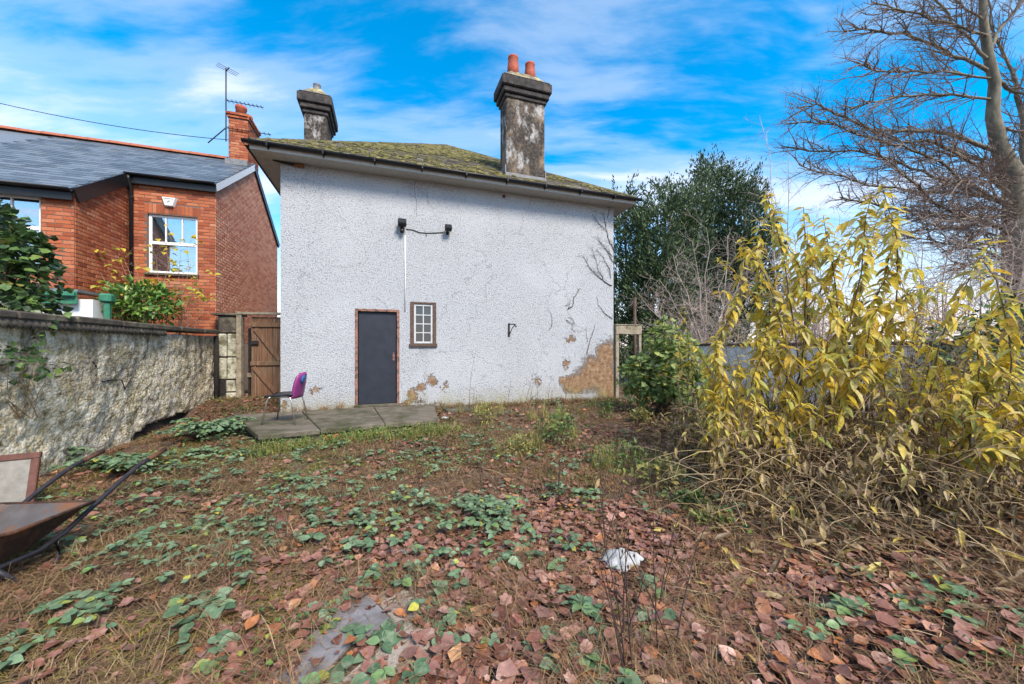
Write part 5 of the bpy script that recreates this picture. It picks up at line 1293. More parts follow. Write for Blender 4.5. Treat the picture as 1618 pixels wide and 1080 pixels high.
for (px_, py_, n_, r_, l_) in ((1015, 655, 8, .12, .26), (880, 690, 10, .2, .35), (820, 715, 8, .15, .3), (985, 740, 12, .25, .3), (1120, 670, 10, .3, .25), (760, 655, 8, .25, .3), (850, 660, 8, .3, .3), (560, 655, 2, .1, .12), (950, 640, 8, .3, .2), (690, 640, 3, .15, .15)):
    g = on_ground(px_, py_)
    for _ in range(n_): tx.append(g[0] + rnd.gauss(0, r_)); ty.append(g[1] + rnd.gauss(0, r_ * .6)); tl.append(l_ * rnd.uniform(.6, 1.2))
blades(s, np.array(tx), np.array(ty), 40, np.array(tl), np.full(len(tx), .07), 0.0035, 0.6)
M_tall = m_grass('fading_grass', [(0.0, (0.13, 0.17, 0.035)), (0.5, (0.26, 0.27, 0.06)), (0.8, (0.36, 0.29, 0.11)), (1.0, (0.42, 0.34, 0.18))])
tag(s.build('fading_grass', M_tall), 'tufts of fading yellow-green grass near the house wall', 'grass', kind='stuff')
# grass line against the wall foot
s = Soup(); a = nr.uniform(0.0, HW, 520); a = a[(a < dx0 - .05) | (a > dx1 + .05)]; b = -0.03 - 0.35 * nr.random(len(a)) ** 1.6; pts = HC[None] + a[:, None] * U + b[:, None] * NV
onp = on_slab(pts[:, 0], pts[:, 1], 0.05); zo = np.where(onp, 0.29 - ground_z(pts[:, 0], pts[:, 1]), 0.0)
kk = ~onp | (nr.random(len(a)) < .2)
for flag in (True, False):
    m_ = kk & (onp == flag)
    if m_.any(): blades(s, pts[m_, 0], pts[m_, 1], 40, nr.uniform(0.05, 0.19, m_.sum()), np.full(m_.sum(), .08), 0.003, 0.85, float(zo[m_].mean()))
tag(s.build('wall_foot_grass', M_straw), 'strip of brown grass along the foot of the white wall', 'grass', kind='stuff')

# ------------------------------------------------------------------ labels that tell look-alikes apart by what they stand next to
MARKS = [((981, 898), 'the crumpled white plastic bag'), ((640, 881), 'the small white plastic scrap'), ((85, 868), 'the wheelbarrow'), ((610, 687), 'the pale broken plank'), ((540, 1030), 'the blue-grey flagstone'),
         ((715, 655), 'the small paving slab'), ((430, 690), 'the purple chair'), ((250, 705), 'the broken foot of the garden wall'), ((1050, 655), 'the withered fern clump'), ((1380, 760), 'the tallest yellow shrub'), ((1540, 1000), 'the bottom corner under the pale yellow shrub'), ((522, 697), 'the half-buried orange brick'), ((720, 1050), 'the rough pale flagstone'), ((300, 690), 'the block gate pier'), ((880, 650), 'the spindly weeds along the white wall')]
MARKW = [(on_ground(*p_)[:2], n_) for p_, n_ in MARKS]
ORD = ['nearest', 'second nearest', 'third nearest', 'fourth nearest', 'fifth nearest', 'sixth nearest', 'seventh nearest', 'eighth nearest', 'ninth nearest', 'tenth nearest', 'eleventh nearest', 'twelfth nearest', 'thirteenth nearest', 'fourteenth nearest', 'fifteenth nearest', 'sixteenth nearest', 'seventeenth nearest', 'eighteenth nearest']
# tufts, leaves and litter burying the platform's front edge
def edge_growth():
    s = Soup(); t = nr.uniform(-.02, 1.12, 150); p_ = np.array([np.array(fl)[:2] + (np.array(fr)[:2] - np.array(fl)[:2]) * q for q in t]); off = 0.03 + .38 * nr.random(150) ** 1.5; p_[:, 0] += NV[0] * -off; p_[:, 1] += NV[1] * -off
    blades(s, p_[:, 0], p_[:, 1], 40, nr.uniform(.08, .24, 150), np.full(150, .10), .0028, .8); tag(s.build('edge_grass', M_tall), 'grass and weeds growing up against the platform edge', 'grass', kind='stuff')
    s = Soup(); q = np.repeat(p_, 16, 0) + nr.normal(0, .09, (2400, 2)); k = ~on_slab(q[:, 0], q[:, 1], -.02); q = q[k]
    scatter_leaves(s, SMALL, np.stack([q[:, 0], q[:, 1], ground_z(q[:, 0], q[:, 1]) + .02 + .16 * nr.random(len(q)) ** 1.5], -1), nr.uniform(.02, .05, len(q)), .5); tag(s.build('edge_weeds', M_green), 'leafy green weeds along the front of the platform', 'weeds', kind='stuff')
edge_growth()
tens_ = ['nineteenth', 'twentieth'] + ['twenty-' + w_ for w_ in ('first', 'second', 'third', 'fourth', 'fifth', 'sixth', 'seventh', 'eighth', 'ninth')] + ['thirtieth'] + ['thirty-' + w_ for w_ in ('first', 'second', 'third', 'fourth', 'fifth')]
ORD += [w_ + ' nearest' for w_ in tens_]
def place_labels(items, what):
    by = {}
    for o, p_ in items:
        d = [float(np.hypot(p_[0] - m_[0], p_[1] - m_[1])) for m_, _ in MARKW]; j = int(np.argmin(d)); by.setdefault(j, []).append((d[j], o))
    for j, l in by.items():
        for k, (_, o) in enumerate(sorted(l, key=lambda q: q[0])): o['label'] = f'{what} {ORD[min(k, len(ORD) - 1)]} to {MARKW[j][1]}'
# ------------------------------------------------------------------ brambles
M_bram = m_leaf('bramble_leaf', [(0.0, (0.065, 0.125, 0.062)), (0.45, (0.12, 0.205, 0.11)), (0.78, (0.19, 0.285, 0.165)), (0.955, (0.15, 0.26, 0.08)), (1.0, (0.45, 0.42, 0.06))], 0.16, 0.42, 0.10)
M_cane = m_plain('bramble_cane', (0.10, 0.075, 0.035), 0.7, var=0.4)
BLF = [curl_oval(40 + k, 0.70 + .06 * k, 4, 0.22) for k in range(3)]
def bramble_data(seed, length, leaves, lsize):
    """cane polylines and leaflet frames in local space"""
    r_ = random.Random(seed); canes, lv = [], []
    for c in range(r_.choice((2, 3, 3))):
        th = r_.uniform(0, 6.28); L = length * r_.uniform(.6, 1.1); p = np.array((0, 0, 0.0)); pts = [p.copy()]; n = 7
        for k in range(n):
            t = (k + 1) / n; th += r_.gauss(0, .22)
            p = p + np.array((math.cos(th), math.sin(th), (0.75 - 1.35 * t))) * L / n * np.array((1, 1, .8)); p[2] = max(p[2], 0.02); pts.append(p.copy())
        canes.append((pts, 0.0035))
        for q in range(leaves):
            t = (q + 0.6) / leaves * n; k = min(int(t), n - 1); b = pts[k] + (pts[k + 1] - pts[k]) * (t - k)
            a = th + r_.choice((-1, 1)) * r_.uniform(.4, 1.3); pd = np.array((math.cos(a), math.sin(a), r_.uniform(.35, .9))); pd /= np.linalg.norm(pd); pe = b + pd * r_.uniform(.04, .09)
            canes.append(([b, (b + pe) / 2 + np.array((0, 0, .006)), pe], 0.0018))
            sz = lsize * r_.uniform(.65, 1.15)
            for (da, sc) in (((0, 1.0), (1.15, .85), (-1.15, .85)) if r_.random() < .65 else ((0, 1.0), (0.95, .9), (-.95, .9), (1.9, .72), (-1.9, .72))):
                d_ = np.array((math.cos(a + da), math.sin(a + da), r_.uniform(-.30, .12))); nn = np.array((r_.gauss(0, .25), r_.gauss(0, .25), 1.0))
                lv.append((pe + d_ * 0.008, d_, nn, sz * sc, r_.randrange(3)))
    return canes, lv
leaf_me = []
for T in BLF: s = Soup(); s.add(*T); leaf_me.append(s.mesh('leaf', M_bram, True))
def bramble(seed, loc, rz, length, leaves, lsize, label, parts, group, proto=None):
    o = thing('bramble', label, 'bramble', loc, rz, group)
    canes, lv = bramble_data(seed, length, leaves, lsize)
    s = Soup()
    for pts, r in canes: tube(s, pts, r, 4, False)
    s.build('stems', M_cane, o)
    Fm = frames(np.array([l[1] for l in lv]), np.array([l[2] for l in lv]))
    if parts:
        for l, f_ in zip(lv, Fm):
            c = link('leaf', leaf_me[l[4]], o); M4 = Matrix.Identity(4)
            for a in range(3):
                for b in range(3): M4[a][b] = f_[a][b] * l[3]
                M4[a][3] = l[0][a]
            c.matrix_basis = M4
    else:
        s = Soup()
        for t_ in range(3):
            ix = [k for k, l in enumerate(lv) if l[4] == t_]
            if ix: s.inst(BLF[t_], Fm[ix] * np.array([lv[k][3] for k in ix])[:, None, None], np.array([lv[k][0] for k in ix]))
        s.build('leaves', M_bram, o, True)
    return o
protos = []
NEARB = [(470, 905), (560, 905), (300, 945), (95, 1005), (40, 1030), (655, 975), (600, 1062), (715, 1020), (740, 915), (525, 945), (880, 1000), (960, 965), (945, 1040), (905, 905), (1035, 960), (1250, 800), (1300, 835), (1535, 1000), (1590, 1015), (1470, 965), (1360, 1050), (1305, 1000), (1570, 960), (300, 1040), (150, 960)]
FARB = [(700, 800), (680, 832), (765, 790), (555, 775), (600, 795), (520, 790), (815, 740), (725, 700), (690, 712), (395, 800), (435, 822), (250, 800), (205, 792), (335, 752), (380, 722), (455, 722), (500, 692), (620, 735), (150, 838), (130, 885), (580, 860), (640, 850), (500, 850), (350, 860), (280, 770), (420, 770), (480, 760), (560, 730), (660, 760), (740, 830), (720, 850), (800, 800), (830, 860), (880, 858), (540, 700), (590, 705), (430, 695), (1095, 790), (1080, 770), (1150, 800), (870, 640), (800, 680), (840, 720), (300, 720), (320, 700), (780, 660), (470, 735), (390, 750), (540, 820), (770, 740), (250, 740), (210, 730), (640, 690), (1210, 790), (120, 800), (90, 900), (345, 800), (450, 790), (505, 815), (610, 830), (680, 780), (760, 850), (700, 870), (830, 790), (870, 770), (590, 760), (640, 730), (530, 760), (380, 830), (310, 830), (230, 840), (180, 870), (260, 880), (410, 870), (450, 860), (750, 720), (790, 710), (660, 700), (575, 690), (470, 700), (415, 720), (360, 700), (300, 745), (930, 780), (1000, 800), (1040, 760), (900, 740), (1120, 760), (1170, 760), (930, 720), (980, 690), (860, 690)]
nb_, fb_ = [], []
for k, (px_, py_) in enumerate(NEARB):
    g = on_ground(px_, py_); nb_.append((bramble(100 + k, (g[0], g[1], g[2] - .005), rnd.uniform(0, 6.28), rnd.uniform(.28, .5), 3, rnd.uniform(.07, .10), 'leafy green bramble spray growing up through the nearer leaf litter', True, 'bramble sprays close to the camera'), g))
for k in range(9): protos.append(None)
for k, (px_, py_) in enumerate(FARB):
    g = on_ground(px_, py_); j = k % 9; loc = (g[0], g[1], g[2] - .005); rz = rnd.uniform(0, 6.28)
    lab = 'low green bramble patch in the middle of the overgrown garden'
    if protos[j] is None: protos[j] = bramble(200 + j, loc, rz, rnd.uniform(.36, .6), 6, rnd.uniform(.05, .072), lab, False, 'bramble patches between platform and foreground')
    else:
        c = copy_tree(protos[j]); c.location = loc; c.rotation_euler = (0, 0, rz); sc = rnd.uniform(.75, 1.25); c.scale = (sc, sc, sc * rnd.uniform(.9, 1.3))
    fb_.append((protos[j] if k < 9 else c, g))
place_labels(nb_, 'leafy bramble spray'); place_labels(fb_, 'low green bramble patch')
# taller brambles: by the wall end, by the barrow
def tall_bramble(px_, py_, H, n, lsz, label, seed):
    g = on_ground(px_, py_); o = thing('bramble_bush', label, 'bramble', (g[0], g[1], g[2])); r_ = random.Random(seed); st_ = Soup(); lf = []
    for c in range(n):
        th = r_.uniform(0, 6.28); p = np.array((r_.gauss(0, .10), r_.gauss(0, .10), 0)); pts = [p]; L = H * r_.uniform(.6, 1.3)
        for k in range(8):
            t = (k + 1) / 8; p = p + np.array((math.cos(th) * (.3 + t), math.sin(th) * (.3 + t), 1.15 - 1.5 * t)) * L / 8; pts.append(p)
            if k > 0:
                for _ in range(2):
                    a = th + r_.choice((-1, 1)) * r_.uniform(.3, 1.4)
                    for da in (0, 1.1, -1.1): lf.append((p + np.array((math.cos(a), math.sin(a), .3)) * .05, (math.cos(a + da), math.sin(a + da), r_.uniform(-.5, .1)), (r_.gauss(0, .3), r_.gauss(0, .3), 1), lsz * r_.uniform(.7, 1.15)))
        tube(st_, pts, 0.004, 4, False)
    st_.build('stems', M_cane, o); s = Soup()
    s.inst(BLF[0], frames(np.array([l[1] for l in lf]), np.array([l[2] for l in lf])) * np.array([l[3] for l in lf])[:, None, None], np.array([l[0] for l in lf])); s.build('leaves', M_bram, o, True)
tall_bramble(335, 690, 0.62, 16, .10, 'dark green bramble bush beside the block gate pier', 7)
tall_bramble(372, 690, 0.35, 8, .09, 'low bramble bush at the corner of the concrete platform', 8)
tall_bramble(60, 742, 0.52, 9, .095, 'bramble arching over the wheelbarrow against the garden wall', 9)
tall_bramble(195, 745, 0.40, 9, .085, 'bramble growing at the broken foot of the garden wall', 10)

# ------------------------------------------------------------------ dead stalks and twigs
M_stalk = m_plain('dark_dead_stalk', (0.060, 0.036, 0.028), 0.8, var=0.5, scale=30)
M_paletwig = m_plain('pale_dead_stem', (0.40, 0.30, 0.17), 0.75, var=0.35, scale=30)
def stalk(seed, g, H, n, lean, label, group, m=M_stalk, seedheads=True, name='dead_weed'):
    r_ = random.Random(seed); s = Soup(); o = None
    for c in range(n):
        p = np.array((g[0] + r_.gauss(0, .03), g[1] + r_.gauss(0, .03), g[2] - .02)); L = H * r_.uniform(.65, 1.1); d_ = np.array((r_.gauss(lean, .13), r_.gauss(0, .13), 1)); pts = [p]
        for k in range(6): d_ = d_ + np.array((r_.gauss(0, .06), r_.gauss(0, .06), 0)); p = p + d_ / np.linalg.norm(d_) * L / 6; pts.append(p)
        tube(s, pts, np.linspace(.0042, .0016, 7), 4, False)
        for k in range(2, 6):
            for _ in range(2):
                if r_.random() < .7:
                    e = pts[k] + np.array((r_.gauss(0, .5), r_.gauss(0, .5), r_.uniform(.3, 1))) * L * .16; tube(s, [pts[k], (pts[k] + e) / 2 + np.array((0, 0, .005)), e], [.002, .0015, .0012], 3, False)
                    if seedheads and r_.random() < .5: tube(s, [e, e + np.array((0, 0, .012)), e + np.array((0, 0, .022))], [.002, .006, .001], 5, False)
    return tag(s.build(name, m), label, 'dead weed', group)
it_ = []
for k, (px_, py_, topy, n) in enumerate(((1000, 1090, 790, 4), (1060, 1050, 770, 3), (985, 1010, 800, 3), (1020, 960, 780, 2), (660, 790, 690, 3), (620, 745, 668, 2), (545, 800, 735, 2), (960, 880, 700, 3), (880, 800, 650, 2), (850, 720, 625, 3), (1030, 800, 690, 4), (1045, 830, 740, 3), (700, 740, 660, 2), (450, 850, 770, 2), (760, 780, 700, 2), (1000, 730, 650, 3), (920, 740, 660, 3))):
    g = on_ground(px_, min(py_, 1078)); H = (py_ - topy) / FOC * g[1]; it_.append((stalk(300 + k, g, H, n, 0.02, 'thin dark dead weed standing upright', 'upright dead weeds in the garden'), g))
place_labels(it_, 'thin upright dark dead weed'); it_ = []
for k, (px_, topy) in enumerate(((739, 548), (749, 598), (801, 588), (830, 582), (850, 600), (866, 600), (884, 590), (905, 610))):
    g = on_ground(px_, 650); H = (645 - topy) / FOC * g[1]; stalk(330 + k, g, H, 1 + k % 2, 0.05, 'spindly dead weed against the white wall, ' + ORD[k] + ' to the window', 'dead weeds along the white wall')
for k in range(40):
    px_, py_ = rnd.choice((rnd.uniform(60, 1600), rnd.uniform(700, 1600))), rnd.uniform(700, 1060); g = on_ground(px_, py_); L = rnd.uniform(.15, .42); th = rnd.uniform(0, 6.28)
    p = np.array((0, 0, .02)); pts = [p]; up = rnd.uniform(.0, .35)
    for q in range(5): th += rnd.gauss(0, .25); p = p + np.array((math.cos(th), math.sin(th), up - .13 * q)) * L / 5; p[2] = max(p[2], .012); pts.append(p)
    s = Soup(); tube(s, pts, np.linspace(.0034, .0014, 6), 4, False)
    if rnd.random() < .6: e = pts[3] + np.array((math.cos(th + .8), math.sin(th + .8), .15)) * L * .35; tube(s, [pts[3], e], [.0022, .001], 3, False)
    o = s.build('fallen_twig', M_paletwig); o.location = g; tag(o, 'pale dry bent stem', 'twig', 'pale stems strewn over the garden'); it_.append((o, g))
place_labels(it_, 'pale dry bent stem')

# flakes of render fallen from the wall
s = Soup(); r_ = random.Random(3); FL = boxT(-.5, .5, -.5, .5, -.5, .5)
for k in range(130):
    px_ = r_.choice((r_.uniform(640, 700), r_.uniform(850, 965), r_.uniform(850, 965))); xw = on_wall(px_, 640)[0]; v = HC + U * xw + NV * (-.04 - .35 * r_.random() ** 2); z_ = float(ground_z(v[0], v[1])) + .015
    if bool(on_slab(np.array(v[0]), np.array(v[1]), .03)): z_ = SZ + .006
    a = r_.uniform(.015, .05); s.add(*xf(FL, Matrix.Translation((v[0], v[1], z_)) @ rot2(r_.uniform(0, 3)) @ Matrix.Rotation(r_.gauss(0, .3), 4, 'X') @ Matrix.Diagonal((a, a * r_.uniform(.5, 1), a * .35, 1))))
tag(s.build('render_flakes', M_render), 'broken flakes of white render scattered along the foot of the wall', 'rubble', kind='stuff')

# ------------------------------------------------------------------ dead ivy stems on the white wall
M_ivystem = m_plain('dead_ivy_stem', (0.055, 0.048, 0.044), 0.9, var=0.4, scale=40)
def wall_vine(paths, label, seed, twig=0.10, ntw=5):
    r_ = random.Random(seed); s = Soup()
    for pth, rad in paths:
        pw = [on_wall(*p_) for p_ in pth]; fine = []
        for (a, b), (c, d) in zip(pw[:-1], pw[1:]):
            n = max(2, int(math.hypot(c - a, d - b) / .07))
            for k in range(n): t = k / n; fine.append((a + (c - a) * t + r_.gauss(0, .010), b + (d - b) * t + r_.gauss(0, .010)))
        fine.append(pw[-1]); N = len(fine)
        tube(s, [hw(a, -0.012 - r_.random() * .008, b) for a, b in fine], np.linspace(rad, rad * .4, N), 4, False)
        for k in range(1, N - 1):
            if r_.random() < ntw / 10:
                a, b = fine[k]; dx_, dz_ = fine[k + 1][0] - fine[k - 1][0], fine[k + 1][1] - fine[k - 1][1]; th = math.atan2(dz_, dx_) + r_.choice((-1, 1)) * r_.uniform(.3, .9); L = twig * r_.uniform(.4, 1.6)
                tube(s, [hw(a, -.014, b), hw(a + math.cos(th) * L * .5, -.02, b + math.sin(th) * L * .5), hw(a + math.cos(th + .2) * L, -.02, b + math.sin(th + .2) * L)], [rad * .5, rad * .4, rad * .25], 3, False)
    return tag(s.build('dead_ivy', M_ivystem), label, 'dead ivy')
wall_vine([(((966, 452), (945, 437), (932, 425), (924, 410), (922, 403)), .011), (((955, 445), (945, 425), (938, 400), (935, 390)), .008), (((965, 440), (962, 425), (952, 405), (942, 393)), .008),
           (((969, 415), (960, 398), (950, 385), (943, 372)), .009), (((969, 395), (960, 375), (955, 350), (953, 335)), .010), (((955, 362), (944, 350), (935, 338)), .008), (((968, 405), (955, 392), (945, 380)), .006), (((960, 345), (962, 330), (955, 318)), .006)], 'fan of dead ivy twigs at the upper corner of the white wall', 1, .16, 8)
wall_vine([(((966, 503), (955, 494), (945, 480), (942, 468)), .009)], 'short dead ivy shoot below the twig fan at the wall edge', 2, .06, 2)
wall_vine([(((897, 489), (904, 484), (906, 470), (916, 456)), .011), (((897, 489), (901, 480), (892, 483)), .007), (((894, 505), (904, 512), (903, 520), (909, 525)), .008), (((898, 500), (906, 505), (907, 515)), .006)], 'crooked dead ivy stem in the middle of the white wall', 3, .07, 5)
wall_vine([(((927, 560), (929, 545), (935, 530), (940, 512)), .008), (((929, 542), (926, 530), (926, 515)), .005)], 'forked dead stem above the brown bare patch', 4, .05, 2)
wall_vine([(((868, 520), (872, 510), (870, 495), (864, 485)), .006)], 'thin dark shoot between bracket and crooked ivy stem', 5, .03, 2)
wall_vine([(((655, 270), (657, 285), (655, 300), (658, 318), (657, 345)), .004)], 'fine dark tendril hanging under the eaves above the lamp', 6, .03, 1)

# ------------------------------------------------------------------ yellow-leaved shrubs
M_yel = m_leaf('yellow_leaf', [(0.0, (0.72, 0.52, 0.05)), (0.22, (0.80, 0.62, 0.07)), (0.40, (0.58, 0.54, 0.10)), (0.58, (0.66, 0.55, 0.22)), (0.72, (0.46, 0.48, 0.10)), (0.82, (0.78, 0.52, 0.05)), (0.93, (0.46, 0.32, 0.12)), (1.0, (0.34, 0.42, 0.10))], 0.45, 0.5, 0.10, (0.25, 0.14, 0.03))
M_ystem = m_plain('brown_shrub_stem', (0.115, 0.080, 0.045), 0.8, var=0.4, scale=30)
YL = [lance(0.33, 4, 0.06, .28, .42), lance(0.29, 4, 0.08, .45, .45), lance(0.38, 4, 0.05, .12, .40)]
yl_me = []
for T in YL: s = Soup(); s.add(*T); yl_me.append(s.mesh('leaf', M_yel, True))
def shrub(label, stems, seed, nobj, lsize=(.11, .19), bushy=1.0, shoots=4, leafmat=None):
    """stems: (base xyz, tip xyz, leaf start 0..1, leaves per metre)"""
    r_ = random.Random(seed); b0 = np.mean([np.array(q[0]) for q in stems], 0); o = thing('yellow_shrub', label, 'shrub', b0); LV = []
    def leaves(pts, ls, dens, plume):
        n = len(pts) - 1; L = sum(np.linalg.norm(pts[k + 1] - pts[k]) for k in range(n)); N = max(3, int(L * (1 - ls) * dens * bushy)); ax = (pts[-1] - pts[0]) / (np.linalg.norm(pts[-1] - pts[0]) + 1e-6); th = r_.uniform(0, 6.28)
        for k in range(N):
            t = ls + (1 - ls) * ((k + r_.random()) / N) ** plume; th += 2.4 + r_.gauss(0, .5); f = t * n; q = min(int(f), n - 1); p = pts[q] + (pts[q + 1] - pts[q]) * (f - q)
            top = max(0, (t - .8) / .2); rad_ = np.array((math.cos(th), math.sin(th), 0))
            d_ = rad_ * r_.uniform(.6, 1.0) + np.array((0, 0, -1.0)) * r_.uniform(.1, 1.25) * (1 - .5 * top) + ax * .35 * top
            LV.append((p, d_ / np.linalg.norm(d_), rad_ * .5 + np.array((r_.gauss(0, .3), r_.gauss(0, .3), .9)), r_.uniform(*lsize) * (1 - .3 * top) * (.75 + .5 * r_.random()), r_.randrange(3)))
    for (B, T, ls, dens) in stems:
        B = np.array(B, float) - b0; T = np.array(T, float) - b0; L = np.linalg.norm(T - B); n = 9; pts = []
        hor = np.array((T[0] - B[0], T[1] - B[1], 0)); arch = r_.uniform(.2, 1.2); bow = -hor * .22 + np.array((r_.gauss(0, .07), r_.gauss(0, .07), .04)) * L
        for k in range(n + 1): t = k / n; pts.append(B + (T - B) * t + bow * math.sin(math.pi * t) + np.array((r_.gauss(0, .012), r_.gauss(0, .012), 0)) + (hor * .5 + np.array((0, 0, -.35)) * min(1, L)) * max(0, t - .72) ** 2 * 3 * arch)
        s = Soup(); tube(s, pts, np.linspace(.0085, .003, n + 1) * (0.6 + .2 * L), 5, False)
        leaves(pts, ls, dens * 1.15, .6)
        for q in range(shoots if L > .9 else 0):
            k = r_.randrange(3, 9); a = r_.uniform(0, 6.28); Ls = r_.uniform(.18, .5); d_ = np.array((math.cos(a) * .8, math.sin(a) * .8, r_.uniform(.3, 1.1))); sp = [pts[k]]
            for _ in range(4): d_ = d_ + np.array((0, 0, -.22)); sp.append(sp[-1] + d_ * Ls / 4)
            tube(s, sp, np.linspace(.0035, .0015, 5), 4, False); leaves(sp, .15, dens * 1.1, .9)
        s.build('stem', M_ystem, o, True)
    Fm = frames(np.array([l[1] for l in LV]), np.array([l[2] for l in LV])); near = sorted(range(len(LV)), key=lambda k: (LV[k][0] + b0)[1] / LV[k][3])
    vis_ = [k for k in near if -5 < pix(LV[k][0] + b0)[0] < 1622 and LV[k][3] / (LV[k][0] + b0)[1] * FOC > 10][:nobj]; vs = set(vis_)
    for k in vis_:
        l = LV[k]; c = link('leaf', yl_me[l[4]], o); M4 = Matrix.Identity(4)
        for a in range(3):
            for b in range(3): M4[a][b] = Fm[k][a][b] * l[3]
            M4[a][3] = l[0][a]
        c.matrix_basis = M4
    s = Soup()
    for t_ in range(3):
        ix = [k for k in range(len(LV)) if k not in vs and LV[k][4] == t_]
        if ix: s.inst(YL[t_], Fm[ix] * np.array([LV[k][3] for k in ix])[:, None, None], np.array([LV[k][0] for k in ix]))
    tag(s.build('foliage', leafmat or M_yel, o, True), kind='stuff')
    return o
def stems(tips, base, spread, ls=.32, dens=34, seed=0):
    r_ = random.Random(seed); out = []
    for (px_, py_, d_) in tips:
        t = np.array(P(px_, py_, d_)); bx_ = base[0] + (t[0] - base[0]) * .35 + r_.gauss(0, spread); by_ = base[1] + (t[1] - base[1]) * .5 + r_.gauss(0, spread)
        out.append(((bx_, by_, float(ground_z(bx_, by_)) - .03), t, ls + r_.uniform(-.08, .08), dens * r_.uniform(.75, 1.2)))
    return out
main = [(1392, 288, 4.0), (1372, 300, 4.2), (1418, 325, 4.3), (1300, 335, 4.2), (1262, 318, 4.5), (1215, 298, 4.6), (1200, 340, 4.7), (1325, 372, 4.0), (1352, 355, 4.5), (1242, 400, 4.3), (1308, 468, 3.7), (1410, 400, 3.9), (1450, 440, 4.2), (1280, 430, 4.6), (1385, 470, 3.6), (1340, 480, 4.4), (1230, 350, 4.9), (1285, 365, 4.9), (1380, 340, 4.7), (1440, 480, 3.8), (1465, 500, 4.0), (1425, 450, 4.4), (1480, 440, 4.3), (1260, 500, 3.8), (1220, 520, 3.9), (1300, 540, 3.5), (1360, 560, 3.4), (1400, 540, 3.5)]
shrub('tallest yellow-leaved shrub in the middle of the thicket', stems(main, (3.35, 4.25), .22, .34, 30, 1), 1, 150, shoots=2)
leftt = [(1145, 392, 4.4), (1172, 372, 4.6), (1182, 440, 4.3), (1128, 520, 4.1), (1100, 535, 4.2), (1190, 560, 3.7), (1160, 470, 4.5), (1210, 480, 4.2), (1140, 600, 3.8), (1225, 540, 3.9), (1120, 570, 4.5), (1240, 600, 3.6), (1110, 600, 3.9), (1150, 640, 3.6), (1180, 620, 3.7), (1128, 650, 3.8), (1210, 655, 3.5), (1245, 680, 3.4), (1165, 560, 4.0), (1270, 625, 3.5), (1195, 600, 4.2), (1230, 560, 4.2)]
shrub('yellow-green shrub leaning towards the house with drooping leaf plumes', stems(leftt, (2.75, 4.15), .18, .30, 34, 2), 2, 60, (.10, .17), shoots=2)
rightt = [(1565, 368, 3.3), (1548, 405, 3.2), (1530, 480, 3.1), (1500, 520, 3.2), (1592, 540, 3.0), (1640, 500, 3.0), (1470, 560, 3.3), (1560, 600, 2.9), (1612, 610, 2.8), (1650, 430, 3.3), (1440, 610, 3.4), (1600, 560, 3.3), (1520, 580, 3.5), (1490, 470, 3.7), (1480, 640, 3.1), (1500, 600, 2.9), (1540, 640, 2.75), (1590, 660, 2.65), (1455, 655, 3.1), (1430, 560, 3.5), (1618, 570, 2.8), (1400, 620, 3.3), (1570, 690, 2.6), (1445, 520, 3.7)]
shrub('pale yellow shrub with broad leaves at the edge of the picture', stems(rightt, (3.85, 3.25), .20, .40, 26, 3), 3, 80, (.10, .165), shoots=1)
backt = [(1078, 478, 5.4), (1090, 540, 5.3), (1068, 520, 5.5)]
shrub('small yellow sapling beside the green bush', stems(backt, (2.5, 5.4), .06, .45, 22, 4), 4, 10, (.09, .14), 1.0, 0)
M_pale2 = m_leaf('fading_leaf', [(0.0, (0.16, 0.10, 0.045)), (0.3, (0.34, 0.25, 0.09)), (0.55, (0.52, 0.41, 0.14)), (0.75, (0.27, 0.20, 0.10)), (0.9, (0.60, 0.46, 0.07)), (1.0, (0.34, 0.38, 0.10))], 0.25, 0.55, 0.12)
rl = random.Random(77); lowt = []
midt = [(rl.uniform(1110, 1640), rl.uniform(500, 650), rl.uniform(3.4, 5.0)) for _ in range(15)]
mids = []
for (px_, py_, d_) in midt:
    t = np.array(P(px_, py_, d_)); a = rl.uniform(0, 6.28); r = rl.uniform(.05, .3); bx_, by_ = t[0] + r * math.cos(a), t[1] + r * math.sin(a); mids.append(((bx_, by_, float(ground_z(bx_, by_)) - .03), t, .4, 26))
shrub('mid-height yellowing growth filling the gaps of the thicket', mids, 6, 0, (.08, .14), 1.0, 1)
for k in range(84):
    px_ = rl.uniform(1090, 1640); lo_ = 590 + 40 * rl.random(); py_ = rl.uniform(lo_, 735); lowt.append((px_, py_, rl.uniform(3.0, 4.9) if px_ < 1400 else rl.uniform(2.7, 4.2)))
lows = []
for (px_, py_, d_) in lowt:
    t = np.array(P(px_, py_, d_)); gz_ = float(ground_z(t[0], t[1])); t[2] = max(t[2], gz_ + .12); a = rl.uniform(0, 6.28); r = rl.uniform(.05, .35); lows.append(((t[0] + r * math.cos(a), t[1] + r * math.sin(a), gz_ - .02), t, .25, 26))
shrub('low straw-yellow undergrowth at the foot of the yellow shrubs', lows, 5, 0, (.06, .12), 1.0, 0, M_pale2)
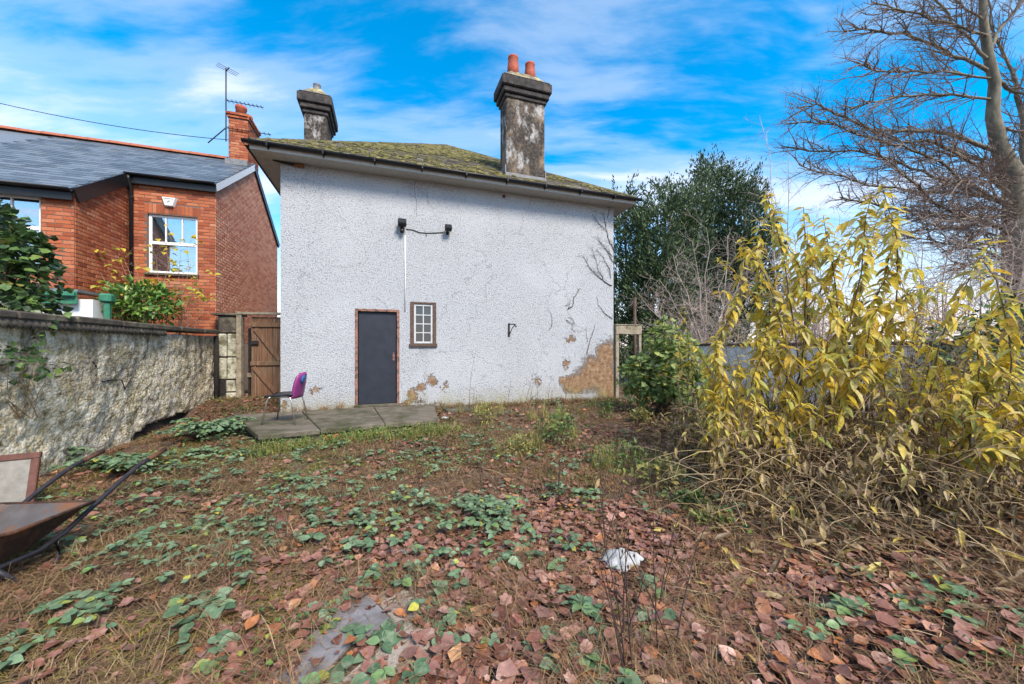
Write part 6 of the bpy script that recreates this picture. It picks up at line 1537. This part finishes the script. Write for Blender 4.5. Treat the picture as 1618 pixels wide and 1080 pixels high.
# dead tangle of stems
M_tangle = m_plain('dead_tangle', (0.20, 0.13, 0.075), 0.85, var=0.5, scale=12)
s = Soup(); s2 = Soup()
for k in range(1500):
    px_ = rl.uniform(1110, 1700); d_ = rl.uniform(2.7, 5.0); x_ = (px_ - CX) / FOC * d_; g = float(ground_z(x_, d_)); th = rl.uniform(0, 6.28); L = rl.uniform(.25, .9); up = rl.uniform(-.25, .9); p = np.array((x_, d_, g + rl.random() ** 1.6 * .75)); pts = [p]
    for q in range(4): th += rl.gauss(0, .3); p = p + np.array((math.cos(th), math.sin(th), up - .25 * q)) * L / 4; p[2] = max(p[2], g + .01); pts.append(p)
    tube(s if rl.random() < .7 else s2, pts, np.linspace(.0036, .0014, 5), 3, False)
for k in range(170):                     # thin upright twigs standing through the thicket
    px_ = rl.uniform(1130, 1660); d_ = rl.uniform(3.3, 5.2); x_ = (px_ - CX) / FOC * d_; g = float(ground_z(x_, d_)); p = np.array((x_, d_, g)); dr = np.array((rl.gauss(0, .22), rl.gauss(0, .22), 1.0)); L = rl.uniform(.8, 2.1); pts = [p]
    for q in range(5): dr = dr + np.array((rl.gauss(0, .10), rl.gauss(0, .10), 0)); p = p + dr / np.linalg.norm(dr) * L / 5; pts.append(p)
    tube(s, pts, np.linspace(.0048, .0018, 6), 4, False)
    for q in range(2, 6):
        for _ in range(2):
            e = pts[q] + np.array((rl.gauss(0, .13), rl.gauss(0, .13), rl.uniform(.02, .28))); tube(s, [pts[q], (pts[q] + e) / 2 + np.array((rl.gauss(0, .015), 0, -.01)), e], [.0024, .0018, .0012], 3, False)
tag(s.build('dead_stems', M_tangle), 'tangle of brown dead stems under the yellow shrubs', 'dead stems', kind='stuff')
tag(s2.build('straw_stems', M_paletwig), 'pale straw stems mixed through the thicket', 'dead stems', kind='stuff')
x, y = sample(9000, 1.6, 6.5, 2.6, 5.6); k = (x > 1.9 + .15 * (y - 3)); x, y = x[k], y[k]; zz_ = ground_z(x, y) + nr.random(len(x)) ** 1.5 * .8
s = Soup(); N = len(x); th = nr.uniform(0, 6.28, N); dd_ = np.stack([np.cos(th), np.sin(th), nr.uniform(-1.8, .1, N)], -1)
s.inst(YL[1], frames(dd_, np.stack([np.cos(th), np.sin(th), np.full(N, .8)], -1)) * nr.uniform(.05, .12, N)[:, None, None], np.stack([x, y, zz_], -1))
tag(s.build('withered_leaves', M_pale), 'withered beige leaves caught in the thicket', 'dead leaves', kind='stuff')

M_weed = m_leaf('fading_weed', [(0.0, (0.16, 0.18, 0.05)), (0.4, (0.28, 0.30, 0.08)), (0.7, (0.42, 0.36, 0.13)), (0.9, (0.17, 0.12, 0.06)), (1.0, (0.55, 0.46, 0.08))], 0.3, 0.55, 0.1)
# ------------------------------------------------------------------ green bush by the passage
M_maple = m_leaf('bush_green', [(0.0, (0.11, 0.19, 0.05)), (0.4, (0.19, 0.29, 0.08)), (0.75, (0.30, 0.39, 0.12)), (0.93, (0.42, 0.46, 0.15)), (1.0, (0.55, 0.42, 0.03))], 0.35, 0.5, 0.10)
def leafy(name, label, cat, base, blobs, T, m, n, lsize, seed, stem_m=M_ystem, nst=9, droop=.35, srad=.010):
    """rounded shrub: stems into blobs (centre, radii), leaves through the outer part of each blob"""
    r_ = np.random.default_rng(seed); o = thing(name, label, cat, base); base = np.array(base, float); s = Soup(); P_, D_ = [], []; vol = np.array([b[1][0] * b[1][1] * b[1][2] for b in blobs]) ** (2 / 3); vol /= vol.sum()
    for (c, rad), w in zip(blobs, vol):
        k = int(n * w); d = r_.normal(0, 1, (k, 3)); d /= np.linalg.norm(d, axis=1)[:, None]; r = (0.45 + .6 * r_.random(k) ** .6) * (0.82 + .36 * vn(d[:, 0] * 2.5 + 7, d[:, 2] * 2.5 + d[:, 1], seed))
        P_.append(np.array(c) + d * r[:, None] * np.array(rad)); D_.append(d)
        for q in range(nst):
            e = np.array(c) + r_.normal(0, .45, 3) * np.array(rad); b = base + np.array((r_.normal(0, .06), r_.normal(0, .06), -.02)); tube(s, [b - base, (b + e) / 2 + r_.normal(0, .05, 3) - base, e - base], [srad, srad * .6, srad * .3], 4, False)
    s.build('stems', stem_m, o); P_ = np.concatenate(P_); D_ = np.concatenate(D_); N = len(P_)
    dd_ = D_ * .7 + r_.normal(0, .5, (N, 3)) + np.array((0, 0, -droop)); nn = D_ * .5 + np.array((0, -.1, .9)) + r_.normal(0, .3, (N, 3)); s = Soup()
    s.inst(T, frames(dd_, nn) * r_.uniform(*lsize, N)[:, None, None], P_ - base); tag(s.build('leaves', m, o), kind='stuff')
    return o
ML = lobed(12, 3, 0.35, 0.2); d_ = 7.6
b = P(1045, 640, d_); b.z = float(ground_z(b.x, b.y))
leafy('green_bush', 'fresh green lobed-leaf bush beside the passage by the house', 'bush', b, [(P(1040, 590, d_), (.55, .5, .55)), (P(1075, 575, d_ - .3), (.5, .5, .5)), (P(1052, 535, d_), (.40, .4, .35)), (P(1010, 600, d_ + .2), (.38, .4, .45)), (P(1090, 610, d_ - .5), (.45, .4, .4))], ML, M_maple, 2600, (.08, .15), 3)
for (px_, py_, dd, lab, r_) in ((1050, 655, 6.6, 'withered brown fern clump at the edge of the path', .22),):
    g = on_ground(px_, py_); leafy('fern_clump', lab, 'fern', (g[0], g[1], g[2]), [((g[0], g[1], g[2] + .15), (r_, r_, .2))], YL[1], M_fallen, 180, (.08, .18), 5)

# leafy weeds standing between the shrubs and the wall
wds = [(880, 700, .30, .36, 'tall yellow-green weed in the middle of the garden before the white wall'), (822, 722, .20, .24, 'low pale weed beside the tall yellow-green weed'), (985, 752, .32, .30, 'dense green weed clump behind the white plastic bag'), (1045, 775, .24, .26, 'olive weed clump nearest the leaning yellow-green shrub'), (955, 662, .16, .30, 'small weed before the brown bare patch of the wall'),
       (1125, 835, .16, .10, 'bright green low weed mat near the yellow undergrowth'), (1090, 805, .14, .10, 'second bright green weed mat behind the first'), (765, 668, .26, .30, 'yellowing weed by the small paving slab'), (1110, 690, .34, .26, 'green weed patch at the foot of the green bush'), (1010, 668, .16, .22, 'grassy weed at the end of the side path')]
for k, (px_, py_, r_, h_, lab) in enumerate(wds):
    g = on_ground(px_, py_); leafy('weed', lab, 'weed', (g[0], g[1], g[2]), [((g[0], g[1], g[2] + h_ * .55), (r_, r_ * .8, h_ * .6)), ((g[0] + r_ * .3, g[1], g[2] + h_ * .9), (r_ * .5, r_ * .5, h_ * .45))], YL[0] if k % 3 else SMALL, M_weed if k % 2 else M_green, 260, (.03, .075), 60 + k, nst=10, droop=-.1, srad=.004)
# ------------------------------------------------------------------ shrubs and ivy on the neighbour's side
M_ivy = m_leaf('ivy_leaf', [(0.0, (0.022, 0.050, 0.018)), (0.45, (0.042, 0.092, 0.028)), (0.75, (0.085, 0.165, 0.045)), (0.93, (0.16, 0.25, 0.06)), (1.0, (0.22, 0.22, 0.05))], 0.22, 0.36, 0.08)
IV = lobed(21, 3, 0.28, 0.15)
def gwl(y, x, z): v = GWP + NV * y + U * x; return np.array((v[0], v[1], z))
iy = on_gw(20, 480)[0]
bl2 = [(P(18, 430, 4.4), (.40, .45, .50)), (P(-25, 400, 4.5), (.5, .5, .62)), (P(-20, 365, 4.6), (.30, .4, .26)), (P(-30, 335, 4.7), (.24, .3, .2)), (P(25, 490, 4.3), (.42, .35, .30)), (P(-60, 480, 4.3), (.6, .5, .5)), (P(45, 395, 4.5), (.22, .25, .25)), (P(5, 530, 4.2), (.40, .18, .18))]
base = gwl(iy, -.4, 0.2)
leafy('ivy_bush', 'dense dark ivy bush tumbling over the top of the garden wall', 'ivy', base, bl2, IV, M_ivy, 3000, (.07, .125), 13, nst=4)
leafy('ivy_patch', 'sparse ivy patch clinging to the face of the garden wall', 'ivy', gwl(on_gw(25, 590)[0], .05, .75), [(gwl(on_gw(25, 590)[0], .06, on_gw(25, 575)[1]), (.30, .30, .20)), (gwl(on_gw(10, 560)[0], .05, on_gw(10, 560)[1]), (.22, .3, .10))], IV, M_ivy, 130, (.05, .09), 14, nst=5, srad=.006)
dl_ = 7.3
lb = P(222, 520, dl_); lb.z = 0.3
leafy('laurel_shrub', 'glossy green laurel showing above the garden wall', 'shrub', lb, [(P(222, 475, dl_), (.55, .45, .36)), (P(200, 480, dl_), (.35, .4, .35)), (P(245, 482, dl_), (.40, .4, .34))], YL[2], m_leaf('laurel_leaf', [(0.0, (0.05, 0.12, 0.025)), (0.5, (0.10, 0.22, 0.04)), (0.9, (0.20, 0.33, 0.06)), (1.0, (0.35, 0.36, 0.05))], .25, .3, .05), 900, (.10, .18), 17, droop=-.2)
# half-bare yellow shrub before the brick house
yb = P(265, 520, 7.7); yb.z = 0.3; o = thing('bare_yellow_shrub', 'half-bare twiggy shrub with a few yellow leaves before the brick house', 'shrub', yb); s = Soup(); lv = []; r_ = random.Random(23); bb = np.array(yb)
for (px_, py_) in ((170, 425), (185, 405), (200, 410), (215, 420), (245, 405), (262, 385), (272, 378), (285, 395), (300, 390), (310, 410), (322, 405), (290, 430), (230, 440), (180, 440), (165, 440), (205, 455), (330, 450), (315, 455), (300, 470), (155, 415)):
    t = np.array(P(px_, py_, 7.7 + r_.gauss(0, .15))); b = bb + np.array((r_.gauss(0, .18), r_.gauss(0, .1), 0)); pts = [b + (t - b) * k / 6 + np.array((r_.gauss(0, .03), r_.gauss(0, .03), 0.10 * math.sin(math.pi * k / 6))) for k in range(7)]
    tube(s, [p_ - bb for p_ in pts], np.linspace(.012, .003, 7), 4, False)
    for k in range(2, 7):
        for _ in range(3): e = pts[k] + np.array((r_.gauss(0, .18), r_.gauss(0, .12), r_.uniform(0, .25))); tube(s, [pts[k] - bb, e - bb], [.004, .0015], 3, False); lv.append((e, k, py_)) 
s.build('stems', m_plain('pinkish_twig', (0.24, 0.15, 0.11), .8, var=.4), o)
lv = [l for l in lv if (l[1] > 3 and r_.random() < (.55 if l[2] < 430 else .15))]; pp = np.array([l[0] for l in lv]) ; pp = np.repeat(pp, 3, 0) + nr.normal(0, .05, (len(pp) * 3, 3)); N = len(pp); th = nr.uniform(0, 6.28, N); s = Soup()
s.inst(LOB[5], frames(np.stack([np.cos(th), np.sin(th), nr.uniform(-.9, .2, N)], -1), np.stack([nr.normal(0, .4, N), nr.normal(-.4, .4, N), np.ones(N)], -1)) * nr.uniform(.08, .14, N)[:, None, None], pp - bb); s.build('leaves', m_leaf('lime_yellow_leaf', [(0, (.50, .46, .05)), (.6, (.62, .50, .06)), (1, (.30, .36, .07))], .4, .5, .05), o)

# ------------------------------------------------------------------ trees
def grow(s, pts, rad, r_, level, maxl, nchild, lens, ang_, up, sides=(7, 5, 4, 3, 3), flat=None, tips=None):
    """add a branch along pts and its side branches; up bends them, flat squashes their spread"""
    pts = np.array(pts, float); n = len(pts); rr = np.linspace(rad[0], rad[1], n); tube(s, pts, rr, sides[min(level, 4)], False)
    if level >= maxl:
        if tips is not None: tips.append(pts[-1])
        return
    seg = np.linalg.norm(np.diff(pts, axis=0), axis=1); cum = np.concatenate([[0], np.cumsum(seg)]); L = cum[-1]; N = nchild[level]; N = max(2, int(N * min(1.6, L / lens[level][2])))
    for k in range(N):
        t = (0.14 + .86 * (k + r_.random()) / N) * L; i = min(np.searchsorted(cum, t) - 1, n - 2); i = max(i, 0); f = (t - cum[i]) / max(seg[i], 1e-6); p = pts[i] + (pts[i + 1] - pts[i]) * f; d = (pts[i + 1] - pts[i]) / max(seg[i], 1e-6)
        a = r_.uniform(*ang_); ref = np.array((r_.gauss(0, 1), r_.gauss(0, 1), r_.gauss(0, .55 if flat else 1))); ref -= d * (ref @ d); ref /= np.linalg.norm(ref) + 1e-9
        c = d * math.cos(a) + ref * math.sin(a); Lc = r_.uniform(lens[level][0], lens[level][1]) * (1 - .45 * t / L); m = 5 if level < maxl - 1 else 4; q = [p]; r0 = max(rr[i] * .55, .0035) if level else rr[i] * .5
        for j in range(m): c = c + np.array((r_.gauss(0, .10), r_.gauss(0, .10), r_.gauss(0, .08) + up)); c /= np.linalg.norm(c); q.append(q[-1] + c * Lc / m)
        grow(s, q, (min(r0, rad[0] * .6), max(.0028, r0 * .25)), r_, level + 1, maxl, nchild, lens, ang_, up, sides, flat, tips)
def f_bark(t):
    co = ob(t); a = t.noise(6, t.map(co, (1, 1, .35)), 7, .65)
    c = t.ramp(a, [(0.3, (0.085, 0.075, 0.058)), (0.6, (0.19, 0.17, 0.125)), (0.8, (0.27, 0.25, 0.16))]); return pb(t, c, .9, a, .8, .04, spec=.15)
M_bark = mat('green_grey_bark', f_bark)
M_twig = m_plain('purple_brown_twig', (0.20, 0.15, 0.125), .85, var=.4, scale=5)
M_twig2 = m_plain('grey_pink_twig', (0.40, 0.325, 0.285), .85, var=.4, scale=5)
DB = 13.0
def Z(zx, zy, d=DB): return np.array(P(1100 + zx / 3.085, zy / 3.085, d))
tb = np.array(P(1612, 330, DB)); broot = (tb[0] + .1, tb[1], 0.0)
beech = thing('beech_tree', 'large bare beech tree spreading fine twigs against the sky', 'tree', broot); O = np.array(broot)
trunk = [(1570, 1500), (1565, 1150), (1560, 960), (1545, 850), (1480, 720), (1445, 560), (1455, 400), (1420, 250), (1400, 100), (1395, -60), (1370, -300)]
s = Soup(); tp = [Z(a, b) - O for a, b in trunk]; tp[0][2] = -.1; tube(s, tp, [.40, .35, .31, .28, .215, .175, .15, .13, .11, .09, .06], 12, False)
s.build('trunk', M_bark, beech, True)
LIM = [([(1470, 740), (1300, 670), (1190, 640), (1030, 635), (880, 640), (760, 590), (680, 550), (600, 505), (520, 520)], .13, -1.2),
       ([(1540, 960), (1450, 870), (1330, 780), (1150, 690), (1000, 690), (860, 640)], .14, -.8), ([(1570, 1010), (1450, 960), (1310, 890), (1220, 805), (1110, 750), (950, 700), (800, 650), (650, 600), (480, 600)], .10, -1.5),
       ([(1575, 1040), (1470, 985), (1340, 930), (1160, 860), (1000, 790), (860, 750), (740, 735), (600, 735), (440, 715)], .10, -.5), ([(1430, 340), (1250, 270), (1150, 210), (1000, 170), (850, 145), (720, 150)], .11, -1.0),
       ([(1410, 290), (1320, 190), (1220, 70), (1150, -30), (1050, -120)], .10, .3), ([(1450, 480), (1250, 460), (1050, 460), (900, 490), (750, 530)], .08, -1.6), ([(1445, 380), (1200, 350), (1000, 350), (880, 350), (780, 300)], .07, -2.0),
       ([(1470, 400), (1540, 440), (1620, 470), (1750, 440)], .12, 0), ([(1560, 900), (1600, 800), (1590, 600), (1560, 400), (1530, 330), (1440, 110), (1420, -80)], .20, .8), ([(1575, 1160), (1420, 1090), (1270, 1040), (1150, 980), (1080, 900), (980, 820), (880, 740)], .09, -2.5),
       ([(1560, 960), (1480, 860), (1400, 790), (1300, 740), (1180, 700)], .16, .6), ([(1420, 250), (1500, 120), (1580, 20), (1650, -80)], .11, .5), ([(1450, 600), (1560, 640), (1650, 660), (1800, 640)], .10, .5), ([(1400, 100), (1280, 20), (1200, -60)], .07, -.6), ([(1430, 180), (1300, 130), (1150, 90), (960, 40), (860, 10)], .08, -1.4),
       ([(1545, 850), (1420, 780), (1250, 760), (1050, 700)], .09, 1.2), ([(1600, 1000), (1450, 960), (1250, 930), (1050, 930), (850, 900), (650, 850), (500, 800)], .09, -.9), ([(1600, 1150), (1400, 1080), (1150, 1040), (900, 1000), (700, 960)], .08, -1.2), ([(1600, 1300), (1400, 1220), (1200, 1180), (1000, 1150)], .08, -.6), ([(1600, 1400), (1450, 1330), (1250, 1290)], .07, -.8), ([(1620, 1050), (1700, 1000), (1850, 990)], .08, -1), ([(1600, 1060), (1450, 1010), (1280, 1010), (1100, 1060), (900, 1080)], .06, -1.8), ([(1600, 1200), (1420, 1130), (1250, 1110), (1080, 1120), (900, 1160)], .06, -1.4), ([(1600, 1250), (1480, 1200), (1350, 1180), (1200, 1230)], .05, -1.9), ([(1600, 1350), (1500, 1280), (1380, 1270), (1250, 1330)], .05, -1.5), ([(1600, 1100), (1500, 1050), (1380, 1050), (1200, 1080)], .05, -2.4), ([(1580, 900), (1480, 850), (1350, 860), (1200, 900)], .05, -2.2)]
r_ = random.Random(9); s = Soup(); tw = Soup()
for pth, rad, dz_ in LIM:
    n = len(pth); pts = []
    for k, (a, b) in enumerate(pth): pts.append(Z(a, b, DB + dz_ * k / (n - 1)) - O)
    rad *= .55
    fine = []
    for A_, B_ in zip(pts[:-1], pts[1:]):
        for q in range(3): fine.append(A_ + (B_ - A_) * q / 3 + np.array((r_.gauss(0, .025), r_.gauss(0, .02), r_.gauss(0, .025))))
    fine.append(pts[-1]); tube(s, fine, np.linspace(rad, .018, len(fine)), 7, False)
    fa = np.array(fine); seg = np.linalg.norm(np.diff(fa, axis=0), axis=1); L = seg.sum(); N = int(6.5 * L); cum = np.concatenate([[0], np.cumsum(seg)])
    for k in range(N):
        t = (.10 + .9 * (k + r_.random()) / N) * L; i = max(0, min(np.searchsorted(cum, t) - 1, len(fa) - 2)); p = fa[i] + (fa[i + 1] - fa[i]) * ((t - cum[i]) / seg[i]); d = (fa[i + 1] - fa[i]) / seg[i]
        a = r_.uniform(.35, .95); ref = np.array((r_.gauss(0, .8), r_.gauss(0, 1), r_.gauss(0, .85))); ref -= d * (ref @ d); ref /= np.linalg.norm(ref); c = d * math.cos(a) + ref * math.sin(a) + np.array((-.25 if d[0] < .2 else .1, 0, .05)); Lc = r_.uniform(.6, 1.9) * (1.05 - .45 * t / L); q = [p]
        for j in range(6): c = c + np.array((r_.gauss(0, .12), r_.gauss(0, .12), r_.gauss(0, .12) + .02)); c /= np.linalg.norm(c); q.append(q[-1] + c * Lc / 6)
        grow(tw, q, (.020, .006), r_, 1, 3, (0, 8, 3), ((0,) * 3, (.25, .80, 1.2), (.12, .40, .5)), (.4, .95), .03, flat=True)
s.build('limbs', M_bark, beech, True); print('twig tubes', len(tw.tq)); tag(tw.build('twigs', M_twig, beech), kind='stuff')

# yews
M_yew = m_leaf('yew_needles', [(0.0, (0.026, 0.050, 0.024)), (0.45, (0.055, 0.10, 0.042)), (0.8, (0.095, 0.155, 0.06)), (1.0, (0.15, 0.20, 0.08))], .12, .6, .05)
SPR = (np.array([(0, 0, 0), (.17, .42, .03), (0, 1, -.08), (-.17, .42, .03)]), [(0, 1, 2), (0, 2, 3)])
def yew(label, cxp, d_, lobes, seed, n_sp):
    """lobes: (px, py top, py bottom, radius m)"""
    r_ = np.random.default_rng(seed); base = np.array(P(cxp, 560, d_)); base[2] = 0; o = thing('yew_tree', label, 'tree', base); s = Soup(); PP, DD = [], []
    for (px_, pt, pb_, rad) in lobes:
        top = np.array(P(px_, pt + 14, d_ + r_.normal(0, .6))); bot = np.array((top[0] + r_.normal(0, .2), top[1], CAMZ + (HZ - pb_) / FOC * d_)); H = top[2] - bot[2]
        for q in range(int(18 * rad * max(H, 1))):
            t = r_.random() ** .8; th = r_.uniform(0, 6.28); R = rad * (1 - t ** 1.6) ** .7 * (0.55 + .5 * r_.random()); c = bot + (top - bot) * t + np.array((R * math.cos(th), R * math.sin(th), 0)); out = np.array((math.cos(th), math.sin(th), .9 + .8 * t)); k = n_sp
            al = r_.random((k, 1)) * r_.uniform(.25, .6); PP.append(c + out * al + r_.normal(0, .09, (k, 3))); DD.append(out + r_.normal(0, .55, (k, 3)) + np.array((0, 0, -.15)))
        tube(s, [base + np.array((0, 0, 0)) - base, (bot - base) * np.array((.6, .6, .7)), top - base - np.array((0, 0, .6))], [.16, .09, .03], 6, False)
    s.build('trunk', M_bark, o); PP = np.concatenate(PP) - base; DD = np.concatenate(DD); N = len(PP); s = Soup()
    s.inst(SPR, frames(DD, r_.normal(0, 1, (N, 3))) * r_.uniform(.09, .21, N)[:, None, None], PP); tag(s.build('crown', M_yew, o), kind='stuff')
yew('dark green yew standing just behind the corner of the house', 1010, 15.0, [(985, 300, 540, .9), (1005, 320, 545, .9), (1040, 290, 545, .9), (1025, 335, 545, 1.0), (965, 340, 545, .9), (1060, 305, 540, .8), (1075, 330, 545, .8), (990, 400, 560, 1.2), (1050, 410, 560, 1.2)], 1, 44)
yew('taller dark yew with pointed tops behind the bare shrubs', 1120, 17.0, [(1118, 255, 530, 1.0), (1098, 275, 530, .9), (1140, 262, 530, .9), (1162, 262, 530, .8), (1085, 300, 535, .9), (1180, 285, 530, .9), (1195, 300, 540, .9), (1130, 330, 545, 1.3), (1170, 360, 545, 1.3), (1090, 370, 545, 1.2), (1205, 380, 550, 1.1)], 2, 44)

# low evergreen hedge closing the view past the passage
hb = P(1010, 560, 14.0); hb.z = 0.0
leafy('evergreen_hedge', 'dark evergreen hedge filling the gap under the yews', 'hedge', hb, [(P(px_, 545, 14.0 + (k % 2) * .4), (1.0, .7, .95)) for k, px_ in enumerate((960, 995, 1030, 1065, 1100, 1140, 1180))], SPR, M_yew, 9000, (.10, .2), 41, nst=2)
# bare shrubs beyond the boundary wall
def bare_shrub(label, base_px, d_, tips, seed, m, rad=.03, lv=3):
    b = np.array(P(base_px, 560, d_)); b[2] = .1; o = thing('bare_shrub', label, 'shrub', b); s = Soup(); r_ = random.Random(seed)
    for (px_, py_) in tips:
        t = np.array(P(px_, py_, d_ + r_.gauss(0, .5))); st0 = b + np.array((r_.gauss(0, .25), r_.gauss(0, .2), 0)); pts = [st0 + (t - st0) * k / 6 + np.array((r_.gauss(0, .05), r_.gauss(0, .05), .22 * math.sin(math.pi * k / 6))) - b for k in range(7)]
        grow(s, pts, (rad, .006), r_, 0, lv, (10, 6, 3), ((.6, 1.5, 2.5), (.25, .65, .8), (.12, .3, .4)), (.5, 1.35), .01)
    s.build('branches', m, o)
bare_shrub('grey bare shrub in front of the dark yews', 1120, 11.8, [(1040, 440), (1060, 400), (1075, 460), (1090, 380), (1120, 360), (1150, 370), (1030, 480), (1180, 400), (1200, 440), (1100, 430), (1140, 430), (1165, 460), (1050, 500), (1010, 465)], 1, M_twig2)
bare_shrub('tall thin bare sapling rising above the yellow shrubs', 1250, 10.0, [(1210, 180), (1240, 250), (1228, 300)], 2, M_twig2, .02, 2)
bare_shrub('dense bare thicket behind the tallest yellow shrub', 1290, 11.0, [(1210, 400), (1225, 360), (1255, 370), (1285, 350), (1320, 365), (1350, 380), (1380, 400), (1240, 420), (1270, 440), (1300, 420), (1335, 430), (1370, 450), (1245, 470), (1300, 460), (1340, 470), (1400, 470)], 3, M_twig2)
bare_shrub('bare pinkish thicket below the beech', 1480, 10.5, [(1400, 390), (1430, 370), (1460, 360), (1490, 365), (1520, 375), (1550, 400), (1410, 440), (1470, 420), (1525, 430), (1450, 460), (1500, 450), (1540, 470), (1420, 480)], 4, M_twig2)
bare_shrub('bare twiggy shrub crowding the beech trunk', 1590, 10.0, [(1540, 400), (1570, 360), (1600, 350), (1630, 370), (1580, 430), (1620, 440), (1555, 460), (1600, 480), (1660, 420)], 5, M_twig2)
# ivy mass on the boundary wall
d_ = 5.6; ib = P(1560, 560, d_); ib.z = .3
leafy('ivy_hedge', 'dark ivy mass smothering the boundary wall behind the pale shrub', 'ivy', ib, [(P(1540, 560, d_), (.8, .5, .5)), (P(1600, 530, d_), (.7, .5, .5)), (P(1640, 560, d_), (.6, .5, .7)), (P(1480, 590, d_ + .2), (.6, .5, .4)), (P(1580, 600, d_ - .2), (.8, .5, .5))], IV, M_ivy, 2600, (.06, .11), 31, nst=3)
